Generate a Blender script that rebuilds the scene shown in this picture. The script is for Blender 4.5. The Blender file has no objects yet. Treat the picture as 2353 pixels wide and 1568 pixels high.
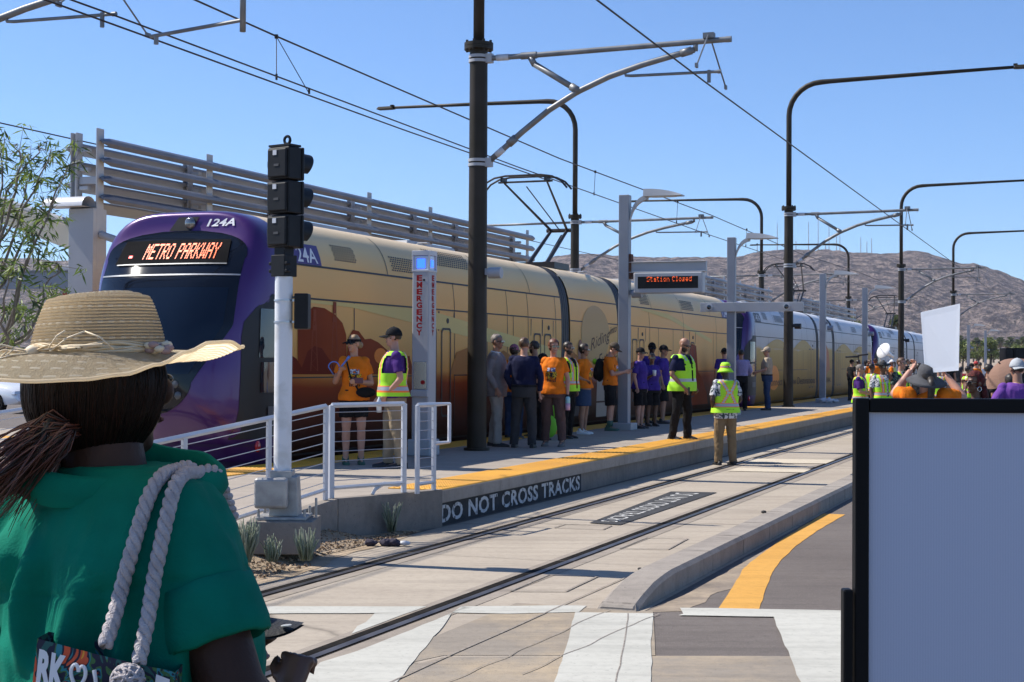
import bpy, bmesh, math, random
from mathutils import Vector, Matrix, noise
from mathutils.geometry import tessellate_polygon
R = math.radians
SC = bpy.context.scene
COL = SC.collection
random.seed(7)
# ------------------------------------------------------------------ camera, sky, sun, exposure
EYE = Vector((0, 0, 1.74))
FPX = 3500.0                                   # focal length for a 2353 px wide picture
CAMROT = Matrix.Rotation(R(90.786), 3, 'X') @ Matrix.Rotation(R(0.3), 3, 'Z')
cd = bpy.data.cameras.new('camera'); cam = bpy.data.objects.new('camera', cd); COL.objects.link(cam)
cam.matrix_world = Matrix.Translation(EYE) @ CAMROT.to_4x4()
cd.sensor_width = 36; cd.lens = 36 * FPX / 2353; cd.clip_start = .05; cd.clip_end = 9000
SC.camera = cam
SUN_EL = R(49); SUNDIR = Vector((-.958 * math.cos(SUN_EL), .288 * math.cos(SUN_EL), math.sin(SUN_EL)))
w = bpy.data.worlds.new('World'); SC.world = w; w.use_nodes = True
nt = w.node_tree; bg = nt.nodes['Background']
sky = nt.nodes.new('ShaderNodeTexSky'); sky.sky_type = 'NISHITA'; sky.sun_disc = False
sky.sun_elevation = SUN_EL; sky.sun_rotation = math.atan2(SUNDIR.x, SUNDIR.y)
sky.altitude = 350; sky.air_density = .85; sky.dust_density = 0; sky.ozone_density = 10
nt.links.new(sky.outputs[0], bg.inputs[0]); bg.inputs[1].default_value = 0.101
sd = bpy.data.lights.new('sun', 'SUN'); sun = bpy.data.objects.new('sun', sd); COL.objects.link(sun)
sd.energy = 4.0; sd.angle = R(.53); sd.color = (1, .95, .87)
sun.rotation_euler = SUNDIR.to_track_quat('Z', 'Y').to_euler(); sun.location = (-20, 10, 30)
vs = SC.view_settings; vs.view_transform = 'Standard'; vs.look = 'None'; vs.exposure = .8; vs.gamma = 1; vs.use_curve_mapping = False
SC.cycles.max_bounces = 6; SC.cycles.diffuse_bounces = 2; SC.cycles.transparent_max_bounces = 12

# ------------------------------------------------------------------ survey helpers
def ray(px, py):
    return CAMROT @ Vector(((px - 1176.5) / FPX, -(py - 784) / FPX, -1))
def G(px, py, z=0.0):                          # where a sighted point meets the level z
    d = ray(px, py); return EYE + d * ((z - EYE.z) / d.z)
def PT(px, py, Y):                             # sighted point at distance Y
    d = ray(px, py); return EYE + d * (Y / d.y)
UD = Vector((.3577, .9338, 0)); VD = Vector((-.9338, .3577, 0)); TR = math.atan2(.9338, .3577)
def T(u, v, z=0.0): return UD * u + VD * v + Vector((0, 0, z))
def uv_of(p): return p.dot(UD), p.dot(VD)
PLAT = .38

# ------------------------------------------------------------------ mesh helpers
class MB:
    def __init__(s): s.v = []; s.f = []; s.m = []
    def add(s, vs, fs, mi=0, M=None):
        o = len(s.v)
        s.v += [(M @ Vector(p))[:] for p in vs] if M is not None else [tuple(p) for p in vs]
        for f in fs: s.f.append(tuple(i + o for i in f)); s.m.append(mi)
        return s
    def box(s, c, d, mi=0, M=None, taper=1.0):
        x, y, z = d[0] / 2, d[1] / 2, d[2] / 2; t = taper
        vs = [(-x, -y, -z), (x, -y, -z), (x, y, -z), (-x, y, -z), (-x * t, -y * t, z), (x * t, -y * t, z), (x * t, y * t, z), (-x * t, y * t, z)]
        vs = [(a + c[0], b + c[1], e + c[2]) for a, b, e in vs]
        return s.add(vs, [(3, 2, 1, 0), (4, 5, 6, 7), (0, 1, 5, 4), (1, 2, 6, 5), (2, 3, 7, 6), (3, 0, 4, 7)], mi, M)
    def loft(s, rings, mi=0, caps=True, closed=True, M=None):
        n = len(rings[0]); vs = [p for r in rings for p in r]; fs = []
        for k in range(len(rings) - 1):
            for i in range(n if closed else n - 1):
                j = (i + 1) % n
                fs.append((k * n + i, k * n + j, (k + 1) * n + j, (k + 1) * n + i))
        if caps:
            fs.append(tuple(range(n - 1, -1, -1))); fs.append(tuple((len(rings) - 1) * n + i for i in range(n)))
        return s.add(vs, fs, mi, M)
    def tube(s, pts, r, seg=8, mi=0, caps=True, M=None, flat=1.0, up=None):
        pts = [Vector(p) for p in pts]; n = len(pts)
        rs = r if isinstance(r, (list, tuple)) else [r] * n
        t0 = (pts[1] - pts[0]).normalized()
        a = Vector(up) if up is not None else (Vector((0, 0, 1)) if abs(t0.z) < .9 else Vector((1, 0, 0)))
        x = t0.cross(a).normalized(); rings = []
        for i in range(n):
            t = (pts[min(i + 1, n - 1)] - pts[max(i - 1, 0)]).normalized()
            x = (x - t * x.dot(t)).normalized(); y = t.cross(x)
            rings.append([pts[i] + (x * math.cos(q) + y * (math.sin(q) * flat)) * rs[i] for q in [2 * math.pi * k / seg for k in range(seg)]])
        return s.loft(rings, mi, caps, True, M)
    def cyl(s, c, r, h, seg=16, mi=0, axis='Z', M=None, r2=None):
        c = Vector(c); d = {'X': Vector((1, 0, 0)), 'Y': Vector((0, 1, 0)), 'Z': Vector((0, 0, 1))}[axis]
        return s.tube([c - d * h / 2, c + d * h / 2], [r, r if r2 is None else r2], seg, mi, True, M)
    def lathe(s, prof, seg=20, mi=0, M=None, c=(0, 0, 0), sx=1, sy=1):
        rings = [[(c[0] + r * sx * math.cos(2 * math.pi * k / seg), c[1] + r * sy * math.sin(2 * math.pi * k / seg), c[2] + z) for k in range(seg)] for r, z in prof]
        return s.loft(rings, mi, True, True, M)
    def ball(s, c, r, seg=14, mi=0, M=None):
        if not isinstance(r, (tuple, list)): r = (r, r, r)
        n = seg // 2; rings = []
        for k in range(n + 1):
            a = -math.pi / 2 + math.pi * (k + .02) / (n + .04)
            rings.append([(c[0] + r[0] * math.cos(a) * math.cos(2 * math.pi * i / seg), c[1] + r[1] * math.cos(a) * math.sin(2 * math.pi * i / seg), c[2] + r[2] * math.sin(a)) for i in range(seg)])
        return s.loft(rings, mi, True, True, M)
    def prism(s, poly, z0, z1, mi=0, M=None):
        n = len(poly)
        a = sum(poly[i][0] * poly[(i + 1) % n][1] - poly[(i + 1) % n][0] * poly[i][1] for i in range(n))
        if a < 0: poly = poly[::-1]
        vs = [(p[0], p[1], z0) for p in poly] + [(p[0], p[1], z1) for p in poly]
        tr = tessellate_polygon([[Vector((p[0], p[1], 0)) for p in poly]])
        fs = []
        for t in tr:
            A, B, C_ = [Vector(poly[i]).to_2d() for i in t]
            if (B - A).cross(C_ - A) < 0: t = (t[0], t[2], t[1])
            fs.append(tuple(i + n for i in t)); fs.append((t[2], t[1], t[0]))
        for i in range(n): j = (i + 1) % n; fs.append((i, j, j + n, i + n))
        return s.add(vs, fs, mi, M)
    def sheet(s, pts, mi=0, M=None):               # flat polygon, any plane, given 3D points
        nrm = Vector((0, 0, 0)); P = [Vector(p) for p in pts]
        for i in range(len(P)): nrm += P[i].cross(P[(i + 1) % len(P)])
        tr = tessellate_polygon([P]); fs = []
        for t in tr:
            A, B, C_ = [P[i] for i in t]
            fs.append(t if (B - A).cross(C_ - A).dot(nrm) >= 0 else (t[0], t[2], t[1]))
        return s.add(P, fs, mi, M)
    def grid(s, rows, mi=0, M=None, closed=False):
        return s.loft(rows, mi, False, closed, M)
    def mesh(s, name, mats, smooth=False):
        me = bpy.data.meshes.new(name); me.from_pydata(s.v, [], s.f)
        for m in (mats if isinstance(mats, (list, tuple)) else [mats]): me.materials.append(m)
        if len(s.m): me.polygons.foreach_set('material_index', s.m)
        if smooth: me.polygons.foreach_set('use_smooth', [True] * len(s.f))
        me.update(); return me
    def build(s, name, mats, parent=None, smooth=False, bev=0, segs=2, loc=None, rz=0, auto=None):
        o = bpy.data.objects.new(name, s.mesh(name, mats, smooth)); COL.objects.link(o)
        if parent is not None: o.parent = parent
        if loc is not None: o.location = loc
        o.rotation_euler.z = rz
        if bev:
            b = o.modifiers.new('bevel', 'BEVEL'); b.width = bev; b.segments = segs; b.limit_method = 'ANGLE'; b.angle_limit = R(40)
        if auto is not None:
            o.data.polygons.foreach_set('use_smooth', [True] * len(o.data.polygons)); o.data.set_sharp_from_angle(angle=R(auto))
        return o
def thing(name, label, cat, loc=(0, 0, 0), rz=0, group=None):
    o = bpy.data.objects.new(name, None); COL.objects.link(o); o.empty_display_size = .2
    o.location = loc; o.rotation_euler = (0, 0, rz); return tag(o, label, cat, group)
def tag(o, label=None, cat=None, group=None, kind=None):
    if label: o['label'] = label
    if cat: o['category'] = cat
    if group: o['group'] = group
    if kind: o['kind'] = kind
    return o
def copy_tree(o, parent=None):
    kids = list(o.children); c = o.copy(); COL.objects.link(c)
    c.parent = parent
    if parent is not None: c.matrix_parent_inverse = o.matrix_parent_inverse.copy()
    for k in kids: copy_tree(k, c)
    return c
_wk = []
def evaluated(o):
    """mesh of an object as its modifiers leave it, worked out in a scratch scene of its own"""
    if not _wk: _wk.append(bpy.data.scenes.new('scratch'))
    s = _wk[0]; s.collection.objects.link(o)
    with bpy.context.temp_override(scene=s, view_layer=s.view_layers[0]): dg = bpy.context.evaluated_depsgraph_get()
    dg.update()
    me = bpy.data.meshes.new_from_object(o.evaluated_get(dg)); s.collection.objects.unlink(o); return me
def remesh(mb, vox, it=3, fac=.5):
    """one continuous skin grown over overlapping lofts"""
    me = mb.mesh('tmp', []); o = bpy.data.objects.new('tmp', me)
    m = o.modifiers.new('r', 'REMESH'); m.mode = 'VOXEL'; m.voxel_size = vox
    if it:
        q = o.modifiers.new('s', 'SMOOTH'); q.iterations = it; q.factor = fac
    out = evaluated(o)
    bpy.data.objects.remove(o); bpy.data.meshes.remove(me)
    out.polygons.foreach_set('use_smooth', [True] * len(out.polygons))
    return out
def put(me, name, mats, parent=None, face=None, M=None):
    me.materials.clear()
    for m in (mats if isinstance(mats, (list, tuple)) else [mats]): me.materials.append(m)
    if face:
        me.polygons.foreach_set('material_index', [face(p.center, p.normal) for p in me.polygons])
    else: me.polygons.foreach_set('material_index', [0] * len(me.polygons))
    o = bpy.data.objects.new(name, me); COL.objects.link(o)
    if parent is not None: o.parent = parent
    return o
_txt = {}
def text_geo(s, shear=0.0, font_bold=0.0, sp=1.0):
    k = (s, shear, font_bold, sp)
    if k not in _txt:
        c = bpy.data.curves.new('t', 'FONT'); c.body = s; c.size = 1; c.shear = shear; c.offset = font_bold; c.space_character = sp; c.resolution_u = 3
        o = bpy.data.objects.new('t', c); me = evaluated(o)
        vs = [v.co.copy() for v in me.vertices]; fs = [tuple(p.vertices) for p in me.polygons]
        bpy.data.objects.remove(o); bpy.data.curves.remove(c); bpy.data.meshes.remove(me)
        x0 = min(v.x for v in vs); x1 = max(v.x for v in vs); y0 = min(v.y for v in vs); y1 = max(v.y for v in vs)
        vs = [((v.x - x0) / (x1 - x0), (v.y - y0) / (y1 - y0)) for v in vs]
        _txt[k] = (vs, fs)
    return _txt[k]
def lettering(mb, s, fn, mi=0, **kw):              # fn maps unit text box (0..1, 0..1) to 3D
    vs, fs = text_geo(s, **kw); return mb.add([fn(a, b) for a, b in vs], fs, mi)

# ------------------------------------------------------------------ materials
_mats = {}
def mk(name, col, rough=.6, metal=0.0, col2=None, scale=6.0, bump=0.0, bscale=40.0, detail=4.0, spec=.5, emit=0.0, coat=0.0, trans=0.0, sheen=0.0, stops=(.35, .65)):
    if name in _mats: return _mats[name]
    m = bpy.data.materials.new(name); m.use_nodes = True; n = m.node_tree.nodes; l = m.node_tree.links; b = n['Principled BSDF']
    b.inputs['Base Color'].default_value = (*col, 1); b.inputs['Roughness'].default_value = rough; b.inputs['Metallic'].default_value = metal
    b.inputs['Specular IOR Level'].default_value = spec; b.inputs['Coat Weight'].default_value = coat; b.inputs['Coat Roughness'].default_value = .06
    if sheen: b.inputs['Sheen Weight'].default_value = sheen
    if emit: b.inputs['Emission Color'].default_value = (*col, 1); b.inputs['Emission Strength'].default_value = emit
    tc = n.new('ShaderNodeTexCoord')
    if col2:
        t = n.new('ShaderNodeTexNoise'); t.inputs['Scale'].default_value = scale; t.inputs['Detail'].default_value = detail
        l.new(tc.outputs['Object'], t.inputs['Vector'])
        r = n.new('ShaderNodeValToRGB'); r.color_ramp.elements[0].position = stops[0]; r.color_ramp.elements[1].position = stops[1]
        r.color_ramp.elements[0].color = (*col, 1); r.color_ramp.elements[1].color = (*col2, 1)
        l.new(t.outputs[0], r.inputs[0]); l.new(r.outputs[0], b.inputs['Base Color'])
    if bump:
        t2 = n.new('ShaderNodeTexNoise'); t2.inputs['Scale'].default_value = bscale; t2.inputs['Detail'].default_value = 5
        l.new(tc.outputs['Object'], t2.inputs['Vector'])
        bp = n.new('ShaderNodeBump'); bp.inputs['Strength'].default_value = bump; bp.inputs['Distance'].default_value = .02
        l.new(t2.outputs[0], bp.inputs['Height']); l.new(bp.outputs[0], b.inputs['Normal'])
    if trans:
        tr = n.new('ShaderNodeBsdfTranslucent'); tr.inputs[0].default_value = (*col, 1); mx = n.new('ShaderNodeMixShader'); mx.inputs[0].default_value = trans
        l.new(b.outputs[0], mx.inputs[1]); l.new(tr.outputs[0], mx.inputs[2]); l.new(mx.outputs[0], n['Material Output'].inputs[0])
    _mats[name] = m; return m
def ground_mat(name, a, b, dust=None, fleck=None, fs=220, rough=.85, bump=.25, big=.55, dust_amt=(.55, .75), cracks=0.0, streak=.45):
    """broken-up paving colour: two broad tones, fine speckle, drifts of sand, a few cracks"""
    m = bpy.data.materials.new(name); m.use_nodes = True; n = m.node_tree.nodes; l = m.node_tree.links; B = n['Principled BSDF']
    B.inputs['Roughness'].default_value = rough; B.inputs['Specular IOR Level'].default_value = .25
    tc = n.new('ShaderNodeTexCoord')
    def nz(s, d, rough_=.6):
        t = n.new('ShaderNodeTexNoise'); t.inputs['Scale'].default_value = s; t.inputs['Detail'].default_value = d; t.inputs['Roughness'].default_value = rough_
        l.new(tc.outputs['Object'], t.inputs['Vector']); return t.outputs[0]
    def ramp(x, p0, p1, c0, c1):
        r = n.new('ShaderNodeValToRGB'); e = r.color_ramp.elements; e[0].position = p0; e[1].position = p1; e[0].color = (*c0, 1); e[1].color = (*c1, 1)
        l.new(x, r.inputs[0]); return r.outputs[0]
    def mix(f, x, y):
        q = n.new('ShaderNodeMix'); q.data_type = 'RGBA'
        l.new(f, q.inputs[0]); l.new(x, q.inputs[6])
        if isinstance(y, tuple): q.inputs[7].default_value = (*y, 1)
        else: l.new(y, q.inputs[7])
        return q.outputs[2]
    W = (1, 1, 1); K = (0, 0, 0)
    c = ramp(nz(big, 6, .65), .3, .7, a, b)
    if dust: c = mix(ramp(nz(.9, 8, .7), dust_amt[0], dust_amt[1], K, (.75,) * 3), c, dust)
    if fleck: c = mix(ramp(nz(fs, 3), .58, .72, K, (.8,) * 3), c, fleck)
    c = mix(ramp(nz(14, 4), .45, .8, K, (.35,) * 3), c, tuple(x * .62 for x in a))
    mp = n.new('ShaderNodeMapping'); mp.inputs['Rotation'].default_value = (0, 0, -TR); mp.inputs['Scale'].default_value = (.22, 3.2, 1); l.new(tc.outputs['Object'], mp.inputs[0])
    st = n.new('ShaderNodeTexNoise'); st.inputs['Scale'].default_value = 1.6; st.inputs['Detail'].default_value = 7; st.inputs['Roughness'].default_value = .7; l.new(mp.outputs[0], st.inputs['Vector'])
    c = mix(ramp(st.outputs[0], .48, .72, K, (streak,) * 3), c, tuple(x * .55 for x in a))       # wear drawn out along the way people and wheels go
    c = mix(ramp(nz(34, 3, .5), .66, .70, K, (.5,) * 3), c, tuple(x * .5 for x in a))             # spots
    if cracks:
        vt = n.new('ShaderNodeTexVoronoi'); vt.feature = 'DISTANCE_TO_EDGE'; vt.inputs['Scale'].default_value = cracks
        wn = n.new('ShaderNodeTexNoise'); wn.inputs['Scale'].default_value = 1.5; wn.inputs['Detail'].default_value = 4
        l.new(tc.outputs['Object'], wn.inputs['Vector'])
        mm = n.new('ShaderNodeMix'); mm.data_type = 'RGBA'; mm.inputs[0].default_value = .35
        l.new(tc.outputs['Object'], mm.inputs[6]); l.new(wn.outputs[1], mm.inputs[7]); l.new(mm.outputs[2], vt.inputs['Vector'])
        c = mix(ramp(vt.outputs['Distance'], 0.0, .006, (.7,) * 3, K), c, tuple(x * .4 for x in a))
    l.new(c, B.inputs['Base Color'])
    bp = n.new('ShaderNodeBump'); bp.inputs['Strength'].default_value = bump; bp.inputs['Distance'].default_value = .01
    l.new(nz(fs, 4), bp.inputs['Height']); l.new(bp.outputs[0], B.inputs['Normal'])
    return m
# ------------------------------------------------------------------ paving colours
M_conc = ground_mat('track_concrete', (.345, .29, .228), (.435, .372, .292), dust=(.47, .36, .23), fleck=(.2, .18, .16), fs=130, dust_amt=(.62, .8), cracks=.16)
M_plat = ground_mat('platform_concrete', (.31, .265, .22), (.40, .345, .285), fleck=(.25, .22, .2), fs=150, big=.35)
M_asph = ground_mat('asphalt', (.125, .105, .092), (.165, .14, .122), dust=(.27, .21, .15), fleck=(.33, .29, .25), fs=120, bump=.6, dust_amt=(.6, .85))
M_xconc = ground_mat('crossing_concrete', (.24, .205, .165), (.31, .265, .21), dust=(.44, .34, .22), fleck=(.17, .15, .13), fs=110, dust_amt=(.42, .64), cracks=.2)
M_paint = ground_mat('white_road_paint', (.44, .425, .37), (.51, .495, .435), dust=(.6, .52, .4), fleck=(.5, .49, .45), fs=160, dust_amt=(.66, .85), cracks=.35)
M_yel = ground_mat('yellow_road_paint', (.56, .29, .06), (.64, .34, .075), dust=(.45, .31, .16), fleck=(.4, .2, .06), fs=140, dust_amt=(.6, .85))
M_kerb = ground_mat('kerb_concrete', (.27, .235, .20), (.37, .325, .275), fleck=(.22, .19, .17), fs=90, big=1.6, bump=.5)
M_desert = ground_mat('desert_soil', (.33, .25, .18), (.44, .35, .25), fleck=(.2, .15, .1), fs=3, big=.05)
M_grav = ground_mat('gravel_soil', (.34, .25, .16), (.5, .39, .27), fleck=(.2, .14, .1), fs=70, bump=1.0, big=2)
M_wallc = ground_mat('wall_concrete', (.20, .175, .15), (.27, .235, .2), fleck=(.28, .25, .22), fs=60, big=.9)  # same concrete as the paving, with the shade on wall faces put into its colour
M_black = ground_mat('black_wall_paint', (.035, .035, .037), (.06, .06, .06), fleck=(.1, .1, .1), fs=70, big=2)
M_steel = mk('rail_steel', (.10, .09, .085), .38, .8, (.2, .18, .165), 3)
M_rub = mk('rail_rubber', (.010, .009, .008), .9, 0, (.022, .019, .016), 8, spec=.05)
M_white = mk('white_powder_coat', (.56, .57, .6), .4, 0, (.50, .51, .54), 2.5)
M_lgrey = mk('light_grey_paint', (.40, .41, .43), .42, 0, (.35, .36, .38), 1.5)
M_mgrey = mk('mid_grey_paint', (.27, .285, .32), .45, 0, (.23, .245, .28), 1.5)
M_galv = mk('galvanised_steel', (.22, .225, .23), .5, .4, (.16, .165, .17), 5)
M_bronze = mk('bronze_paint', (.022, .017, .008), .55, .1, (.034, .026, .02), 2, spec=.3)
M_blk = mk('black_plastic', (.006, .006, .007), .5, 0, (.010, .010, .011), 9, spec=.25)
M_dark = mk('dark_metal', (.03, .03, .033), .4, .6)
M_glass = mk('dark_glass', (.01, .018, .03), .05, 0, spec=.8, coat=.6)
M_wire = mk('wire_copper', (.05, .04, .035), .5, .7)
M_cable = mk('steel_cable', (.5, .5, .52), .35, .9)
M_red = mk('red_lettering', (.34, .012, .015), .6, spec=.2)
M_rust = mk('rust', (.14, .05, .02), .8, 0, (.06, .03, .02), 12)
M_tact = mk('yellow_tactile', (.76, .37, .02), .55, 0, (.64, .3, .02), 1.2)

# ------------------------------------------------------------------ setting: ground, road, tracks, platform
def flat(name, polys, m, z, kind='structure', label=None, cat=None):
    b = MB()
    for p in polys: b.sheet([(q[0], q[1], z) for q in p])
    # keep normals up
    o = b.build(name, m)
    bm = bmesh.new(); bm.from_mesh(o.data)
    for f in bm.faces:
        if f.normal.z < 0: f.normal_flip()
    bm.to_mesh(o.data); bm.free()
    return tag(o, label, cat, None, kind)
flat('ground', [[(-5000, -60), (5000, -60), (5000, 7000), (-5000, 7000)]], M_desert, -.03)
flat('road', [[(-90, -12), (70, -12), (70, 170), (-90, 170)]], M_asph, -.002)
flat('track_slab', [[T(-8, 2.95), T(260, 2.95), T(260, 6.41), T(-8, 6.41)], [T(-8, 6.41), T(14.9, 6.41), T(14.9, 6.42), T(-8, 6.42)]], M_conc, 0.0)
flat('second_track_slab', [[T(-8, 9.8), T(260, 9.8), T(260, 13.4), T(-8, 13.4)]], M_conc, .0)
# concrete apron of the crossing, right of the near rail
ap = [G(1020, 1510), G(1505, 1508), G(1720, 1508), G(2200, 1512), (3.2, 5.0, 0), (-3, 5, 0)]
kerbline = [T(9.6, 2.95), T(6, 2.95), T(-2, 2.95)]
flat('crossing_apron', [[(p[0], p[1]) for p in ap]], M_xconc, .0015)
flat('crossing_panel', [[G(1470, 1406), G(1500, 1404), G(1502, 1420), G(1506, 1507), G(1020, 1507), T(7.4, 3.9), T(10.3, 3.9)]], M_xconc, .0025)
# broken sand drifts along the kerb foot
def ragged(pts, amp, sub=8, seed=0, s=3.0):
    out = []; n = len(pts)
    for i in range(n):
        a = Vector(pts[i]).to_2d(); b = Vector(pts[(i + 1) % n]).to_2d(); d = b - a
        if d.length < 1e-6: continue
        p = Vector((-d.y, d.x)).normalized()
        k = max(1, int(d.length * sub))
        for j in range(k):
            q = a + d * (j / k); q = q + p * (noise.noise(Vector((q.x * s, q.y * s, seed))) * amp) if j else q
            out.append((q.x, q.y))
    return out
def gp(*xy): return [G(xy[i], xy[i + 1]) for i in range(0, len(xy), 2)]
Z2 = lambda ox, oy, pts: [G((ox + x / 1.6807) / 1.7407, (oy + y / 1.6807) / 1.7407) for x, y in pts]
marks = []
# far edge line of the crosswalk, three stretches, then the wide bars
marks.append(Z2(900, 1797, [(100, 1062), (1357, 1062), (1230, 1106), (100, 1112)]))
marks.append(Z2(900, 1797, [(1005, 1110), (1228, 1106), (1060, 1170), (850, 1248), (890, 1195), (945, 1170)]))
marks.append(Z2(900, 1797, [(1590, 1062), (2353, 1056), (2430, 1058), (2380, 1100), (1910, 1112), (1525, 1104)]))
marks.append(Z2(900, 1797, [(1527, 1106), (1435, 1235), (1310, 1375), (1160, 1568), (1010, 1800), (250, 1800), (500, 1568), (640, 1440), (870, 1370), (1100, 1280), (1400, 1160)]))
marks.append(Z2(2000, 1797, [(505, 1102), (760, 1106), (1030, 1110), (1020, 1260), (1018, 1400), (1014, 1568), (1010, 1900), (270, 1900), (365, 1568), (440, 1350), (470, 1240)]))
marks.append(Z2(2000, 1797, [(1210, 1072), (1465, 1074), (2290, 1090), (2900, 1100), (2900, 1146), (2290, 1140), (1200, 1122), (1232, 1112)]))
marks.append(Z2(2000, 1797, [(1840, 1132), (2300, 1141), (2600, 1146), (2900, 1800), (2130, 1800), (2020, 1568), (1950, 1400), (1900, 1290)]))
flat('crosswalk_marking', [ragged(p, .012, 6, i) for i, p in enumerate(marks)], M_paint, .006)
yl = Z2(2000, 1797, [(1468, 1072), (1742, 1077), (1790, 930), (1830, 830), (1890, 745), (1990, 650), (2130, 550), (2320, 440), (2178, 434), (2050, 510), (1880, 615), (1730, 725), (1640, 800), (1590, 880), (1530, 980)])
flat('yellow_lane_marking', [ragged(yl, .012, 8, 3)], M_yel, .0015)
sand = Z2(2000, 1797, [(960, 1098), (1190, 1000), (1480, 850), (1750, 690), (2050, 525), (2160, 470), (2030, 560), (1760, 760), (1600, 900), (1380, 1030), (1230, 1090)])
M_sand = ground_mat('drift_sand', (.17, .14, .115), (.24, .195, .15), dust=(.46, .36, .25), fleck=(.33, .28, .22), fs=120, big=2, dust_amt=(.38, .62))
flat('sand_drift', [ragged(sand, .07, 6, 9)], M_sand, .0005)
# joints cut in the slab, hatch outlines, cracks
jb = MB()
def strip(b, pts, wd, z, mi=0):
    pts = [Vector(p).to_2d() for p in pts]
    for i in range(len(pts) - 1):
        d = (pts[i + 1] - pts[i])
        if d.length < 1e-6: continue
        n_ = Vector((-d.y, d.x)).normalized() * wd / 2
        q = [pts[i] + n_, pts[i] - n_, pts[i + 1] - n_, pts[i + 1] + n_]
        b.add([(p.x, p.y, z) for p in q], [(0, 1, 2, 3)], mi)
def wob(a, b, k, amp, seed):
    a, b = Vector(a).to_2d(), Vector(b).to_2d(); d = b - a; p = Vector((-d.y, d.x)).normalized(); out = []
    for i in range(k + 1):
        q = a + d * (i / k); out.append(q + p * amp * noise.noise(Vector((q.x * 2.5, q.y * 2.5, seed))))
    return out
M_joint = mk('slab_joint', (.17, .145, .12), .95, 0, (.30, .26, .22), 30)
strip(jb, wob(T(7.2, 3.55), T(70, 3.42), 60, .03, 1), .014, .008)
for u in (12.6, 17.8, 23, 28.2, 33.4, 38.6): strip(jb, wob(T(u, 3.0), T(u, 6.4), 8, .02, u), .01, .008)
strip(jb, wob(G(1400, 1404), G(960, 1600), 60, .035, 4), .008, .008)
strip(jb, wob(G(1512, 1412), G(1200, 1552), 50, .035, 5), .008, .008)
strip(jb, wob(G(1445, 1412), G(1415, 1570), 10, .02, 6), .008, .008)
strip(jb, wob(G(2040, 1422), G(2080, 1480), 10, .02, 7), .008, .008); strip(jb, wob(G(1945, 1420), G(1960, 1500), 10, .02, 8), .008, .008)
def hatch(pts):
    pts = Z2(2000, 1797, pts); pts.append(pts[0])
    for i in range(4): strip(jb, wob(pts[i], pts[i + 1], 5, .006, i), .02, .008)
hatch([(70, 960), (440, 962), (660, 858), (330, 850)]); hatch([(805, 672), (1130, 678), (1262, 606), (985, 600)]); hatch([(365, 532), (690, 545), (750, 518), (440, 508)])
tag(jb.build('slab_joint', M_joint), kind='structure')
# pale patched panels between the rails and the black stencilled panel
M_patch = ground_mat('pale_patch', (.52, .45, .34), (.6, .52, .4), fleck=(.4, .34, .26), fs=80)
flat('pale_patch', [Z2(2000, 1797, [(1690, 66), (2255, 74), (2190, 100), (1620, 92)]), Z2(2000, 1797, [(1600, 128), (2090, 140), (2040, 160), (1530, 150)])], M_patch, .008)
pan = Z2(2000, 1797, [(600, 500), (805, 514), (1460, 294), (1150, 288)])
flat('stencil_panel', [[(p.x, p.y) for p in pan]], M_black, .008)
sb = MB()
FL, FR, NL, NR = Z2(2000, 1797, [(1150, 288), (1460, 294), (600, 500), (805, 514)])
def onpan(a, b):
    a = .06 + .9 * a; b = .2 + .52 * b
    p = (FL * (1 - a) + NL * a) * (1 - b) + (FR * (1 - a) + NR * a) * b
    return Vector((p.x, p.y, .012))
lettering(sb, 'DO NOT CROSS TRACKS', onpan, font_bold=.01)          # reads from the platform side
bmx = sb.build('stencil_lettering', mk('worn_stencil', (.5, .49, .46), .8, 0, (.16, .155, .15), 14, stops=(.45, .7)))
mk('stencil_white', (.6, .59, .57), .75, 0, (.22, .215, .21), 16, stops=(.5, .68)); tag(bmx, kind='structure')
# rails: rubber boot, groove and head
for v0, lab in ((4.32, 'near rail'), (5.79, 'platform rail'), (10.74, ''), (12.18, '')):
    b = MB(); b.add([T(-8, v0 - .085, .006), T(260, v0 - .085, .006), T(260, v0 + .075, .006), T(-8, v0 + .075, .006)], [(0, 1, 2, 3)])
    b.add([T(-8, v0 - .07, .01), T(260, v0 - .07, .01), T(260, v0 - .012, .01), T(-8, v0 - .012, .01)], [(0, 1, 2, 3)], 1)
    tag(b.build('track_rail', [M_rub, M_steel]), kind='structure')
M_bed = ground_mat('rail_bed_concrete', (.25, .21, .17), (.34, .29, .235), dust=(.42, .33, .22), fleck=(.15, .13, .11), fs=110, streak=.6)
flat('rail_surround', [[T(-8, v0 + a_), T(260, v0 + a_), T(260, v0 + b_), T(-8, v0 + b_)] for v0 in (4.32, 5.79) for a_, b_ in ((-.20, -.086), (.076, .15))], M_bed, .003)
# kerb of the median with a ramped nose, in ten cast lengths
kb = MB(); kp = []
u0 = 10.27
def kring(u, h):
    vo, vi = 2.99, 3.28
    return [T(u, vo, -.03), T(u, vo - .0, max(h - .03, -.02)), T(u, vo + .03, h), T(u, vi - .03, h), T(u, vi, max(h - .02, -.02)), T(u, vi, -.03)]
us = [u0, u0 + .02, u0 + .25, u0 + .55, u0 + .85, u0 + 1.05]; hs = [.02, .035, .085, .135, .158, .166]
while us[-1] < 120: us.append(us[-1] + 1.2); hs.append(.166)
rings = []
for u, h in zip(us, hs):
    if h == .166 and len(rings) > 6:
        rings += [kring(u - .012, h), [p + (VD * .012 if i < 2 else VD * 0) - Vector((0, 0, .01 if 1 <= i <= 4 else 0)) for i, p in enumerate(kring(u - .004, h))], kring(u + .006, h)]
    else: rings.append(kring(u, h))
kb.loft(rings)
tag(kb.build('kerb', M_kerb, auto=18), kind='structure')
kj = MB()
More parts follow.
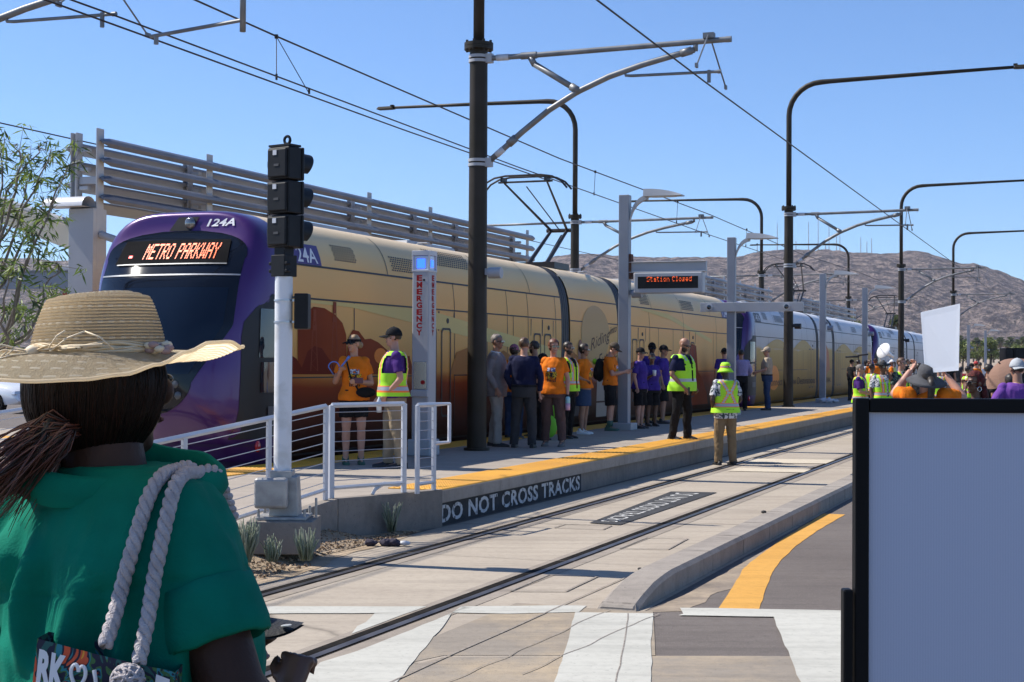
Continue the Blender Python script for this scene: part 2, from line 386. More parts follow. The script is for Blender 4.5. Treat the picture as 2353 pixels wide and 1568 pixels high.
for u in us[6:40]:
    a_ = 2.988; kj.add([T(u - .007, a_, -.0), T(u + .007, a_, -.0), T(u + .007, a_, .135), T(u - .007, a_, .135)], [(0, 1, 2, 3)]); kj.add([T(u - .006, 3.02, .1675), T(u + .006, 3.02, .1675), T(u + .006, 3.25, .1675), T(u - .006, 3.25, .1675)], [(3, 2, 1, 0)])
q_ = [T(u0 - .012, 2.99, .0), T(u0 - .012, 3.28, .0), T(u0 + .06, 3.26, .05), T(u0 + .06, 3.02, .05)]; kj.add(q_, [(0, 1, 2, 3)])
tag(kj.build('kerb_joint', M_joint), kind='structure')
# platform
pb = MB(); ve, vt_ = 6.425, 10.13; U0, U1 = 14.72, 118
pb.add([T(U0, ve, PLAT), T(U1, ve, PLAT), T(U1, vt_, PLAT), T(U0 - 1.4, vt_, PLAT), T(13.3, 7.03, PLAT)], [(0, 1, 2, 3, 4)], 0)
pb.add([T(U0, ve, PLAT), T(U1, ve, PLAT), T(U1, ve, PLAT - .13), T(U0, ve, PLAT - .13)], [(3, 2, 1, 0)], 0)
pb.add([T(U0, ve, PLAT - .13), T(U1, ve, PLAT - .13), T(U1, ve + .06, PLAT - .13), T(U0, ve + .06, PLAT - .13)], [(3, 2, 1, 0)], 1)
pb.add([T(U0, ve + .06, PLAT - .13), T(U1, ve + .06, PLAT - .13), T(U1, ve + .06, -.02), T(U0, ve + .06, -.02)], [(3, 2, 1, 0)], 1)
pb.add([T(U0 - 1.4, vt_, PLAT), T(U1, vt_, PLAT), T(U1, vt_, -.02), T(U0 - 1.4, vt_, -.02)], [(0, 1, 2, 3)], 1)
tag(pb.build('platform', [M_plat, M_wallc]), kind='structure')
# ramp at the platform end with its side walls
rb = MB(); ub = 8.3
def rz_(u): return PLAT * max(0, min(1, (u - ub) / (13.3 - ub)))
rb.add([T(13.3, 7.03, PLAT), T(13.32, vt_ - .1, PLAT), T(ub, vt_ - .1, .004), T(ub, 7.03, .004)], [(0, 1, 2, 3)], 0)
tag(rb.build('ramp', M_plat), kind='structure')
wb = MB()
def wallseg(p, q, zp, zq, th):
    d = (q - p).normalized(); n_ = Vector((-d.y, d.x, 0)) * th
    vs = [p, q, q + n_, p + n_]; zz = [zp, zq, zq, zp]
    wb.add([(a.x, a.y, -.03) for a in vs] + [(a.x, a.y, z) for a, z in zip(vs, zz)], [(0, 1, 2, 3), (7, 6, 5, 4), (0, 4, 5, 1), (1, 5, 6, 2), (2, 6, 7, 3), (3, 7, 4, 0)])
wallseg(T(13.3, 6.90), T(U0 - .01, ve - .02), PLAT + .016, PLAT + .016, .13)
wallseg(T(ub, 6.90), T(13.29, 6.90), .03, PLAT + .016, .13)
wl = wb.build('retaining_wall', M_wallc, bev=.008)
tag(wl, 'low grey concrete wall edging the ramp at the platform end', 'wall')
# stencilled DO NOT CROSS TRACKS on the platform face
sp = MB(); du = lambda x: uv_of(G(x, 1100, .1))[0]
uA, uB = U0 + .03, 19.55
sp.add([T(uA, ve + .055, -.0), T(uB, ve + .055, -.0), T(uB, ve + .055, .235), T(uA, ve + .055, .235)], [(0, 1, 2, 3)])
tag(sp.build('black_wall_panel', M_black), kind='structure')
sp = MB()
lettering(sp, 'DO NOT CROSS TRACKS', lambda a, b: T(uA + .07 + (uB - uA - .14) * a, ve + .049, .028 + .19 * b), font_bold=.03, sp=1.08)
ol = sp.build('wall_lettering', _mats['stencil_white']); tag(ol, kind='structure')
# stencil bridges: thin black bars across the letters
sp = MB()
for k in range(19):
    ua = uA + .07 + (uB - uA - .14) * (k + .5) / 19
    sp.add([T(ua - .013, ve + .045, .036), T(ua + .013, ve + .045, .036), T(ua + .013, ve + .045, .07), T(ua - .013, ve + .045, .07)], [(0, 1, 2, 3)])
    sp.add([T(ua - .013, ve + .045, .178), T(ua + .013, ve + .045, .178), T(ua + .013, ve + .045, .21), T(ua - .013, ve + .045, .21)], [(0, 1, 2, 3)])
tag(sp.build('stencil_bridge', M_black), kind='structure')
# tactile edge strips with truncated domes
def tactile(v0, v1, ua, ub_, dome_to, z=PLAT):
    b = MB(); b.box((0, 0, 0), (1, 1, 1), 0, Matrix.Translation(T((ua + ub_) / 2, (v0 + v1) / 2, z + .005)) @ Matrix.Rotation(TR, 4, 'Z') @ Matrix.Diagonal((ub_ - ua, v1 - v0, .012, 1)))
    p = .06; nv = int((v1 - v0) / p)
    u = ua + p / 2
    while u < dome_to:
        for k in range(nv):
            c = T(u, v0 + p / 2 + k * p, z + .011); a = .023; t = .014; q = []
            for rr, h in ((a, 0), (t, .007)):
                for e in range(4): q.append(c + UD * (rr * (1, -1, -1, 1)[e]) + VD * (rr * (1, 1, -1, -1)[e]) + Vector((0, 0, h)))
            b.add(q, [(4, 5, 6, 7), (0, 1, 5, 4), (1, 2, 6, 5), (2, 3, 7, 6), (3, 0, 4, 7)])
        u += p
    return b
tag(tactile(ve + .02, ve + .63, U0 + .02, U1, 46).build('tactile_strip', M_tact), kind='structure')
tag(tactile(vt_ - .63, vt_ - .02, 13.4, U1, 34).build('tactile_strip', M_tact), kind='structure')
# gravel bed between ramp wall and slab
def bedz(u, v): return max(.006, .115 * max(0, min(1, (v - 6.42) / .45)) * max(0, min(1, (13.6 - u) / .6)) + .006)
pb2 = MB(); pb2.grid([[T(u, v, bedz(u, v) + .012 * noise.noise(Vector((u * 4, v * 4, 0))) * (v > 6.45)) for v in [6.43 + .48 * k / 12 for k in range(13)]][::-1] for u in [5 + 9.3 * k / 60 for k in range(61)]][::-1])
for i_, f in enumerate(pb2.f): pass
o = pb2.build('planting_bed', M_grav, smooth=True); tag(o, kind='structure')
bm = bmesh.new(); bm.from_mesh(o.data)
for f in bm.faces:
    if f.normal.z < 0: f.normal_flip()
bm.to_mesh(o.data); bm.free()
flat('soil_spill', [ragged([T(7.5, 6.1), T(10.8, 6.02), T(12.6, 6.28), T(13.9, 6.36), T(13.7, 6.5), T(7.5, 6.5)], .08, 8, 4)], M_grav, .004)
gb = MB()
for i in range(3200):
    u = random.uniform(7.5, 14.1); v = random.uniform(6.2 if u < 11.5 else 6.42, 6.9 if u < 13.3 else 6.6)
    r = random.uniform(.006, .02); c = T(u, v, bedz(u, v) + r * .4)
    vs = [c + Vector((random.uniform(-1, 1) * r, random.uniform(-1, 1) * r, random.uniform(-.6, .8) * r)) for _ in range(6)]
    gb.add(vs, [(0, 1, 2), (0, 2, 3), (1, 2, 4), (2, 3, 5), (0, 1, 5), (3, 4, 0), (4, 5, 1)], random.randint(0, 1))
tag(gb.build('gravel', [mk('gravel_tan', (.42, .31, .2), .9), mk('gravel_brown', (.24, .16, .1), .9)]), 'loose tan gravel scattered along the foot of the ramp wall', 'gravel', None, 'stuff')
# far side platform of the other track and its strip
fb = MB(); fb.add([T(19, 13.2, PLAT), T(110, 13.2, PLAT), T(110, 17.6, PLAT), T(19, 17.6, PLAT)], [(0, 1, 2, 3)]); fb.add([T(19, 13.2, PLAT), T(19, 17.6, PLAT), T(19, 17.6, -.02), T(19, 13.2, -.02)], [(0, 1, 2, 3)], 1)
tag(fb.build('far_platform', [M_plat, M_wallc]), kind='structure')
flat('far_warning_strip', [[G(-60, 1000), G(72, 1004), G(72, 1014), G(-60, 1011)]], M_tact, .002)
flat('far_sidewalk', [[G(-80, 985), G(150, 985), G(150, 1075), G(-80, 1078)]], M_conc, -.001)
# ------------------------------------------------------------------ mountains
prof = [(-900, 640), (-500, 606), (-200, 596), (0, 594), (60, 593), (120, 599), (165, 602), (300, 606), (500, 612), (700, 600), (900, 606), (1100, 612), (1200, 606), (1262, 598), (1277, 588), (1330, 583), (1400, 587), (1450, 590), (1520, 592), (1640, 590), (1690, 592), (1750, 579), (1790, 574), (1850, 576), (1900, 574), (1960, 581), (2000, 583), (2050, 583), (2085, 575), (2120, 577), (2160, 590), (2200, 606), (2240, 605), (2262, 612), (2300, 624), (2353, 646), (2450, 690), (2600, 740), (3200, 800)]
def ridge(px):
    return ridge0(px) + 3.2 * noise.fractal(Vector((px * .035, 2.0, 0)), .8, 2.1, 4) - 1.6 * abs(noise.noise(Vector((px * .16, 7, 0))))
def ridge0(px):
    for (a, b), (c, d) in zip(prof, prof[1:]):
        if a <= px <= c:
            t = (px - a) / (c - a); return b + (d - b) * t
    return 800
def mountain():
    b = MB(); rows = []; NX = 520; ND = 70
    for i in range(NX):
        px = -900 + 4100 * i / (NX - 1); col_ = []
        top = PT(px, ridge(px), 1805).z
        for j in range(ND):
            t = j / (ND - 1)
            d = 950 + 950 * t if t < .9 else 1805 + 900 * (t - .9) * 4
            q = min(1, t / .9)
            base = top * (.04 * q + .96 * q ** 1.55) * 1.0 if t <= .9 else top * (1 - (t - .9) * 3)
            r_ = ray(px, 832); P = Vector((r_.x / r_.y * d, d, 0))
            n1 = noise.hetero_terrain(Vector((P.x * .006, P.y * .006, 3)), .8, 2.1, 5, .6)
            n2 = noise.fractal(Vector((P.x * .02, P.y * .02, 7)), .9, 2.2, 4)
            env = math.sin(math.pi * min(1, q)) ** .7
            P.z = max(-1, base * (1 if q > .985 else 1) * (d / 1805 if t <= .9 else 1) + env * (n1 * 16 - 9 + n2 * 6) * .8 + n2 * 1.6 * q)
            col_.append(P)
        rows.append(col_)
    b.grid(rows)
    o = b.build('mountain', None, smooth=False); o.data.materials.clear()
    m = bpy.data.materials.new('mountain_rock'); m.use_nodes = True; n = m.node_tree.nodes; l = m.node_tree.links; B = n['Principled BSDF']; B.inputs['Roughness'].default_value = 1; B.inputs['Specular IOR Level'].default_value = .05
    tc = n.new('ShaderNodeTexCoord')
    def nz(s, d):
        t = n.new('ShaderNodeTexNoise'); t.inputs['Scale'].default_value = s; t.inputs['Detail'].default_value = d; t.inputs['Roughness'].default_value = .7; l.new(tc.outputs['Object'], t.inputs['Vector']); return t.outputs[0]
    r = n.new('ShaderNodeValToRGB'); e = r.color_ramp.elements; e[0].position = .41; e[0].color = (.07, .054, .056, 1); e[1].position = .60; e[1].color = (.42, .32, .265, 1)
    x = r.color_ramp.elements.new(.5); x.color = (.2, .155, .14, 1)
    l.new(nz(.085, 9), r.inputs[0])
    r2 = n.new('ShaderNodeValToRGB'); r2.color_ramp.elements[0].position = .53; r2.color_ramp.elements[1].position = .6; l.new(nz(.4, 5), r2.inputs[0])
    q = n.new('ShaderNodeMix'); q.data_type = 'RGBA'; l.new(r2.outputs[0], q.inputs[0]); l.new(r.outputs[0], q.inputs[6]); q.inputs[7].default_value = (.055, .05, .034, 1)
    l.new(q.outputs[2], B.inputs['Base Color'])
    bp = n.new('ShaderNodeBump'); bp.inputs['Strength'].default_value = 1.0; bp.inputs['Distance'].default_value = 16; l.new(nz(.07, 8), bp.inputs['Height']); l.new(bp.outputs[0], B.inputs['Normal'])
    o.data.materials.append(m); tag(o, kind='structure')
mountain()
# radio masts on the ridge
for i, (x, y0, y1) in enumerate([(1786, 513, 574), (1816, 505, 574), (1829, 553, 574), (1858, 510, 577), (1880, 505, 575), (1897, 560, 575), (1905, 512, 574), (1922, 540, 577), (1930, 540, 577), (1978, 545, 582), (1992, 555, 583), (2003, 548, 583), (1740, 560, 580)]):
    a = PT(x, y1 + 5, 1890); t_ = PT(x, y0, 1890); b = MB()
    b.tube([a, t_], [.55, .3], 5); 
    for f in (.25, .45, .65, .85): b.box(tuple(a + (t_ - a) * f), (1.3, .5, .3))
    tag(b.build('radio_mast', mk('mast_steel', (.3, .26, .27), .7)), 'thin lattice radio mast on the distant mountain ridge', 'mast', 'radio masts on the ridge')
# ------------------------------------------------------------------ trains
W_, ZC, HU, HL = 1.33, 2.0, 1.76, 1.75
def sideY(z):
    h, m = (HU, 4) if z > ZC else (HL, 10)
    return W_ * max(0, 1 - min(1, abs(z - ZC) / h) ** m) ** (1 / m)
def gfun(y, z):
    h, m = (HU, 4) if z > ZC else (HL, 10)
    return min(1, ((abs(y) / W_) ** m + (abs(z - ZC) / h) ** m) ** (1 / m))
FT = [(.2, .4), (.45, .3), (.7, .14), (1.1, 0), (1.6, .03), (2.2, .14), (2.8, .34), (3.2, .58), (3.5, .84), (3.8, 1.2)]
def fset(z):
    if z <= FT[0][0]: return FT[0][1]
    for (a, b), (c, d) in zip(FT, FT[1:]):
        if z <= c: return b + (d - b) * (z - a) / (c - a)
    return FT[-1][1]
ND_ = 1.25
def noseS(y, z):
    g = gfun(y, z); return ND_ * (1 - (1 - g ** 2.4) ** (1 / 2.4)) + fset(z) * (1 - g ** 5)
def noseP(y, z, off=0.0):
    e = .01; s = noseS(y, z)
    if off:
        n = Vector((-1, (noseS(y + e, z) - noseS(y - e, z)) / (2 * e), (noseS(y, z + e) - noseS(y, z - e)) / (2 * e))).normalized()
        return Vector((s, y, z)) + n * off
    return Vector((s, y, z))
def nosepatch(mb, z0, z1, yl, yr, nz=14, ny=18, off=.006, mi=0):
    rows = []
    for i in range(nz + 1):
        z = z0 + (z1 - z0) * i / nz; a, b = yl(z), yr(z)
        rows.append([noseP(a + (b - a) * j / ny, z, off) for j in range(ny + 1)])
    mb.grid(rows, mi)
def section(n=72):
    pts = []
    for k in range(n):
        a = -math.pi / 2 + 2 * math.pi * (k + .5) / n
        c, s = math.cos(a), math.sin(a); h, m = (HU, 4) if s > 0 else (HL, 10)
        r = 1 / ((abs(c)) ** m + (abs(s)) ** m) ** (1 / m)
        pts.append((c * r * W_, ZC + s * r * h))
    return pts
def wrapmat(name, stops, rough=.42, rays=None):
    """printed vinyl wrap: colours of the picture printed on it, by height on the car side"""
    m = bpy.data.materials.new(name); m.use_nodes = True; n = m.node_tree.nodes; l = m.node_tree.links; B = n['Principled BSDF']
    B.inputs['Roughness'].default_value = rough; B.inputs['Coat Weight'].default_value = 0; B.inputs['Specular IOR Level'].default_value = .10 if name != 'silver_wrap' else .3
    tc = n.new('ShaderNodeTexCoord'); sx = n.new('ShaderNodeSeparateXYZ'); l.new(tc.outputs['Object'], sx.inputs[0])
    t = n.new('ShaderNodeTexNoise'); t.inputs['Scale'].default_value = .35; t.inputs['Detail'].default_value = 3; l.new(tc.outputs['Object'], t.inputs['Vector'])
    ma = n.new('ShaderNodeMath'); ma.operation = 'MULTIPLY_ADD'; l.new(t.outputs[0], ma.inputs[0]); ma.inputs[1].default_value = .5; l.new(sx.outputs['Z'], ma.inputs[2])
    mb_ = n.new('ShaderNodeMath'); mb_.operation = 'MULTIPLY'; l.new(ma.outputs[0], mb_.inputs[0]); mb_.inputs[1].default_value = 1 / 4.2
    r = n.new('ShaderNodeValToRGB'); e = r.color_ramp.elements
    e[0].position = (stops[0][0] + .25) / 4.2; e[0].color = (*stops[0][1], 1); e[1].position = (stops[-1][0] + .25) / 4.2; e[1].color = (*stops[-1][1], 1)
    for p, c in stops[1:-1]: q = e.new((p + .25) / 4.2); q.color = (*c, 1)
    l.new(mb_.outputs[0], r.inputs[0]); l.new(r.outputs[0], B.inputs['Base Color'])
    _mats[name] = m; return m
M_wrapA = wrapmat('sunset_wrap', [(.35, (.012, .003, .003)), (.75, (.04, .008, .004)), (1.1, (.11, .016, .004)), (1.42, (.25, .035, .004)), (1.52, (.42, .12, .02)), (1.62, (.66, .30, .07)), (2.2, (.74, .42, .13)), (2.62, (.82, .45, .155)), (3.05, (.82, .49, .18)), (3.3, (.74, .54, .27)), (3.7, (.70, .55, .36))])
M_wrapB = wrapmat('golden_wrap', [(.35, (.12, .05, .006)), (.8, (.30, .15, .018)), (1.6, (.40, .22, .03)), (2.2, (.46, .30, .07)), (2.32, (.47, .46, .45)), (2.9, (.54, .54, .55)), (3.3, (.62, .63, .65)), (3.7, (.7, .71, .73))])
M_wrapC = wrapmat('silver_wrap', [(.35, (.2, .19, .2)), (1.2, (.36, .35, .36)), (2.2, (.48, .47, .49)), (2.6, (.53, .51, .53)), (3.2, (.64, .64, .67)), (3.7, (.7, .71, .74))])
M_purple = mk('purple_paint', (.058, .013, .118), .28, .3, coat=.4)
M_purple_d = mk('dark_purple_trim', (.035, .012, .07), .3, 0, coat=.4)
M_line = mk('black_seam', (.012, .012, .014), .5)
M_gask = mk('bellows_rubber', (.035, .036, .042), .5, 0, (.05, .05, .058), 3)
M_led = mk('orange_led', (1.0, .13, .02), .5, emit=.75)
M_ledr = mk('red_led', (1.0, .02, .02), .5, emit=1.5)
M_wht = mk('white_vinyl', (.75, .75, .77), .5)
M_purp_v = mk('purple_vinyl', (.06, .03, .17), .4)
FONT5 = {'M': '10001 11011 10101 10101 10001 10001 10001', 'E': '11111 10000 10000 11110 10000 10000 11111', 'T': '11111 00100 00100 00100 00100 00100 00100', 'R': '11110 10001 10001 11110 10100 10010 10001', 'O': '01110 10001 10001 10001 10001 10001 01110', 'P': '11110 10001 10001 11110 10000 10000 10000', 'A': '01110 10001 10001 11111 10001 10001 10001', 'K': '10001 10010 10100 11000 10100 10010 10001', 'W': '10001 10001 10001 10101 10101 11011 10001', 'Y': '10001 10001 01010 00100 00100 00100 00100',
         'S': '01111 10000 10000 01110 00001 00001 11110', 't': '01000 11110 01000 01000 01000 01001 00110', 'a': '00000 00000 01110 00001 01111 10001 01111', 'i': '00100 00000 01100 00100 00100 00100 01110', 'o': '00000 00000 01110 10001 10001 10001 01110', 'n': '00000 00000 10110 11001 10001 10001 10001', 'C': '01110 10001 10000 10000 10000 10001 01110', 'l': '01100 00100 00100 00100 00100 00100 01110', 's': '00000 00000 01111 10000 01110 00001 11110', 'e': '00000 00000 01110 10001 11111 10000 01110', 'd': '00001 00001 01101 10011 10001 10001 01111', ' ': '00000 ' * 6 + '00000'}
def dots(s):
    out = []; x = 0
    for ch in s:
        rows = FONT5[ch].split()
        for r in range(7):
            for c in range(5):
                if rows[r][c] == '1': out.append((x + c, 6 - r))
        x += 6 if ch != ' ' else 4
    return out, x - 1
def make_train(livery, number, label, u0, dest=None):
    root = thing('light_rail_train', label, 'train', T(u0, 11.46, 0), TR, 'light rail trains stopped along the platform')
    wrap = {'A': M_wrapA, 'B': M_wrapB, 'C': M_wrapC}[livery]; L = 29.6; sec = section()
    def body(s0, s1, name='car_body'):
        b = MB(); n = max(2, int((s1 - s0) / 1.5)); b.loft([[(s0 + (s1 - s0) * k / n, y, z) for y, z in sec] for k in range(n + 1)], 0, False); return b.build(name, wrap, root, auto=40)
    front_body = body(1.45, 12.65); mid_body = body(13.2, 16.55); rear_body = body(17.15, L - 1.45)
    for s0, s1 in ((12.65, 13.2), (16.55, 17.15)):
        b = MB(); rr = []; n = 18
        for k in range(n + 1):
            f = .975 if k in (0, n) else (.985 + (.012 if (k // 2) % 2 else -.016)); rr.append([(s0 + (s1 - s0) * k / n, y * f, ZC + (z - ZC) * f) for y, z in sec])
        b.loft(rr, 0, False); b.build('bellows', M_gask, root, auto=25)
    def nose(end):
        b = MB(); K = 26; th = 88; rows = []
        X = lambda s: s if end == 0 else L - s
        for k in range(K + 1):
            g = math.sin(math.pi / 2 * k / K); row = []
            for i in range(th):
                a = 2 * math.pi * (i + .5) / th; c, s = math.cos(a), math.sin(a)
                h, m = (HU, 4) if s > 0 else (HL, 10); r = g / ((abs(c)) ** m + abs(s) ** m) ** (1 / m)
                y, z = c * r * W_, ZC + s * r * h; row.append((X(noseS(y, z) if k < K else ND_), y, z))
            rows.append(row)
        rows.append([(X(1.45), y, z) for _, y, z in rows[-1]])
        b.loft(rows, 0, False); nb = b.build('cab_nose', M_purple, root, smooth=True)
        return nb
    nb = nose(0); nose(1)
    # windscreen mask, glass, destination sign
    hw = lambda z: 1.06 if z > 2.2 else 1.06 - .40 * ((2.2 - z) / .75) ** 1.1 if z > 1.45 else .66
    b = MB(); hw2 = lambda z: (1.08 * (1 - max(0, (z - 3.08) / .40) ** 3) ** .5 if z > 3.08 else hw(z) if z > 1.45 else .66 * max(.02, 1 - ((1.45 - z) / .42) ** 2) ** .5)
    nosepatch(b, 1.04, 3.47, lambda z: -hw2(z), lambda z: hw2(z), 60, 26, .012); mask = b.build('windscreen_mask', mk('mask_glass', (.006, .008, .014), .07, 0, spec=.35), nb, smooth=True)
    b = MB(); nosepatch(b, 1.56, 2.68, lambda z: -(hw(z) - .1), lambda z: hw(z) - .1, 24, 24, .02); b.build('windscreen', mk('windscreen_glass', (.006, .012, .026), .05, 0, spec=.3), nb, smooth=True)
    b = MB(); nosepatch(b, 2.84, 2.86, lambda z: -1.06, lambda z: 1.06, 1, 24, .02); b.build('trim_line', M_mgrey, nb)
    b = MB(); nosepatch(b, 3.0, 3.33, lambda z: -.86 + (z - 3) * .15, lambda z: .86 - (z - 3) * .15, 8, 18, .03); sg = b.build('destination_sign', mk('matt_sign_black', (.006, .006, .007), .9, spec=.08), nb, smooth=True)
    b = MB(); nosepatch(b, 2.985, 3.0, lambda z: -.86, lambda z: .82, 1, 18, .032); b.build('sign_trim', M_galv, sg)
    if dest:
        b = MB(); ds, wd = dots(dest); x0, x1, z0, z1 = .42, -.70, 3.055, 3.275
        cut = dots(dest.split(' ')[0] + ' ')[1]; bs = [MB(), MB()]
        for dx, dz in ds:
            y = x0 + (x1 - x0) * (dx + .5) / wd; z = z0 + (z1 - z0) * (dz + .5) / 7; a = abs(x1 - x0) / wd * .5; c = (z1 - z0) / 7 * .43
            bs[dx > cut].add([noseP(y + a, z - c, .038), noseP(y - a, z - c, .038), noseP(y - a, z + c, .038), noseP(y + a, z + c, .038)], [(0, 1, 2, 3)])
        for q in bs: q.build('destination_text', M_led, sg)
    b = MB(); b.add([noseP(y, z, .038) for y, z in ((.66, 3.08), (.6, 3.08), (.6, 3.115), (.66, 3.115))], [(0, 1, 2, 3)]); b.build('route_light', M_ledr, sg)
    # roof headlamp in its recess, fleet number on the brow
    b = MB(); P = [(-.05, 3.46), (-.17, 3.66), (.05, 3.66), (.17, 3.46)]
    b.sheet([noseP(y - .03, z, .012) for y, z in [(.24, 3.475), (-.10, 3.475), (-.2, 3.665), (.12, 3.665)]]); hc = b.build('headlamp_recess', M_blk, nb)
    b = MB(); b.ball(noseP(-.1, 3.575, .02), (.05, .085, .085), 16); b.build('headlamp', mk('lamp_glass', (.2, .2, .2), .08, .6, coat=1), hc, smooth=True)
    b = MB(); lettering(b, number, lambda a, c: noseP(-.36 - .44 * a - .0, 3.525 + .105 * c, .012), shear=.25, font_bold=.025); b.build('fleet_number', M_wht, nb)
    # lamp cluster, low
    for sg_ in (1, -1):
        b = MB(); b.add([(0, 0, 0)], []); hd = MB()
        for (yy, zz, rr, mname, cc, em) in ((.34, 1.46, .062, 'amber_lamp', (.55, .12, .02), .05), (.42, 1.36, .058, 'red_lamp', (.35, .01, .015), .05), (.52, 1.45, .05, 'clear_lamp', (.45, .47, .5), 0), (.56, 1.31, .052, 'clear_lamp', (.45, .47, .5), 0)):
            q = MB(); p = noseP(-sg_ * yy * .9, zz - .02, .014); q.ball(p, (.02, rr, rr), 14); q.build('marker_lamp', mk(mname, tuple(x * (.15 if 'clear' in mname else .45) for x in cc), .3, 0, coat=.25), nb, smooth=True)
    # bumper lines and lower valance
    b = MB(); nosepatch(b, .62, .66, lambda z: -1.26, lambda z: 1.26, 2, 30, .01); nosepatch(b, .26, .42, lambda z: -1.2, lambda z: 1.2, 3, 30, .012); b.build('bumper', M_purple_d, nb, smooth=True)
    # cab side windows, both sides
    for sg_ in (-1, 1):
        def ysurf(s, z):
            lo, hi = 0, sideY(z)
            for _ in range(30):
                mid = (lo + hi) / 2
                if noseS(mid, z) < s: lo = mid
                else: hi = mid
            return lo
        def sidepatch(mb, s0, s1, z0, z1, off, mi=0, r=.0, slant=0):
            rows = []; n = 10
            for i in range(n + 1):
                z = z0 + (z1 - z0) * i / n; row = []
                a0 = s0 + slant * (z1 - z)
                if r: a0 += r * max(0, (z - (z1 - r)) / r) ** 2 * .9
                for j in range(n + 1):
                    s = a0 + (s1 - a0) * j / n
                    if s < 1.2: p = noseP(sg_ * ysurf(s, z), z, off)
                    else: p = Vector((s, sg_ * (sideY(z) + off), z))
                    row.append(p if sg_ < 0 else p)
                rows.append(row if sg_ < 0 else row[::-1])
            mb.grid(rows, mi)
        b = MB(); sidepatch(b, .58, 1.43, .72, 2.62, .01, 0, .5, -.06); fr = b.build('cab_side_panel', M_line, nb, smooth=True)
        b = MB(); sidepatch(b, .80, 1.4, 1.78, 2.42, .02, 0, 0, -.06); b.build('cab_window', M_glass, fr, smooth=True)
        b = MB(); sidepatch(b, .80, 1.08, 1.32, 1.72, .02, 0, 0, -.04); b.build('cab_window', M_glass, fr, smooth=True)
        b = MB(); sidepatch(b, 1.12, 1.4, 1.32, 1.72, .02); b.build('cab_window', M_glass, fr, smooth=True)
        b = MB(); b.ball(Vector((.8, sg_ * (ysurf(.8, .62) + .0), .62)), (.06, .03, .08), 12); b.build('tail_lamp', mk('tail_lamp_red', (.5, .02, .02), .2, 0, coat=1), fr)
        b = MB(); sidepatch(b, .92, 1.3, .98, 1.14, .025); b.build('step_recess', mk('recess_grey', (.1, .1, .11), .5), fr)
    # seams, doors, vents: on the platform side, and on the far side too
    def side(sgn):
        Y = lambda z, o=.006: sgn * (sideY(z) + o)
        ln = MB()
        def hl(s0, s1, z, t):
            n = max(1, int((s1 - s0) / 2)); r0 = [(s0 + (s1 - s0) * k / n, Y(z - t / 2), z - t / 2) for k in range(n + 1)]; r1 = [(s0 + (s1 - s0) * k / n, Y(z + t / 2), z + t / 2) for k in range(n + 1)]
            ln.grid([r0, r1] if sgn < 0 else [r1, r0])
        def vl(s, z0, z1, t):
            n = 8; ra = [(s - t / 2, Y(z0 + (z1 - z0) * k / n), z0 + (z1 - z0) * k / n) for k in range(n + 1)]; rb_ = [(s + t / 2, p[1], p[2]) for p in ra]
            ln.grid([rb_, ra] if sgn < 0 else [ra, rb_])
        for a, c in ((1.46, 12.64), (13.21, 16.54), (17.16, L - 1.46)):
            hl(a, c, 3.06, .028); hl(a, c, 2.6, .024); hl(a, c, .46, .03)
        for a, c in ((1.46, 5.85), (7.1, 10.7), (13.21, 16.54), (18.9, 22.4), (23.7, L - 1.46)): hl(a, c, 1.51, .018)
        for s in (3.38, 8.6, 9.9, 14.9, 20.0, 21.4, 25.8): vl(s, 1.51, 2.6, .022)
        for s in (7.12, 9.6, 10.7, 12.3, 17.6, 19.2, 22.5, 26.2): vl(s, .46, 3.06, .02)
        for s in (4.6, 8.5, 10.9, 19.5, 22.4, 25.6): vl(s, 3.06, 3.72, .018)
        ln.build('panel_seams', M_line, root)
        for dc in (6.45, 11.5, 18.2, 23.1):
            d = MB(); d.add([(dc - .62, Y(z, .004), z) if e == 0 else (dc + .62, Y(z, .004), z) for z in (.47, 2.57) for e in (0, 1)], [(0, 1, 3, 2) if sgn < 0 else (2, 3, 1, 0)])
            dr = d.build('door', wrap, root)
            e = MB()
            for xx, t in ((dc - .64, .03), (dc, .05), (dc + .64, .03)):
                e.add([(xx - t / 2, Y(.47, .009), .47), (xx + t / 2, Y(.47, .009), .47), (xx + t / 2, Y(2.57, .009), 2.57), (xx - t / 2, Y(2.57, .009), 2.57)], [(0, 1, 2, 3) if sgn < 0 else (3, 2, 1, 0)])
            e.build('door_seal', M_line, dr)
            for cx in (dc - .3, dc + .3):
                q = MB(); ring = lambda w2, h2, o: [(cx + sx_ * w2 + (a_ * .06), Y(2, o), 1.56 + sz_ * h2 + b_ * .06) for sx_, sz_, corner in ((-1, -1, ((0, 1), (.3, .3), (1, 0))), (1, -1, ((-1, 0), (-.3, .3), (0, 1))), (1, 1, ((0, -1), (-.3, -.3), (-1, 0))), (-1, 1, ((1, 0), (.3, -.3), (0, -1)))) for a_, b_ in corner]
                o1, o2 = ring(.2, .74, .012), ring(.165, .705, .012)
                q.loft([o1, o2], 0, False); q.build('door_window', M_line, dr)
            q = MB(); q.cyl((dc + .36, Y(2.42, .01), 2.42), .045, .012, 14, 0, 'Y'); q.build('door_button', M_line, dr)
        v = MB()
        def vent(s0, s1, z0, z1, nx, nz_):
            for i in range(nx):
                for j in range(nz_):
                    z = z0 + (z1 - z0) * (j + .5) / nz_; s = s0 + (s1 - s0) * (i + .5 + (.25 if j % 2 else -.25)) / nx; a = (s1 - s0) / nx * .3; c = (z1 - z0) / nz_ * .3
                    v.add([(s - a, Y(z - c), z - c), (s + a, Y(z - c), z - c), (s + a, Y(z + c), z + c), (s - a, Y(z + c), z + c)], [(0, 1, 2, 3) if sgn < 0 else (3, 2, 1, 0)])
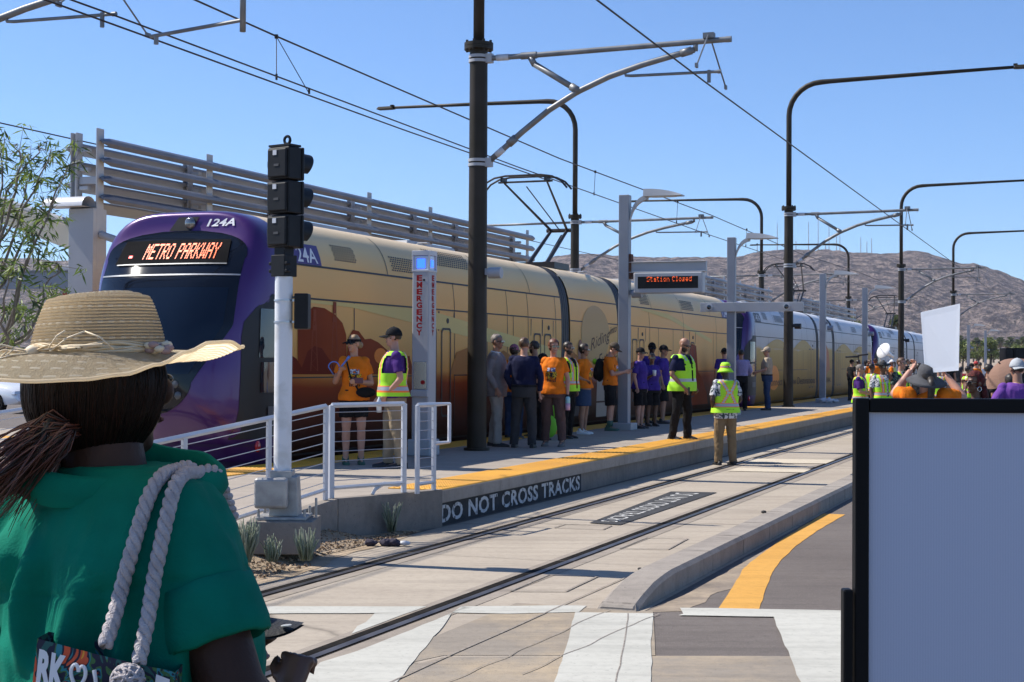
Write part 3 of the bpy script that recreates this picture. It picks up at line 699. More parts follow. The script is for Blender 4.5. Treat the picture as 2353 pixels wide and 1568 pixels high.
        for va in ((2.9, 3.6, 3.18, 3.42, 9, 7), (4.8, 6.3, 3.14, 3.38, 18, 7), (6.4, 8.2, 3.34, 3.62, 20, 8), (18.6, 19.4, 3.14, 3.52, 10, 10), (22.5, 23.8, 3.14, 3.4, 14, 6)):
            v = MB(); vent(*va); v.build('vent_grille', M_line, root)
        # fleet number plates at both ends
        for s0, tx in ((1.55, number), (L - 2.5, number[:-1] + 'B')):
            q = MB(); zs = [3.075, 3.2, 3.36]
            q.grid([[(s0, Y(z, .008), z), (s0 + .9, Y(z, .008), z)] for z in zs] if sgn < 0 else [[(s0 + .9, Y(z, .008), z), (s0, Y(z, .008), z)] for z in zs]); pl = q.build('number_plate', M_purp_v if livery == 'A' else M_gask, root)
            q = MB(); lettering(q, tx, lambda a, c: (s0 + (.1 + .7 * a if sgn < 0 else .8 - .7 * a), Y(3.1 + .21 * c, .014), 3.1 + .21 * c), font_bold=.012); q.build('fleet_number', M_wht, pl)
    side(-1)
    b = MB(); b.box((L / 2, 0, .42), (L - 4, 2.2, .5)); 
    for s in (4, 6, 14, 15.8, 23.5, 25.4):
        for sg_ in (-1, 1): b.cyl((s, sg_ * .72, .31), .3, .12, 20, 0, 'Y')
    b.build('running_gear', M_dark, root)
    # roof boxes and pantograph
    b = MB()
    for s in (4.5, 8.0, 20.5, 24.0): b.box((s, 0, 3.74), (2.2, 1.1, .14), taper=.92)
    for s in (2.6, 7.3, 16.0, 22): b.box((s, -.62, 3.73), (.34, .05, .05)); b.box((s + .1, -.62, 3.78), (.12, .2, .03))
    b.build('roof_equipment', M_lgrey, root, bev=.02)
    pan_ = MB(); bx = 15.2
    pan_.box((bx, 0, 3.86), (1.0, .9, .14)); kz, tz = 4.75, 5.72
    for yy in (-.35, .35):
        pan_.tube([(bx - .35, yy * .6, 3.9), (bx + 1.1, yy * .55, kz)], [.05, .035], 8)
        pan_.tube([(bx + 1.1, yy * .55, kz), (bx - 1.1, yy * 1.4, tz - .12)], [.032, .022], 8)
    pan_.tube([(bx + .1, .0, 3.9), (bx + 1.25, 0, kz - .1)], .022, 6); pan_.tube([(bx + 1.16, 0, kz), (bx - 1.05, 0, tz - .2)], .014, 6); pan_.tube([(bx + 1.1, -.3, kz), (bx + 1.1, .3, kz)], .045, 8)
    for dx in (-1.28, -.98):
        pan_.tube([(bx + dx, -1.0, tz - .28), (bx + dx, -.86, tz - .12), (bx + dx, -.66, tz - .02), (bx + dx, -.4, tz + .02), (bx + dx, .4, tz + .02), (bx + dx, .66, tz - .02), (bx + dx, .86, tz - .12), (bx + dx, 1.0, tz - .28)], .022, 8)
    pan_.tube([(bx - 1.13, -.62, tz - .1), (bx - 1.13, .62, tz - .1)], .022, 8)
    for yy in (-.5, .5): pan_.box((bx - 1.13, yy, tz - .06), (.3, .04, .1))
    pan_.build('pantograph', M_dark, root, auto=40)
    return root, wrap, front_body, mid_body, rear_body
tr1 = make_train('A', '124A', 'train in a tan and orange sunset wrap with a purple cab nose reading METRO PARKWAY', 16.6, 'METRO PARKWAY')
tr2 = make_train('B', '147A', 'train with a silver top and golden brown hills wrap, second along the platform', 46.8, 'METRO PARKWAY')
tr3 = make_train('C', '131A', 'silver and lilac train, farthest along the platform, half hidden by the raised white sign', 77.0)
# ------------------------------------------------------------------ pictures printed on the wraps
def onside(u0, px, py):                         # sighted point on the car side -> (s, z) of that train
    d = ray(px, py); t = (11.46 - 1.33 - uv_of(EYE)[1]) / uv_of(d)[1]; P = EYE + d * t
    return uv_of(P)[0] - u0, P.z
def decal(root, name, polys, m, off=.009):
    b = MB()
    for p in polys: b.sheet([(s, -(sideY(z) + off), z) for s, z in p])
    o = b.build(name, m, root)
    bm = bmesh.new(); bm.from_mesh(o.data)
    for f in bm.faces:
        if f.normal.y > 0: f.normal_flip()
    bm.to_mesh(o.data); bm.free(); return o
Z5 = lambda u0, ox, oy, k, pts: [onside(u0, (ox + x / k) / 1.7407, (oy + y / k) / 1.7407) for x, y in pts]
def clampz(p, z0, z1): return [(s, min(max(z, z0), z1)) for s, z in p]
M_mes = mk('mesa_print', (.20, .030, .006), .5, 0, (.28, .05, .009), .6, spec=.08)
M_mes2 = mk('dark_mesa_print', (.13, .012, .003), .5, 0, (.17, .02, .004), .6, spec=.08)
M_mes3 = mk('tan_mesa_print', (.40, .17, .05), .5, spec=.08)
M_rayp = mk('light_ray_print', (.68, .52, .2), .45, spec=.08)
M_glow = mk('sun_glow_print', (.75, .22, .03), .35, spec=.08)
r1 = tr1[0]
decal(r1, 'ray_print', [[(1.5, 2.9), (1.5, 2.62), (4.4, 2.62), (12.6, 1.9), (12.6, 2.1), (5, 2.63)]][:0] + [[(1.5, 2.55), (3.3, 2.52), (12.6, 1.78), (12.6, 1.98), (6, 2.58), (1.5, 2.58)]], M_rayp, .0085)
decal(r1, 'mesa_print', [clampz(Z5(16.6, 1100, 900, 1.6807, p), 1.525, 2.585) for p in (
    [(150, 1005), (150, 690), (210, 590), (255, 550), (330, 560), (400, 605), (450, 660), (475, 740), (480, 1005)],
    [(470, 1005), (490, 760), (520, 705), (560, 715), (600, 770), (640, 765), (690, 790), (760, 850), (850, 900), (900, 880), (930, 1005)])], M_mes, .010)
decal(r1, 'mesa_print', [clampz(Z5(16.6, 1100, 900, 1.6807, p), 1.525, 2.585) for p in (
    [(110, 1005), (110, 880), (140, 900), (175, 960), (215, 850), (260, 815), (310, 830), (350, 890), (385, 940), (400, 1005)],)], M_mes2, .0115)
for q_ in ([(6.9, 1.525), (7.2, 1.9), (7.8, 2.0), (8.6, 1.8), (9.4, 1.95), (10.4, 1.7), (10.6, 1.525)], [(13.25, 1.525), (13.25, 2.0), (13.9, 1.8), (14.5, 1.6), (15, 1.525)]): decal(r1, 'mesa_print', [q_], M_mes3, .0095)
decal(r1, 'sun_glow', [[(4.25 + .22 * math.cos(a), 1.82 + .12 * math.sin(a)) for a in [2 * math.pi * k / 16 for k in range(16)]]], M_glow, .0125)
tw_ = MB()
for s, z0, z1 in ((2.15, 1.6, 2.42), (2.75, 1.6, 2.55)):
    w0 = .10; f = lambda z: w0 * (1 - .75 * (z - z0) / (z1 - z0))
    def q(a, b, t=.012): tw_.add([(a[0] - t, -1.343, a[1]), (a[0] + t, -1.343, a[1]), (b[0] + t, -1.343, b[1]), (b[0] - t, -1.343, b[1])], [(0, 1, 2, 3)])
    for sg_ in (-1, 1): q((s + sg_ * f(z0), z0), (s + sg_ * f(z1), z1))
    for k in range(8):
        za, zb = z0 + (z1 - z0) * k / 8, z0 + (z1 - z0) * (k + 1) / 8; sg_ = 1 if k % 2 else -1; q((s - sg_ * f(za), za), (s + sg_ * f(zb), zb), .006)
    tw_.box((s, -1.342, z1 - .05), (.09, .004, .16)); tw_.box((s, -1.342, z1 - .22), (.13, .004, .07))
tw_.build('tower_print', mk('tower_print_red', (.25, .05, .02), .4, spec=.08), r1)
# centre car: big cloud shape, lettering, portrait of a man in a suit
decal(r1, 'cloud_print', [[(14.9 + 1.0 * math.cos(a), 2.35 + .62 * math.sin(a)) for a in [2 * math.pi * k / 24 for k in range(24)]]], mk('cloud_print_tan', (.50, .31, .12), .35, spec=.08), .007)
M_ink = mk('brown_ink', (.11, .065, .045), .5, spec=.08)
lt = MB()
def lin(s0, z0, s1, z1, hh): return lambda a, b: (s0 + (s1 - s0) * a, -(1.327 + .012), z0 + (z1 - z0) * a + hh * b)
lettering(lt, 'Riding', lin(14.55, 1.9, 15.95, 2.18, .34), shear=.2); lettering(lt, 'into', lin(15.95, 2.36, 16.45, 2.44, .16), shear=.2)
lettering(lt, 'the', lin(14.75, 1.68, 15.15, 1.74, .14), shear=.2); lettering(lt, 'Future', lin(15.1, 1.6, 16.5, 1.86, .3), shear=.2)
lt.build('wrap_lettering', M_ink, r1)
decal(r1, 'portrait_print', [[(13.25, .62), (13.25, 1.5), (13.45, 1.68), (13.75, 1.76), (14.15, 1.66), (14.45, 1.4), (14.5, .62)]], mk('suit_print', (.09, .075, .07), .5, spec=.08), .010)
decal(r1, 'portrait_print', [[(13.84 + .16 * math.cos(a), 1.98 + .24 * math.sin(a)) for a in [2 * math.pi * k / 16 for k in range(16)]], ], mk('face_print', (.30, .16, .11), .5, spec=.08), .011)
decal(r1, 'portrait_print', [[(13.7, 1.74), (13.98, 1.74), (13.86, 1.4)]], M_wht, .0115)
decal(r1, 'poster_print', [[(15.0, .55), (15.75, .55), (15.75, 1.35), (15.0, 1.35)]], mk('pale_print', (.42, .36, .3), .5, spec=.08), .011)
# B car: red city map shape near the far door
decal(r1, 'city_print', [[(22.7, .6), (22.9, 1.5), (23.1, 2.1), (23.3, 2.25), (23.8, 2.2), (24.0, 1.5), (24.5, 1.3), (25, .9), (25.2, .6)], [(17.3, 1.52), (17.3, 1.7), (19, 1.9), (20.4, 1.65), (22, 1.8), (22.6, 1.52)]], M_mes, .0105)
decal(r1, 'ray_print', [[(18.5, 3.0), (21, 2.85), (25.6, 2.3), (25.6, 2.4), (21, 2.98), (19, 3.04)]], M_rayp, .0085)
# second train: hills and lettering
r2 = tr2[0]
hill = lambda c, w_, h: [(c - w_, 2.24)] + [(c + w_ * (k / 8 - 1), 2.24 + h * math.sin(math.pi * k / 16) ** 1.2) for k in range(1, 16)] + [(c + w_, 2.24)]
for h_ in (hill(5.0, 2.4, .32), hill(9.9, 2.2, .36), hill(19.6, 2.4, .34), hill(24.4, 2.2, .3)): decal(r2, 'hill_print', [h_], mk('hill_print_gold', (.40, .26, .06), .35, spec=.08), .010)
decal(r2, 'sun_print', [[(4.3 + .95 * math.cos(a), 1.25 + .42 * math.sin(a)) for a in [2 * math.pi * k / 24 for k in range(24)]]], mk('sun_print_orange', (.8, .26, .03), .35, spec=.08), .011)
decal(r2, 'city_print', [[(13.6, 1.5), (13.8, 2.1), (14.2, 2.45), (14.4, 2.95), (14.8, 3.0), (15.0, 2.5), (15.6, 2.2), (15.9, 1.5), (15.2, 1.35), (14.8, .7), (14.4, 1.35)]], mk('city_print_rust', (.42, .12, .04), .4, spec=.08), .011)
decal(r2, 'city_print', [[(14.4, 1.6), (14.4, 2.4), (14.75, 2.5), (15.0, 2.3), (15.0, 1.6)]], mk('city_print_blue', (.35, .45, .6), .4), .0125)
lt = MB(); l2 = lambda s0, s1, z, h: (lambda a, b: (s0 + (s1 - s0) * a, -1.344, z + h * b))
lettering(lt, 'Connect to', l2(3.3, 6.6, .98, .26), shear=.1); lettering(lt, 'New Destinations', l2(6.9, 12.4, .98, .26), shear=.1); lettering(lt, 'CENTRAL', l2(13.4, 16.2, .98, .2), font_bold=.01)
lt.build('wrap_lettering', M_ink, r2)
# ------------------------------------------------------------------ overhead line poles with lamp arms and cantilevers
def arc(c, r, a0, a1, n): return [(c[0] + r * math.cos(R(a0 + (a1 - a0) * k / n)), c[1] + r * math.sin(R(a0 + (a1 - a0) * k / n))) for k in range(n + 1)]
def make_pole(label, u, v, z0, lamp_dir, reach, group, drop=False, far_tube=False):
    root = thing('overhead_line_pole', label, 'pole', T(u, v, z0), TR, group); H = 6.62 - z0
    b = MB(); b.tube([(0, 0, 0), (0, 0, H)], [.152, .138], 24); b.cyl((0, 0, .02), .2, .04, 24); b.build('pole', M_bronze, root, auto=40)
    b = MB(); b.cyl((0, 0, H), .225, .05, 24); b.cyl((0, 0, H - .055), .225, .05, 24)
    for k in range(8): a = k * math.pi / 4; b.cyl((.195 * math.cos(a), .195 * math.sin(a), H - .02), .022, .16, 6)
    b.build('flange', M_bronze, root, auto=40)
    s = lamp_dir; top = 10.5 - z0; r = 1.0
    pts = [(0, 0, H), (0, 0, top - r - 1), (0, 0, top - r)] + [(0, s * (r - r * math.cos(R(q))), top - r + r * math.sin(R(q))) for q in range(12, 91, 13)] + [(0, s * (r + .3), top + .01), (0, s * 4.0, top + .06), (0, s * 6.7, top + .1)]
    n = len(pts); rad = [.085] * (n - 3) + [.075, .06, .048]
    b = MB(); b.tube(pts, rad, 14); b.build('lamp_arm', M_bronze, root, smooth=True)
    b = MB(); b.box((0, s * 7.0, top + .1), (.3, .62, .085), taper=.8); b.box((0, s * 6.75, top + .17), (.12, .12, .06)); b.box((0, s * 7.02, top + .052), (.24, .5, .01)); b.build('lamp_head', M_bronze, root, bev=.02)
    k = reach / 3.87; Y = lambda t: -t * k; zz = lambda z: z - z0
    for hz in (zz(6.4), zz(4.8)):
        b = MB(); b.cyl((0, 0, hz + .035), .156, .045, 24); b.cyl((0, 0, hz - .035), .156, .045, 24); b.box((0, -.18, hz), (.1, .1, .14)); b.build('pole_clamp', M_lgrey, root, auto=40)
    b = MB(); b.tube([(0, Y(.16), zz(6.4)), (0, Y(1.0), zz(6.4)), (0, Y(3.87), zz(6.43))], .042, 12); b.tube([(0, Y(3.87), zz(6.43)), (0, Y(3.95), zz(6.43))], .045, 12)
    b.tube([(0, Y(.7), zz(6.4)), (0, Y(.95), zz(6.4))], .055, 12); b.build('top_tube', M_galv, root, auto=40)
    b = MB(); b.tube([(0, Y(.16), zz(4.8)), (0, Y(.42), zz(5.0)), (0, Y(.72), zz(5.24)), (0, Y(1.15), zz(5.55)), (0, Y(1.6), zz(5.8)), (0, Y(2.1), zz(6.0)), (0, Y(2.6), zz(6.14)), (0, Y(3.1), zz(6.25)), (0, Y(3.4), zz(6.31))], .046, 12)
    b.tube([(0, Y(.5), zz(5.065)), (0, Y(.62), zz(5.16))], .062, 12); b.tube([(0, Y(3.2), zz(6.27)), (0, Y(3.36), zz(6.305))], .06, 12); b.box((0, Y(3.42), zz(6.36)), (.05, .06, .14)); b.build('curved_bracket', M_galv, root, smooth=True)
    for q0, q1, z_0, z_1 in ((.3, .5, 6.4, 6.4), (.3, .42, 4.905, 5.0)):
        b = MB(); b.tube([(0, Y(q0), zz(z_0)), (0, Y(q1), zz(z_1))], .05, 10); b.build('insulator', M_white, root, smooth=True)
    b = MB(); b.tube([(0, Y(.85), zz(6.37)), (0, Y(.92), zz(6.25))], .05, 8); b.tube([(0, Y(.92), zz(6.26)), (0, Y(1.55), zz(5.86))], .048, 10); b.tube([(0, Y(1.5), zz(5.89)), (0, Y(1.64), zz(5.8))], .06, 8); b.build('strut', M_galv, root, smooth=True)
    b = MB(); b.tube([(0, Y(2.34), zz(6.07)), (0, Y(2.36), zz(6.0)), (0, Y(2.45), zz(5.99)), (0, Y(3.75), zz(5.97))], .022, 8); b.tube([(0, Y(3.75), zz(5.97)), (0, Y(3.8), zz(5.97))], .03, 8); b.tube([(0, Y(3.62), zz(6.0)), (0, Y(3.62), zz(5.82))], .028, 8); b.build('steady_arm', M_galv, root, auto=50)
    b = MB(); b.box((0, Y(3.62), zz(6.5)), (.12, .16, .08)); b.tube([(-.06, Y(3.62), zz(6.5)), (-.9, Y(3.66), zz(5.9))], .012, 5); b.tube([(.06, Y(3.62), zz(6.5)), (.9, Y(3.66), zz(5.9))], .012, 5)
    for e in (-.9, .9): b.box((e, Y(3.66), zz(5.9)), (.09, .03, .06))
    b.build('suspension', M_galv, root)
    if drop:
        b = MB(); b.tube([(0, Y(3.95), zz(6.43)), (0, -6.1, zz(6.45))], .042, 10); b.tube([(0, -6.1, zz(6.5)), (0, -6.1, zz(5.62))], .036, 10); b.build('drop_pipe', M_galv, root, smooth=True)
        b = MB(); b.tube([(0, -6.1, zz(5.76)), (.1, -4.75, zz(5.68))], .024, 8); b.tube([(.1, -4.83, zz(5.7)), (.1, -4.83, zz(5.58))], .03, 8); b.build('steady_arm', M_galv, root)
    if far_tube:
        b = MB(); b.tube([(0, .16, zz(6.4)), (0, 3.2, zz(6.38))], .04, 10); b.build('top_tube', M_galv, root, smooth=True)
    return root
g1 = 'bronze overhead line poles standing on the platform'; g2 = 'bronze overhead line poles beyond the trains'
for i, (u, v, lb) in enumerate([(21.66, 8.87, 'thickest bronze pole, nearest the camera, its top cut by the frame'), (47.6, 8.97, 'bronze pole with a long lamp arm, standing on the platform right of the white-capped man'), (77, 8.95, 'bronze pole with lamp arm rising just left of the raised white sign'), (105.9, 8.9, 'farthest platform pole, its lamp arm cut by the right edge above the white sign')]):
    p = make_pole(lb, u, v, PLAT, -1, 3.87, g1)
    if i == 0 or True:
        b = MB(); s0 = 3.1 - PLAT if i == 0 else 2.9 - PLAT
        b.cyl((-.02, -.30, s0), .085, .2, 16, 0, 'Y'); b.box((-.02, -.18, s0 + .02), (.05, .1, .1)); b.build('loudspeaker', M_lgrey if i == 0 else M_dark, p, auto=40)
for u, v, rch, lb, dr, ft in [(15.6, 15.5, 4.4, 'pole at upper left whose grey tubes reach over the train front', True, False), (48.1, 16.2, 4.6, 'bronze pole behind the train pantograph with its lamp arm pointing left', False, True), (80.4, 16.6, 4.6, 'bronze pole behind the departure display with its lamp arm pointing left', False, True), (113, 16.9, 4.6, 'distant bronze pole against the mountain with its lamp arm pointing left', False, True)]:
    make_pole(lb, u, v, PLAT if u > 19 else 0, 1, rch, g2, dr, ft)
# wires
def wire(name, label, pts, r, cat='wire'):
    b = MB(); out = []
    for (a, c) in zip(pts, pts[1:]):
        for k in range(8): out.append(T(*(a[i] + (c[i] - a[i]) * k / 8 for i in range(3))))
    out.append(T(*pts[-1])); b.tube(out, r, 6); return tag(b.build(name, M_wire, smooth=True), label, cat, 'overhead line wires')
wire('contact_wire', 'single dark wire over the near track, crossing the upper right sky', [(-6, 5.3, 6.05), (21.66, 5.32, 5.84), (47.6, 5.3, 5.8), (77, 5.3, 5.78), (105.9, 5.3, 5.78), (150, 5.3, 5.8)], .012)
wire('contact_wire', 'upper one of the close pair of wires over the train front', [(-6, 11.2, 6.0), (15.6, 11.12, 5.92), (30, 11.4, 5.86), (48.1, 11.6, 5.86), (80, 11.5, 5.86), (130, 11.5, 5.86)], .012)
wire('contact_wire', 'lower one of the close pair of wires over the train front', [(-6, 10.6, 5.8), (15.6, 10.95, 5.74), (24, 11.22, 5.76), (32, 11.42, 5.8)], .012)
wire('messenger_wire', 'dark support wire running high above the train and past the big pole', [(-6, 11.3, 7.2), (10, 11.4, 6.8), (20, 11.46, 6.6), (33, 11.5, 6.42), (48.1, 11.6, 6.52), (64, 11.5, 6.32), (80, 11.5, 6.5), (130, 11.5, 6.45)], .014)
wire('feeder_wire', 'thin dark wire entering the frame at left above the louvred canopy', [(-10, 20, 6.5), (24, 20, 6.36), (120, 20, 6.3)], .014)
for i, (u, za, zb, vv, lb) in enumerate([(20.0, 6.6, 5.9, .0, 'V shaped hanger above the train front'), (35.6, 6.42, 5.86, .0, 'hanger right of the pantograph, left of the grey lamp post'), (43.5, 6.48, 5.86, .0, 'hanger between the two grey lamp posts'), (53, 6.45, 5.86, 0, 'hanger right of the second grey lamp post'), (60, 6.36, 5.86, 0, 'hanger in front of the mountain left of the second bronze pole')]):
    b = MB(); m = T(u, 11.47, za)
    if i == 0:
        b.tube([m, T(u - .25, 11.32, zb + .0)], .007, 5); b.tube([m, T(u + .35, 11.1, zb - .12)], .007, 5); b.box(tuple(T(u - .25, 11.32, zb + .04)), (.03, .03, .09)); b.box(tuple(T(u + .35, 11.1, zb - .08)), (.03, .03, .09))
    else: b.tube([m, T(u, 11.5, zb)], .007, 5); b.box(tuple(T(u, 11.5, zb + .02)), (.03, .03, .08))
    b.box(tuple(m), (.05, .05, .06)); tag(b.build('wire_hanger', M_wire), lb, 'hanger', 'hangers between the overhead wires')
# ------------------------------------------------------------------ grey lamp posts on the platform
def lamp_post(label, u, h, v=8.9, extra=None):
    root = thing('lamp_post', label, 'lamp post', T(u, v, PLAT), TR, 'grey square lamp posts along the platform')
    b = MB(); b.box((0, 0, h / 2), (.21, .21, h)); b.build('post', M_mgrey, root, bev=.012)
    b = MB(); b.box((0, 0, .07), (.46, .42, .14)); b.build('base', M_lgrey, root, bev=.01)
    b = MB(); rings = []
    for k in range(9):
        a = R(10 + 80 * k / 8); y = -.1 - .42 * (1 - math.cos(a)) * .9; z = h - .55 + .5 * math.sin(a); t = .09 - .03 * k / 8
        rings.append([(-.05, y, z - t), (.05, y, z - t), (.05, y - .02, z + t * .6), (-.05, y - .02, z + t * .6)])
    b.loft(rings); b.build('bracket', M_lgrey, root, auto=50)
    b = MB(); rings = []
    for k in range(8):
        y = -.42 - .78 * k / 7; t = .13 * (1 - (k / 7) ** 2.2) + .02; z = h - .05
        rings.append([(-.16, y, z), (.16, y, z), (.14, y, z + t), (-.14, y, z + t)])
    b.loft(rings); b.box((0, -.8, h - .055), (.24, .5, .012), 1); b.build('lamp_head', [M_lgrey, M_white], root, auto=40)
    b = MB(); b.cyl((0, -.26, 2.75 if h > 4.6 else 2.6), .085, .2, 16, 0, 'Y'); b.box((0, -.13, 2.78), (.05, .1, .1)); b.build('loudspeaker', M_mgrey, root, auto=40)
    return root
lp1 = lamp_post('grey square lamp post carrying the orange departure display', 29.6, 4.75)
lp2 = lamp_post('grey square lamp post with a camera crossbar, behind the safety vest man', 39.3, 4.65)
lamp_post('grey lamp post right of the bronze pole, plastic wrap heaped at its foot', 53.6, 4.5)
lamp_post('grey lamp post between the brown train end and the white sousaphone bell', 64, 4.5)
lamp_post('distant lamp post with a white paper tied on, between the palo verde trees', 119, 4.3)
lamp_post('most distant grey lamp post, right of the one with white paper', 138, 4.3)
# display sign hung from a beam on the first lamp post
ds_ = thing('departure_display', 'grey departure display with broken orange dot text hanging under a beam', 'display', T(29.6, 8.9, 3.66), TR)
b = MB(); b.box((0, -.9, 0), (.12, 1.58, .2)); b.box((0, -.9, .1), (.2, 1.58, .015)); b.box((0, -.9, -.1), (.2, 1.58, .015)); b.build('beam', M_lgrey, ds_, bev=.006)
b = MB(); b.box((0, -.13, .02), (.16, .05, .5)); b.build('rusty_bracket', M_rust, ds_)
b = MB(); b.box((0, -.93, -.32), (.24, 1.42, .42)); cs = b.build('case', M_lgrey, ds_, bev=.025)
b = MB(); b.box((-.123, -.93, -.315), (.008, 1.24, .24)); b.build('screen', M_blk, cs)
b = MB(); dd, wd = dots('Station Closed')
for dx, dz in dd:
    if dz in (3, 1) : continue                     # rows of the panel that were dark
    y = -.50 - (.92) * (dx + .5) / wd; z = -.275 + .014 * (dz - 1); b.box((-.129, y, z), (.004, .0085, .0115))
b.build('display_text', M_led, cs)
cb = thing('camera_crossbar', 'grey crossbar with two black camera domes on the second lamp post', 'camera bar', T(39.3, 8.9, 3.2), TR)
b = MB(); b.box((-.13, -.55, 0), (.1, 2.7, .24)); b.build('bar', M_lgrey, cb, bev=.008)
for y in (.55, -1.48):
    b = MB(); b.cyl((-.2, y, .0), .085, .05, 18, 0, 'X'); c_ = b.build('camera', M_white, cb, auto=40); b = MB(); b.ball((-.225, y, 0), .062, 14); b.build('dome', M_glass, c_, smooth=True)
# ------------------------------------------------------------------ emergency call columns
def emergency(label, u, v, em=1.0):
    root = thing('emergency_column', label, 'call column', T(u, v, PLAT), TR, 'white emergency call columns')
    b = MB(); b.box((0, 0, .12), (.36, .36, .24)); b.build('base', M_lgrey, root, bev=.02)
    b = MB(); b.box((.0, 0, 1.33), (.27, .27, 2.66)); b.build('body', mk('column_white', (.42, .42, .44), .45, 0, (.38, .38, .4), 2), root, bev=.02)
    b = MB(); b.box((0, 0, 2.78), (.235, .235, .2)); b.build('beacon', mk('blue_lamp_glass', (.45, .5, .62), .1, 0, coat=1), root)
    b = MB(); b.box((-.122, .0, 2.77), (.01, .12, .13)); b.box((.0, -.122, 2.77), (.08, .01, .1)); b.build('blue_light', mk('blue_light', (.02, .09, 1.0), .4, emit=2.2), root)
    b = MB(); b.box((0, 0, 2.92), (.28, .28, .07)); b.box((0, 0, 2.665), (.28, .28, .03))
    for sx_ in (-1, 1):
        for sy_ in (-1, 1): b.box((sx_ * .125, sy_ * .125, 2.78), (.028, .028, .24))
    b.build('cap', M_white, root, bev=.006)
    t = MB(); N = 9
    for i, ch in enumerate('EMERGENCY'):
        z = 2.56 - .098 * i
        lettering(t, ch, lambda a, c, z=z: (-.139, .06 - .088 * a, z + .084 * (c - .5)), font_bold=.05)
        lettering(t, ch, lambda a, c, z=z: (-.04 + .08 * a, -.139, z + .084 * (c - .5)), font_bold=.05)
    t.build('emergency_lettering', M_red, root)
    b = MB(); b.cyl((-.137, -.055, 2.53), .016, .006, 12, 0, 'X'); b.build('camera_hole', M_blk, root)
    b = MB(); b.box((-.135, 0, 1.16), (.02, .2, .4)); ph = b.build('call_panel', mk('brushed_panel', (.35, .33, .31), .25, .8), root, bev=.006)
    b = MB(); b.cyl((-.15, -.05, 1.06), .03, .02, 16, 0, 'X'); b.build('call_button', M_red, ph)
    b = MB(); b.box((-.15, 0, .9), (.05, .27, .1)); b.build('ledge', M_lgrey, root, bev=.015)
    return root
emergency('white emergency column with red lettering and blue light, beside the vest man', 20.1, 9.06)
pL = PT(162, 700, 26); uL, vL = uv_of(pL); emergency('white emergency column at left behind the tree, mostly hidden by the straw hat', uL, vL)
# ------------------------------------------------------------------ louvred shade canopy beyond the trains
def u_at(px, v):
    d = ray(px, 800); k = d.x / d.y; return v * (.9338 + k * .3577) / (.3577 - k * .9338)
CV = 14.6; c0 = u_at(205, CV)
def make_canopy(label, posts, first=True):
    root = thing('shade_canopy', label, 'canopy', T(posts[0], CV, PLAT), TR, 'louvred steel shade canopies')
    x0 = posts[0]
    for i, p in enumerate(posts):
        x = p - x0; b = MB(); top = 4.9
        b.box((x, .22, top / 2 + 1.6), (.16, .02, top - 3.2)); b.box((x, .32, top / 2 + 1.6), (.16, .02, top - 3.2)); b.box((x, .27, top / 2 + 1.6), (.02, .09, top - 3.2))
        b.box((x, -.17, top / 2 + 1.4), (.18, .025, top - 2.7)); b.box((x, .02, 4.15), (.05, .36, .12)); b.box((x, .05, 1.85), (.34, .46, 3.7))
        for z in (3.75, 4.03, 4.32, 4.62): b.box((x, .1, z), (.1, .16, .06))
        b.build('post', M_lgrey, root, bev=.008)
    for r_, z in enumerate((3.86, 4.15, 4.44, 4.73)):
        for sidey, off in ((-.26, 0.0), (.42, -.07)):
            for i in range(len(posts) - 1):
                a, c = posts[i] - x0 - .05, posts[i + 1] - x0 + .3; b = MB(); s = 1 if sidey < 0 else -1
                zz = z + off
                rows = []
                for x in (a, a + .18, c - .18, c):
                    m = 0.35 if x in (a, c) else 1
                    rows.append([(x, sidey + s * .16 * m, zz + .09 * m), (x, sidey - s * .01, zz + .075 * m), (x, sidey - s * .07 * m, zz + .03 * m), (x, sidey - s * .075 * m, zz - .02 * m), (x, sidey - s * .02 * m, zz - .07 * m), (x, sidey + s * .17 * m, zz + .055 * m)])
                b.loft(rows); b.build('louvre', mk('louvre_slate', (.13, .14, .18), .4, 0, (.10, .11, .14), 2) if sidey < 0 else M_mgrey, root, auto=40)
    return root
posts = [c0] + [u_at(px, CV) for px in (459, 650, 830, 972, 1067, 1197)]
cn = make_canopy('grey steel canopy of perforated louvres rising behind the first train', posts)
b = MB(); b.loft([[(-.1, .25, 3.42), (.1, .25, 3.42), (.1, .25, 3.05), (-.1, .25, 3.05)], [(-.1, 2.6, 4.1), (.1, 2.6, 4.1), (.1, 2.6, 3.85), (-.1, 2.6, 3.85)]]); b.build('canopy_arm', mk('cream_steel', (.62, .55, .42), .5), cn)
b = MB(); b.tube([(0, .25, 3.45), (0, 2.6, 4.14)], .07, 10); b.tube([(0, -.2, 3.3), (0, -1.0, 3.05)], .06, 10); b.build('canopy_arm', M_lgrey, cn)
b = MB(); b.box((.3, 1.9, 2.62), (.18, 3.2, .27)); b.box((.3, 1.9, 2.77), (.24, 3.2, .02)); b.build('canopy_beam', M_mgrey, cn)
b = MB(); rr = []
for k in range(9):
    a = math.pi * k / 8; rr.append([(-.2 - .18 * math.cos(a) , y, 3.72 + .16 * math.sin(a)) for y in (-.12, .62)])
b.grid(rr); b.add([(-.38, -.12, 3.72), (-.02, -.12, 3.72), (-.02, .62, 3.72), (-.38, .62, 3.72)], [(0, 1, 2, 3)]); b.build('canopy_lamp', M_white, cn, auto=40)
sp_ = posts[2] - posts[1]
make_canopy('grey louvred canopy behind the second train, right of the departure display', [53 + 3.1 * k for k in range(7)])
make_canopy('farthest louvred canopy, low against the mountain behind the silver train', [80 + 3.1 * k for k in range(7)])
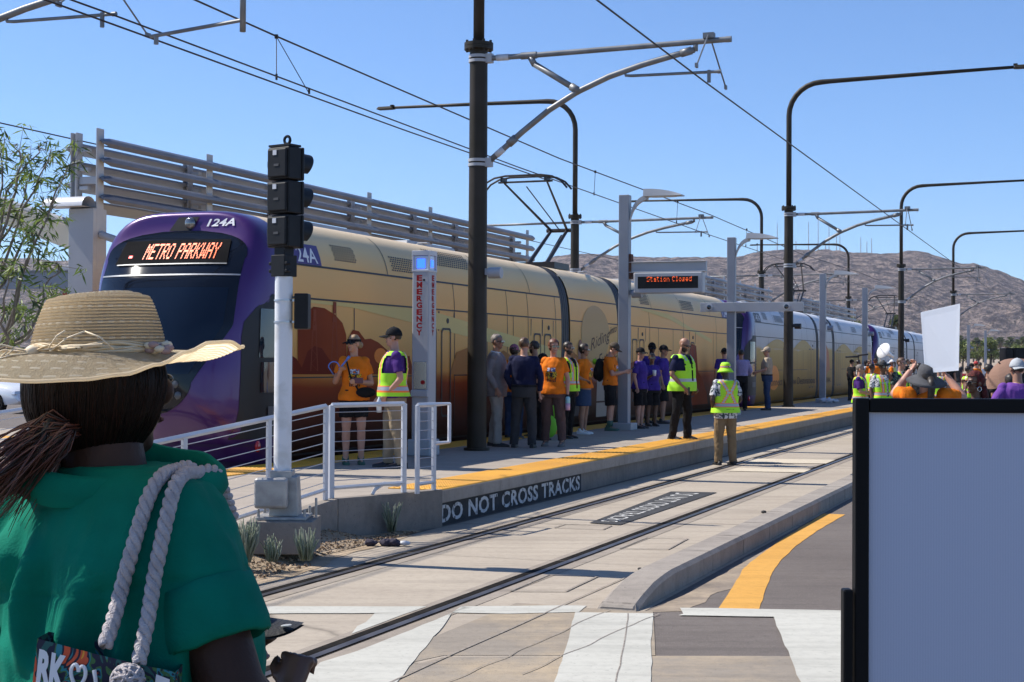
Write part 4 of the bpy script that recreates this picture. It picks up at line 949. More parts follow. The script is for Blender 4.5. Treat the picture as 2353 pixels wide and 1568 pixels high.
# ------------------------------------------------------------------ cable railings
def railing(label, pts, bottom=True, cables=8, loop=None, hgt=.91, kind='cable_railing'):
    """pts: list of (u, v, z) feet of the posts"""
    root = thing(kind, label, 'railing', T(*pts[0]), 0, 'white cable railings of the ramp'); O = T(*pts[0])
    P = [T(*p) - O for p in pts]; h = Vector((0, 0, hgt))
    b = MB(); b.tube([p + h for p in P], .026, 4, flat=1.0, up=(0, 0, 1)); b.build('top_rail', M_white, root, bev=.004)
    if bottom: b = MB(); b.tube([p + Vector((0, 0, .1)) for p in P], .022, 4, up=(0, 0, 1)); b.build('bottom_rail', M_white, root, bev=.004)
    for i, p in enumerate(P):
        q = P[min(i + 1, len(P) - 1)] - P[max(i - 1, 0)]; a = math.atan2(q.y, q.x); b = MB(); b.box((0, 0, hgt / 2), (.058, .03, hgt), 0, Matrix.Translation(p) @ Matrix.Rotation(a, 4, 'Z')); b.build('post', M_white, root, bev=.004)
    for k in range(cables):
        z = .17 + (hgt - .24) * k / (cables - 1); b = MB(); b.tube([p + Vector((0, 0, z)) for p in P], .0042, 5); b.build('cable', M_cable, root)
    if loop: b = MB(); b.tube([Vector(T(*q)) - O for q in loop], .024, 4, up=(0, 0, 1)); b.build('handrail_loop', M_white, root, bev=.004)
    return root
rz2 = lambda u: rz_(u) + .02
railing('long white cable railing sloping down the ramp behind the straw hat woman', [(u, 6.98, rz2(u)) for u in (13.18, 12.09, 10.72, 9.3)])
railing('short white railing panel in front of the vest man, right of the signal post', [(13.3, 6.98, PLAT + .016), (14.2, 6.62, PLAT + .016)], loop=[(13.8, 6.78, PLAT + .02), (13.84, 6.77, PLAT + .07), (13.95, 6.73, PLAT + .12), (14.15, 6.64, PLAT + .1)])
railing('narrow white railing end with a square loop beside the yellow strip', [(14.27, 6.5, PLAT + .0), (14.62, 6.47, PLAT + .0)], loop=[(14.62, 6.47, PLAT + .91), (14.98, 6.45, PLAT + .91), (14.98, 6.45, PLAT + .5), (14.62, 6.47, PLAT + .5)])
railing('white railing on the far side of the ramp, seen left of the ponytail', [(u, 9.95, rz2(u)) for u in (12.5, 11.0, 9.5)])
# ------------------------------------------------------------------ rail signal
SGp = PT(648, 1240, 13.3); sg = thing('rail_signal', 'black three lamp rail signal seen from behind on a white post', 'signal', (SGp.x, SGp.y, .095)); sg.scale = (.945, .945, .94)
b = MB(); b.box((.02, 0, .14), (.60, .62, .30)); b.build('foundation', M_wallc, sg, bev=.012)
M_cast = mk('cast_aluminium', (.42, .41, .39), .5, .5, (.3, .29, .28), 9)
b = MB(); b.box((.02, 0, .305), (.46, .46, .03)); b.box((.03, 0, .5), (.27, .27, .36), taper=.86); b.box((0, 0, .70), (.2, .24, .07))
for dx in (-.19, .23):
    for dy in (-.18, .18): b.cyl((dx, dy, .34), .016, .1, 6)
b.cyl((.3, .1, .36), .014, .22, 6); b.build('base_casting', M_cast, sg, bev=.015)
b = MB(); b.box((-.07, -.2, .54), (.30, .14, .28)); jx = b.build('junction_box', M_cast, sg, bev=.03, segs=3)
b = MB(); b.tube([(0, 0, .7), (0, 0, 2.56)], .082, 24)
b.build('signal_post', mk('white_post_paint', (.72, .72, .73), .4, 0, (.6, .59, .57), 4, detail=8, stops=(.5, .62)), sg, auto=40)
hr = -R(35); Mh = Matrix.Rotation(hr, 4, 'Z')
def hb(c, d): return Mh @ Vector(c)
b = MB(); b.box((0, 0, 2.63), (.17, .17, .2), 0, Mh); b.box((0, 0, 2.77), (.13, .13, .1), 0, Mh)
for z in (2.58, 2.65):
    for x in (-.1, .1): b.cyl((x, -.06, z), .018, .05, 8, 0, 'Y', Mh)
b.build('mounting_bracket', M_blk, sg, bev=.006)
for k, lb in enumerate(('bottom', 'middle', 'top')):
    z = 2.95 + k * .315; b = MB(); b.box((0, 0, z), (.27, .17, .30), 0, Mh); b.box((0, -.095, z), (.235, .03, .265), 0, Mh); b.box((-.15, -.03, z), (.04, .06, .07), 0, Mh)
    b.box((0, .1, z), (.29, .03, .31), 0, Mh); hd = b.build('signal_head', M_blk, sg, bev=.012)
    b = MB(); n = 18
    for r0 in (.118, .108):
        pass
    ro = [[Vector((r * math.cos(R(a)), y, z + r * math.sin(R(a)))) for a in [-40 + 260 * i / n for i in range(n + 1)]] for y, r in ((.11, .125), (.31, .12), (.31, .112), (.11, .117))]
    ro[1] = [p - Vector((0, .10 * (1 - (p.z - z + .08) / .2) if p.z < z + .12 else 0, 0)) for p in ro[1]]; ro[2] = [Vector((p.x * .94, q.y, z + (p.z - z) * .94)) for p, q in zip(ro[2], ro[1])]
    b.grid([[Mh @ p for p in r] for r in ro]); b.build('visor', M_blk, hd, auto=50)
    b = MB(); b.box((-.02, -.113, z + .095), (.045, .006, .045), 0, Mh); b.build('sticker', M_white, hd)
    b = MB(); b.box((-.0, -.112, z - .02), (.06, .006, .022), 0, Mh); b.build('maker_plate', mk('plate_grey', (.05, .05, .052), .6), hd)
b = MB(); b.box((0, 0, 3.745), (.26, .16, .02), 0, Mh)
ro = [Mh @ Vector((.03 + .036 * math.cos(a), 0, 3.80 + .036 * math.sin(a))) for a in [2 * math.pi * k / 16 for k in range(17)]]; b.tube(ro, .014, 6); b.build('lifting_eye', M_blk, sg)
b = MB(); b.box((.17, .03, 2.21), (.13, .2, .33)); b.build('push_button_box', M_blk, sg, bev=.012)
for z in (2.31, 2.11):
    b = MB(); b.cyl((0, 0, z), .09, .016, 24); b.box((.13, -.02, z), (.12, .03, .02)); b.build('strap', M_cable, sg, auto=40)
# ------------------------------------------------------------------ plants by the wall
def spurge(label, px, py, h, n, seed, z=0.085):
    random.seed(seed); p = G(px, py, z); b = MB()
    for i in range(n):
        a = random.uniform(0, 6.28); t = random.uniform(.05, .42); r0 = random.uniform(0, .05); L = h * random.uniform(.6, 1.05)
        q0 = Vector((r0 * math.cos(a), r0 * math.sin(a), 0)); d = Vector((math.cos(a) * t, math.sin(a) * t, 1)).normalized()
        q1 = q0 + d * L * .5 + Vector((random.uniform(-.02, .02), random.uniform(-.02, .02), 0)); q2 = q0 + d * L + Vector((random.uniform(-.03, .03), random.uniform(-.03, .03), 0))
        b.tube([q0, q1, q2], [.0065, .006, .003], 5, random.randint(0, 1))
    o = b.build('desert_plant', [mk('spurge_green', (.14, .17, .10), .7), mk('spurge_grey', (.22, .24, .17), .7)], smooth=True, loc=p)
    return tag(o, label, 'plant', 'spiky desert plants along the wall')
spurge('widest clump of thin grey green stems, against the green shirt', 562, 1292, .36, 90, 1)
spurge('small clump of upright stems before the signal foundation, second from left', 626, 1290, .22, 36, 2)
spurge('leaning clump of stems at the right corner of the signal foundation', 704, 1288, .28, 44, 3)
spurge('lone tuft of stems growing against the concrete ramp wall', 897, 1222, .30, 34, 4, .03)
random.seed(5)
cb_ = MB(); c0_ = G(880, 1256)
for k in range(5): cb_.ball((c0_.x + random.uniform(-.12, .12), c0_.y + random.uniform(-.04, .04), .035), (.07, .05, .035), 10)
me = remesh(cb_, .012, 2)
for v_ in me.vertices: v_.co.z += .02 * noise.noise(v_.co * 30)
tag(put(me, 'dropped_cloth', mk('navy_cloth', (.03, .025, .045), .9)), 'crumpled dark cloth lying on the soil at the track edge', 'cloth')
b = MB(); b.ball((c0_.x + .2, c0_.y + .02, .03), (.06, .04, .025), 8); tag(b.build('paper_scrap', M_white, smooth=True), 'crumpled white paper scrap right of the dark cloth', 'litter')
for i, (px, py, r, lb) in enumerate([(2390, 2157 - 0, .028, ''),]): pass
for px, py, r, lb in [(1755, 1180, .03, 'small dark stone lying on the kerb top near pink paint'), (1470, 1310, .02, 'tiny dark stone on the slab left of the kerb')]:
    p = G(px, py, .16 if px > 1600 else 0); b = MB(); b.ball((p.x, p.y, p.z + r * .5), (r, r * .8, r * .6), 8); tag(b.build('stone', mk('dark_stone', (.05, .045, .04), .9)), lb, 'stone')
# ------------------------------------------------------------------ display board in the foreground
BY = 3.0; c1 = PT(1962, 915, BY); c2 = PT(1962, 1700, BY)
bd = thing('display_board', 'large blank blue grey board in a black frame, foreground right', 'board', (c1.x, BY, 0))
top = c1.z; W = .95; Hh = 1.25; f = .0275
b = MB(); b.box((f / 2, 0, top - Hh / 2), (f, .03, Hh)); b.box((W - f / 2, 0, top - Hh / 2), (f, .03, Hh)); b.box((W / 2, 0, top - f / 2), (W - 2 * f - .002, .03, f)); b.box((W / 2, 0, top - Hh + f / 2), (W - 2 * f - .002, .03, f)); b.build('frame', mk('black_frame', (.004, .004, .005), .5, spec=.15), bd, bev=.003)
def corr():
    m = bpy.data.materials.new('fluted_plastic'); m.use_nodes = True; n = m.node_tree.nodes; l = m.node_tree.links; B = n['Principled BSDF']; B.inputs['Roughness'].default_value = .5
    tc = n.new('ShaderNodeTexCoord'); wv = n.new('ShaderNodeTexWave'); wv.bands_direction = 'X'; wv.inputs['Scale'].default_value = 60; wv.inputs['Distortion'].default_value = .3; l.new(tc.outputs['Object'], wv.inputs['Vector'])
    r = n.new('ShaderNodeValToRGB'); r.color_ramp.elements[0].color = (.45, .48, .585, 1); r.color_ramp.elements[1].color = (.49, .52, .625, 1); l.new(wv.outputs[0], r.inputs[0]); l.new(r.outputs[0], B.inputs['Base Color']); return m
b = MB(); b.box((W / 2, .004, top - Hh / 2), (W - 2 * f - .001, .012, Hh - 2 * f - .001)); b.build('panel', corr(), bd)
b = MB(); x = PT(1946, 1400, BY).x - c1.x; zt = PT(1946, 1353, BY).z
b.box((x, .0, zt / 2), (.019, .03, zt)); b.box((x + W + .03, 0, zt / 2), (.019, .03, zt)); b.box((x, .0, .02), (.03, .6, .04)); b.box((x + W + .03, 0, .02), (.03, .6, .04)); b.box((x + W / 2, .03, top - Hh + .02), (W + .04, .02, .03)); b.build('stand', mk('black_frame', (0, 0, 0)), bd, bev=.004)
p = PT(1704, 1580, 7.9); b = MB(); b.tube([(p.x, p.y, 0), (p.x, p.y, p.z - .03)], .05, 18); b.ball((p.x, p.y, p.z - .03), (.062, .062, .055), 16); tag(b.build('bollard', M_mgrey, smooth=True), 'rounded grey bollard top just entering the bottom edge of the frame', 'bollard')
# ------------------------------------------------------------------ white saloon car at far left
def make_car():
    root = thing('parked_car', 'white saloon car at far left beyond the ramp railing', 'car', (-17.2, 50.5, 0), R(-35)); M_cp = mk('white_car_paint', (.75, .76, .78), .2, 0, coat=.8)
    # along +X forward; length 4.7, width 1.8
    prof_ = [(-2.3, .45, .82), (-2.25, .3, .98), (-1.6, .28, 1.05), (-1.05, .28, 1.38), (-.3, .28, 1.45), (.35, .28, 1.40), (1.05, .28, 1.0), (1.8, .28, .88), (2.2, .3, .72), (2.35, .38, .55)]
    rings = []
    for x, zb, zt in prof_:
        wv_ = .9 * (1 - .16 * (abs(x) / 2.35) ** 6); tw = wv_ * (.70 if zt > 1.2 else .9); zm = min(.85, zt - .06)
        rings.append([(x, -wv_ * .94, zb), (x, -wv_, zb + .2 * (zm - zb)), (x, -wv_, zm * .8), (x, -wv_ * .97, zm), (x, -tw, zt - .04), (x, -tw * .8, zt), (x, tw * .8, zt), (x, tw, zt - .04), (x, wv_ * .97, zm), (x, wv_, zm * .8), (x, wv_, zb + .2 * (zm - zb)), (x, wv_ * .94, zb)])
    b = MB(); b.loft(rings); b.build('body', M_cp, root, auto=45)
    b = MB(); b.add([(1.02, -.66, 1.035), (1.02, .66, 1.035), (.40, .58, 1.385), (.40, -.58, 1.385)], [(0, 1, 2, 3)]); b.build('windscreen', M_glass, root)
    for s in (-1, 1):
        b = MB(); q = [(.85, s * .86, .9), (-1.35, s * .87, .9), (-.95, s * .66, 1.33), (.28, s * .665, 1.34)]; b.add([(x, y + s * .012, z + .01) for x, y, z in q], [(0, 1, 2, 3) if s < 0 else (3, 2, 1, 0)]); b.build('side_window', M_glass, root)
        b = MB(); b.box((2.16, s * .66, .66), (.2, .34, .13), taper=.8); b.build('headlight', mk('lens_clear', (.5, .52, .55), .08, .3, coat=1), root, bev=.03)
        for x in (-1.45, 1.42):
            b = MB(); b.cyl((x, s * .82, .325), .325, .2, 24, 0, 'Y'); wh = b.build('wheel', M_rub, root, auto=40); b = MB(); b.cyl((x, s * .925, .325), .22, .02, 10, 0, 'Y'); b.build('rim', M_galv, wh)
    b = MB(); b.box((2.29, 0, .5), (.12, 1.0, .26)); b.build('grille', M_blk, root, bev=.03)
make_car()
# ------------------------------------------------------------------ vegetation
M_leaf = [mk('willow_leaf', (.11, .17, .035), .5, trans=.35), mk('willow_leaf_light', (.21, .28, .06), .5, trans=.35), mk('willow_leaf_dark', (.04, .065, .018), .5, trans=.3)]
def left_tree():
    random.seed(11); Y0 = 8.3
    root = thing('desert_willow', 'slender leafy tree with narrow leaves at the left edge of the frame', 'tree', (-3.3, 8.37, 0))
    O = Vector((-3.3, 8.37, 0)); P = lambda x, y, dy=0: PT(x, y, Y0 + dy) - O
    tr = MB(); lf = MB()
    base = Vector((0, 0, 0)); f1 = P(-60, 980); f2 = P(-10, 820, .2); f3 = P(-40, 700, -.2)
    tr.tube([base, base * .5 + f1 * .5 + Vector((.05, 0, 0)), f1], [.042, .036, .03], 8); tr.tube([f1, f2], [.03, .02], 7); tr.tube([f1, f3], [.035, .028], 7)
    limbs = [(f3, [(5, 620), (40, 520), (78, 440), (110, 372), (125, 350)]), (f3, [(-5, 560), (25, 470), (40, 400), (45, 350), (40, 330)]), (f2, [(40, 690), (75, 570), (110, 500), (128, 440), (152, 395), (168, 378)]), (f2, [(70, 760), (100, 690), (115, 640), (130, 605), (140, 615)]), (f3, [(10, 650), (50, 560), (90, 510), (120, 480), (122, 470)]), (f3, [(-30, 560), (-5, 470), (5, 380), (12, 320)]), (f2, [(30, 740), (40, 660), (60, 600), (80, 560), (60, 540)]), (f2, [(20, 780), (10, 720), (20, 650), (5, 600)]), (f3, [(0, 540), (15, 440), (60, 380), (92, 350), (88, 332)]), (f2, [(60, 770), (50, 740), (30, 720), (40, 700)]), (f3, [(-10, 600), (20, 530), (45, 480), (60, 430), (70, 410)]), (f2, [(60, 780), (90, 730), (125, 690), (118, 650)])]
    tips = []
    for st, pts in limbs:
        dy = random.uniform(-.4, .4); q = [st] + [P(x, y, dy * (i + 1) / len(pts)) for i, (x, y) in enumerate(pts)]; n = len(q)
        q2 = []
        for a_, b_ in zip(q, q[1:]): q2 += [a_, a_.lerp(b_, .5) + Vector((random.gauss(0, .012), random.gauss(0, .02), random.gauss(0, .012)))]
        q2.append(q[-1]); tr.tube(q2, [.009 * (1 - i / len(q2)) + .0016 for i in range(len(q2))], 6)
        for i in range(2, n):
            for k in range(6 if i == n - 1 else 3):
                t = random.random(); c = q[i - 1].lerp(q[i], t); d = Vector((random.gauss(0, 1), random.gauss(0, 1), random.gauss(.3, .7))).normalized(); e = c + d * random.uniform(.04, .14)
                tr.tube([c, e], [.002, .001], 4); tips.append(e)
    for e in tips:
        mi = random.choice((0, 0, 1, 1, 2)); ax = Vector((random.gauss(0, .5), random.gauss(0, .5), random.gauss(.2, .6)))
        for k in range(random.randint(7, 11)):
            d = (Vector((random.gauss(0, 1), random.gauss(0, 1), random.gauss(-.35, .8))) + ax * .5).normalized(); L = random.uniform(.05, .09); w = random.uniform(.0042, .0072)
            s = d.cross(Vector((random.gauss(0, 1), random.gauss(0, 1), random.gauss(0, 1)))).normalized() * w; c = e + Vector((random.gauss(0, .013), random.gauss(0, .013), random.gauss(0, .013)))
            m = c + d * L * .5 + Vector((0, 0, -.006)); t = c + d * L + Vector((0, 0, -.016))
            lf.add([c, m + s, t, m - s], [(0, 1, 2, 3)], mi if random.random() < .7 else random.choice((0, 1, 2)))
    tr.build('trunk', mk('grey_bark', (.15, .125, .1), .85, 0, (.24, .2, .16), 20), root, smooth=True); lf.build('crown', M_leaf, root)
left_tree()
M_pv = [mk('paloverde_leaf', (.13, .17, .035), .6, trans=.25), mk('paloverde_leaf_light', (.22, .25, .06), .6, trans=.25), mk('paloverde_leaf_dark', (.05, .07, .018), .6)]
M_bark = mk('dark_bark', (.07, .055, .04), .9)
b = MB(); b.grid([[(-3000, y, z), (3000, y, z)] for y, z in ((168, -.03), (215, .5), (300, 1.2), (500, 2.5), (960, 5), (1400, 5))][::-1]); o = b.build('terrain', M_desert); tag(o, kind='structure')
bm = bmesh.new(); bm.from_mesh(o.data)
for f_ in bm.faces:
    if f_.normal.z < 0: f_.normal_flip()
bm.to_mesh(o.data); bm.free()
def far_tree(label, px, ytop, ybase, wpx, Y, seed, name='palo_verde', cat='tree', group='trees beyond the station'):
    random.seed(seed); p0 = PT(px, ybase, Y); H = PT(px, ytop, Y).z - p0.z; Wd = wpx / FPX * Y
    root = thing(name, label, cat, tuple(p0), 0, group); tr = MB(); lf = MB()
    tr.tube([(0, 0, -1.2), (0, 0, H * .12), (.03 * H, 0, H * .3)], [.05 * H, .045 * H, .035 * H], 7)
    blobs = []
    for k in range(9):
        a = random.uniform(0, 6.28); r = random.uniform(.1, .36) * Wd; z = random.uniform(.42, .86) * H; c = Vector((r * math.cos(a), r * math.sin(a), z)); blobs.append((c, random.uniform(.16, .26) * Wd)); tr.tube([(.03 * H, 0, H * .28), c * .6 + Vector((0, 0, H * .12)), c], [.022 * H, .014 * H, .006 * H], 5)
    for c, r in blobs:
        for k in range(230):
            d = Vector((random.gauss(0, 1), random.gauss(0, 1), random.gauss(0, .75))).normalized() * r * random.random() ** .4; q = c + d; s = .05 * Wd * random.uniform(.5, 1.1)
            e1 = Vector((random.gauss(0, 1), random.gauss(0, 1), random.gauss(0, 1))).normalized() * s; e2 = e1.cross(Vector((random.gauss(0, 1), random.gauss(0, 1), random.gauss(0, 1)))).normalized() * s * .5
            lf.add([q - e1, q + e2, q + e1, q - e2], [(0, 1, 2, 3)], random.choice((0, 0, 1, 2)))
    tr.build('trunk', M_bark, root, smooth=True); lf.build('crown', M_pv, root); return root
for i, a in enumerate([('palo verde tree just right of the raised white sign', 2212, 786, 842, 62, 230), ('broad palo verde tree left of the black speaker stack', 2276, 778, 843, 66, 230), ('palo verde at the right edge behind the black speaker stack', 2345, 795, 843, 60, 250), ('low palo verde between the two grey posts right of the white sign', 2248, 800, 842, 40, 260), ('bushy tree top peeking over the silver train left of the third pole', 1966, 722, 800, 36, 150), ('pale green tree top above the silver train roof, small', 1990, 745, 800, 34, 160), ('palo verde beyond the right edge of the frame', 2420, 790, 843, 66, 240)]):
    far_tree(*a, seed=20 + i)
M_palm = [mk('palm_frond', (.10, .125, .05), .6, trans=.2), mk('palm_frond_dry', (.2, .14, .07), .8)]
def palm(label, px, ytop, ybase, Y, seed):
    random.seed(seed); p0 = PT(px, ybase, Y); H = PT(px, ytop, Y).z - p0.z; r = H * .22 if H > 9 else H * .26
    root = thing('fan_palm', label, 'palm tree', tuple(p0), 0, 'fan palms along the foot of the mountain'); tr = MB(); tr.tube([(0, 0, -2), (0, 0, H * .4), (0, 0, H - r)], [.34, .28, .24], 8); lf = MB()
    for k in range(70):
        a = random.uniform(0, 6.28); e = random.uniform(-1.3, 1.35); d = Vector((math.cos(a) * math.cos(e), math.sin(a) * math.cos(e), math.sin(e))); c = Vector((0, 0, H - r)); L = r * random.uniform(.75, 1.1); s = d.cross(Vector((0, 0, 1))).normalized() * L * .28
        t = c + d * L - Vector((0, 0, L * .25)); lf.add([c, c + d * L * .65 + s, t, c + d * L * .65 - s], [(0, 1, 2, 3)], 1 if e < -.55 else 0)
    tr.build('trunk', M_bark, root); lf.build('crown', M_palm, root)
pl_ = [(2060, 718, 800, 190, 'fan palm rising over the silver train beside the third bronze pole'), (2030, 748, 800, 230, 'small fan palm top over the silver train, left of the tallest palm')] + [(2205 + 13 * k + (k % 3) * 3, 766 + (k * 7) % 15, 825, 420 + (k * 37) % 90, None) for k in range(12)]
for i, (x, yt, yb, Y, lb) in enumerate(pl_): palm(lb or 'dark fan palm in the hazy row behind the palo verde trees', x, yt, yb, Y, 60 + i)
# speaker stack, far signs
for i, (x0, x1) in enumerate(((2304, 2321), (2323, 2351))):
    a, c = PT(x0, 800, 46), PT(x1, 800, 46); b = MB(); z1 = a.z; b.box(((a.x + c.x) / 2, 46, z1 / 2), (c.x - a.x, .6, z1)); b.box(((a.x + c.x) / 2, 45.69, z1 / 2), ((c.x - a.x) * .86, .02, z1 * .94))
    tag(b.build('loudspeaker', M_blk, bev=.03), ('narrow black loudspeaker tower, left of a wider one' if i == 0 else 'wide black loudspeaker tower above the brown umbrella'), 'loudspeaker', 'black loudspeaker towers')
random.seed(8); pw = T(53.1, 8.5, PLAT); b = MB()
for k in range(9): b.ball((pw.x + random.uniform(-.35, .25), pw.y + random.uniform(-.2, .2), PLAT + .08), (random.uniform(.1, .2), .1, random.uniform(.05, .1)), 8)
me = remesh(b, .03, 1)
for v_ in me.vertices: v_.co += Vector((1, 1, 1)) * .05 * noise.noise(v_.co * 9)
tag(put(me, 'plastic_wrap', mk('clear_plastic_wrap', (.5, .53, .58), .2, coat=1)), 'heap of clear plastic wrap at the foot of a grey lamp post', 'plastic wrap')
# ------------------------------------------------------------------ people
SKIN = {'light': mk('skin_light', (.50, .27, .19), .5, 0, (.44, .22, .15), 9), 'tan': mk('skin_tan', (.34, .18, .115), .5, 0, (.29, .145, .09), 9), 'brown': mk('skin_brown', (.15, .075, .045), .45, 0, (.12, .058, .035), 9), 'dark': mk('skin_dark', (.06, .03, .02), .42, 0, (.045, .022, .015), 9)}
def cloth(n, c, k=.8, rough=.85): return mk(n, c, rough, 0, tuple(x * k for x in c), 7, bump=.25, bscale=55, spec=.15)
C_or = cloth('orange_cotton', (.78, .19, .012)); C_pur = cloth('purple_cotton', (.07, .025, .17)); C_blk = cloth('black_cotton', (.012, .012, .014)); C_navy = cloth('navy_cotton', (.012, .015, .05)); C_dgrey = cloth('dark_grey_cotton', (.05, .05, .052)); C_khaki = cloth('khaki_cotton', (.30, .235, .155)); C_brown = cloth('brown_cotton', (.115, .07, .062)); C_suit = cloth('grey_suiting', (.20, .19, .2)); C_tan = cloth('tan_cotton', (.40, .33, .25)); C_jean = cloth('blue_denim', (.035, .065, .14)); C_lav = cloth('lavender_cotton', (.30, .27, .48)); C_white = cloth('white_cotton', (.7, .7, .72)); C_roy = cloth('royal_purple', (.055, .03, .25)); C_flor = mk('floral_print', (.55, .56, .58), .85, 0, (.03, .05, .06), 26, stops=(.5, .56)); C_dflor = mk('dark_floral_print', (.015, .03, .03), .85, 0, (.18, .25, .2), 26, stops=(.52, .6)); C_lgrey = cloth('pale_trouser', (.36, .33, .29)); C_beige = cloth('work_trouser', (.24, .165, .09))
C_hv = mk('hi_vis_lime', (.42, .86, .02), .7, 0, (.36, .74, .02), 4, emit=0.0); C_sil = mk('reflective_silver', (.42, .42, .44), .35, .2); C_hvo = mk('hi_vis_orange', (.95, .2, .03), .7); C_lime = cloth('lime_cotton', (.32, .62, .04))
H_dk = mk('dark_hair', (.014, .01, .008), .5, 0, (.03, .02, .015), 30); H_br = mk('brown_hair', (.07, .035, .02), .5, 0, (.11, .06, .03), 30); H_red = mk('auburn_hair', (.16, .055, .025), .5, 0, (.1, .03, .015), 30); H_bl = mk('blond_hair', (.36, .25, .13), .55, 0, (.22, .14, .07), 30); H_gr = mk('grey_hair', (.12, .1, .09), .6, 0, (.2, .17, .15), 30); H_rd = mk('deep_red_hair', (.12, .014, .01), .65, 0, (.04, .006, .006), 45, bump=.6, bscale=90, spec=.25)
S_blk = mk('black_shoe', (.015, .015, .016), .5); S_wht = mk('white_shoe', (.75, .75, .75), .5); S_gry = mk('grey_shoe', (.12, .11, .1), .7); S_grn = mk('green_shoe', (.03, .09, .06), .6)
PR = [mk('print_black', (.02, .02, .02), .8), mk('print_yellow', (.7, .5, .03), .8), mk('print_pale', (.62, .62, .68), .8), mk('print_blue', (.06, .1, .3), .8)]
TM = [(.70, .14, .11, 0), (.80, .155, .112, 0), (.90, .170, .122, 0), (.98, .170, .122, .004), (1.08, .160, .116, .008), (1.2, .170, .122, .008), (1.3, .184, .124, .008), (1.38, .182, .112, 0), (1.43, .150, .09, -.006), (1.465, .092, .072, -.006), (1.50, .062, .06, 0)]
TF = [(.70, .15, .12, 0), (.80, .170, .125, -.004), (.90, .180, .128, -.004), (.98, .168, .115, 0), (1.08, .140, .102, .002), (1.2, .148, .116, .014), (1.27, .156, .13, .022), (1.36, .158, .106, .006), (1.42, .130, .085, -.004), (1.455, .076, .064, -.004), (1.49, .054, .052, 0)]
def tor(tab, z, bulk):
    if z <= tab[0][0]: a = tab[0]
    elif z >= tab[-1][0]: a = tab[-1]
    else:
        for p, q in zip(tab, tab[1:]):
            if p[0] <= z <= q[0]:
                t = (z - p[0]) / (q[0] - p[0]); t = t * t * (3 - 2 * t) if False else t; a = tuple(x + (y - x) * t for x, y in zip(p, q)); break
    belly = 1 + (bulk - 1) * (1.0 if z < 1.3 else max(0, (1.5 - z) / .2))
    return a[1] * belly, a[2] * (1 + (bulk - 1) * 1.5 if z < 1.25 else belly), a[3] + (bulk - 1) * .12 * math.exp(-((z - 1.05) / .16) ** 2)
def sring(z, rx, ry, cy, n=28, e=2.35, cx=0):
    out = []
    for k in range(n):
        a = 2 * math.pi * k / n; c, s = math.cos(a), math.sin(a); r = 1 / ((abs(c)) ** e + abs(s) ** e) ** (1 / e); out.append((cx + c * r * rx, cy + s * r * ry, z))
    return out
def fold(me, amp, sc, seed, zlo=-9, zhi=9):
    n = len(me.vertices); co = [0.0] * (3 * n); no = [0.0] * (3 * n); me.vertices.foreach_get('co', co); me.vertex_normals.foreach_get('vector', no)
    for i in range(0, 3 * n, 3):
        x, y, z = co[i:i + 3]
        if zlo < z < zhi:
            d = amp * (noise.noise(Vector((x * sc, y * sc, z * sc * .55 + seed))) + .5 * noise.noise(Vector((x * sc * 2.3, y * sc * 2.3, z * sc * 1.6 + seed))))
            co[i] += no[i] * d; co[i + 1] += no[i + 1] * d; co[i + 2] += no[i + 2] * d
    me.vertices.foreach_set('co', co); me.update()
def headM(yaw, pitch, tilt=0): return Matrix.Translation((0, .008, 1.50)) @ Matrix.Rotation(R(-yaw), 4, 'Z') @ Matrix.Rotation(R(-pitch), 4, 'X') @ Matrix.Rotation(R(tilt), 4, 'Y') @ Matrix.Translation((0, .012, .02))
def add_hand(b, el, wr, curl=.5, up=None, fingers=True, s=1.0, side=1):
    d = (wr - el).normalized(); upv = Vector(up) if up else Vector((0, 1, 0)); x = d.cross(upv)
    if x.length < .1: x = d.cross(Vector((1, 0, 0)))
    x.normalize(); w = x.cross(d).normalized()                 # w: across the knuckles, x: palm normal
    pe = wr + d * .085 * s
    b.tube([wr - d * .01, wr + d * .03 * s, pe], [.026 * s, .036 * s, .038 * s], 10, flat=.42 if curl < 1.2 else .62, up=tuple(x))
    if not fingers: b.tube([pe, pe + d * .05 * s + x * .03 * s], [.034 * s, .022 * s], 8, flat=.5, up=tuple(x)); return
    for i, (o, L) in enumerate(((-.030, .062), (-.010, .074), (.010, .07), (.029, .054))):
        q0 = pe + w * o * s - d * .008 * s; c1 = d * math.cos(curl * .8) + x * math.sin(curl * .8); c2 = d * math.cos(curl * 2) + x * math.sin(curl * 2)
        q1 = q0 + c1 * L * .5 * s; q2 = q1 + c2 * L * .5 * s; b.tube([q0, q1, q2], [.0095 * s, .009 * s, .0075 * s], 7)
        if curl > 1.2: b.ball(tuple(q0 + d * .004 * s - x * .006 * s), .0125 * s, 10); b.ball(tuple(q1), .0115 * s, 10)
    q0 = wr + d * .03 * s - w * .03 * s; q1 = q0 + (d * .7 - w * .6 + x * .25).normalized() * .035 * s; q2 = q1 + (d * .95 - w * .1 + x * .4).normalized() * .03 * s
    b.tube([q0, q1, q2], [.013 * s, .0115 * s, .009 * s], 7)
def head_shape(b, M, fem=False):
    b.ball((0, -.012, .148), (.075, .094, .088), 20, 0, M); b.ball((0, .018, .078), (.058 if fem else .063, .066, .074), 16, 0, M); b.ball((0, .045, .028), (.034, .036, .026), 12, 0, M)
    b.tube([M @ Vector((0, .078, .138)), M @ Vector((0, .094, .112)), M @ Vector((0, .104, .093))], [.009, .012, .016], 8)
    b.ball((0, .074, .062), (.026, .016, .014), 10, 0, M); b.ball((0, .07, .145), (.05, .018, .012), 10, 0, M)
    for s in (-1, 1): b.ball((s * .077, -.004, .112), (.012, .022, .034), 10, 0, M); b.ball((s * .038, .062, .098), (.026, .018, .022), 10, 0, M)
PV = {}
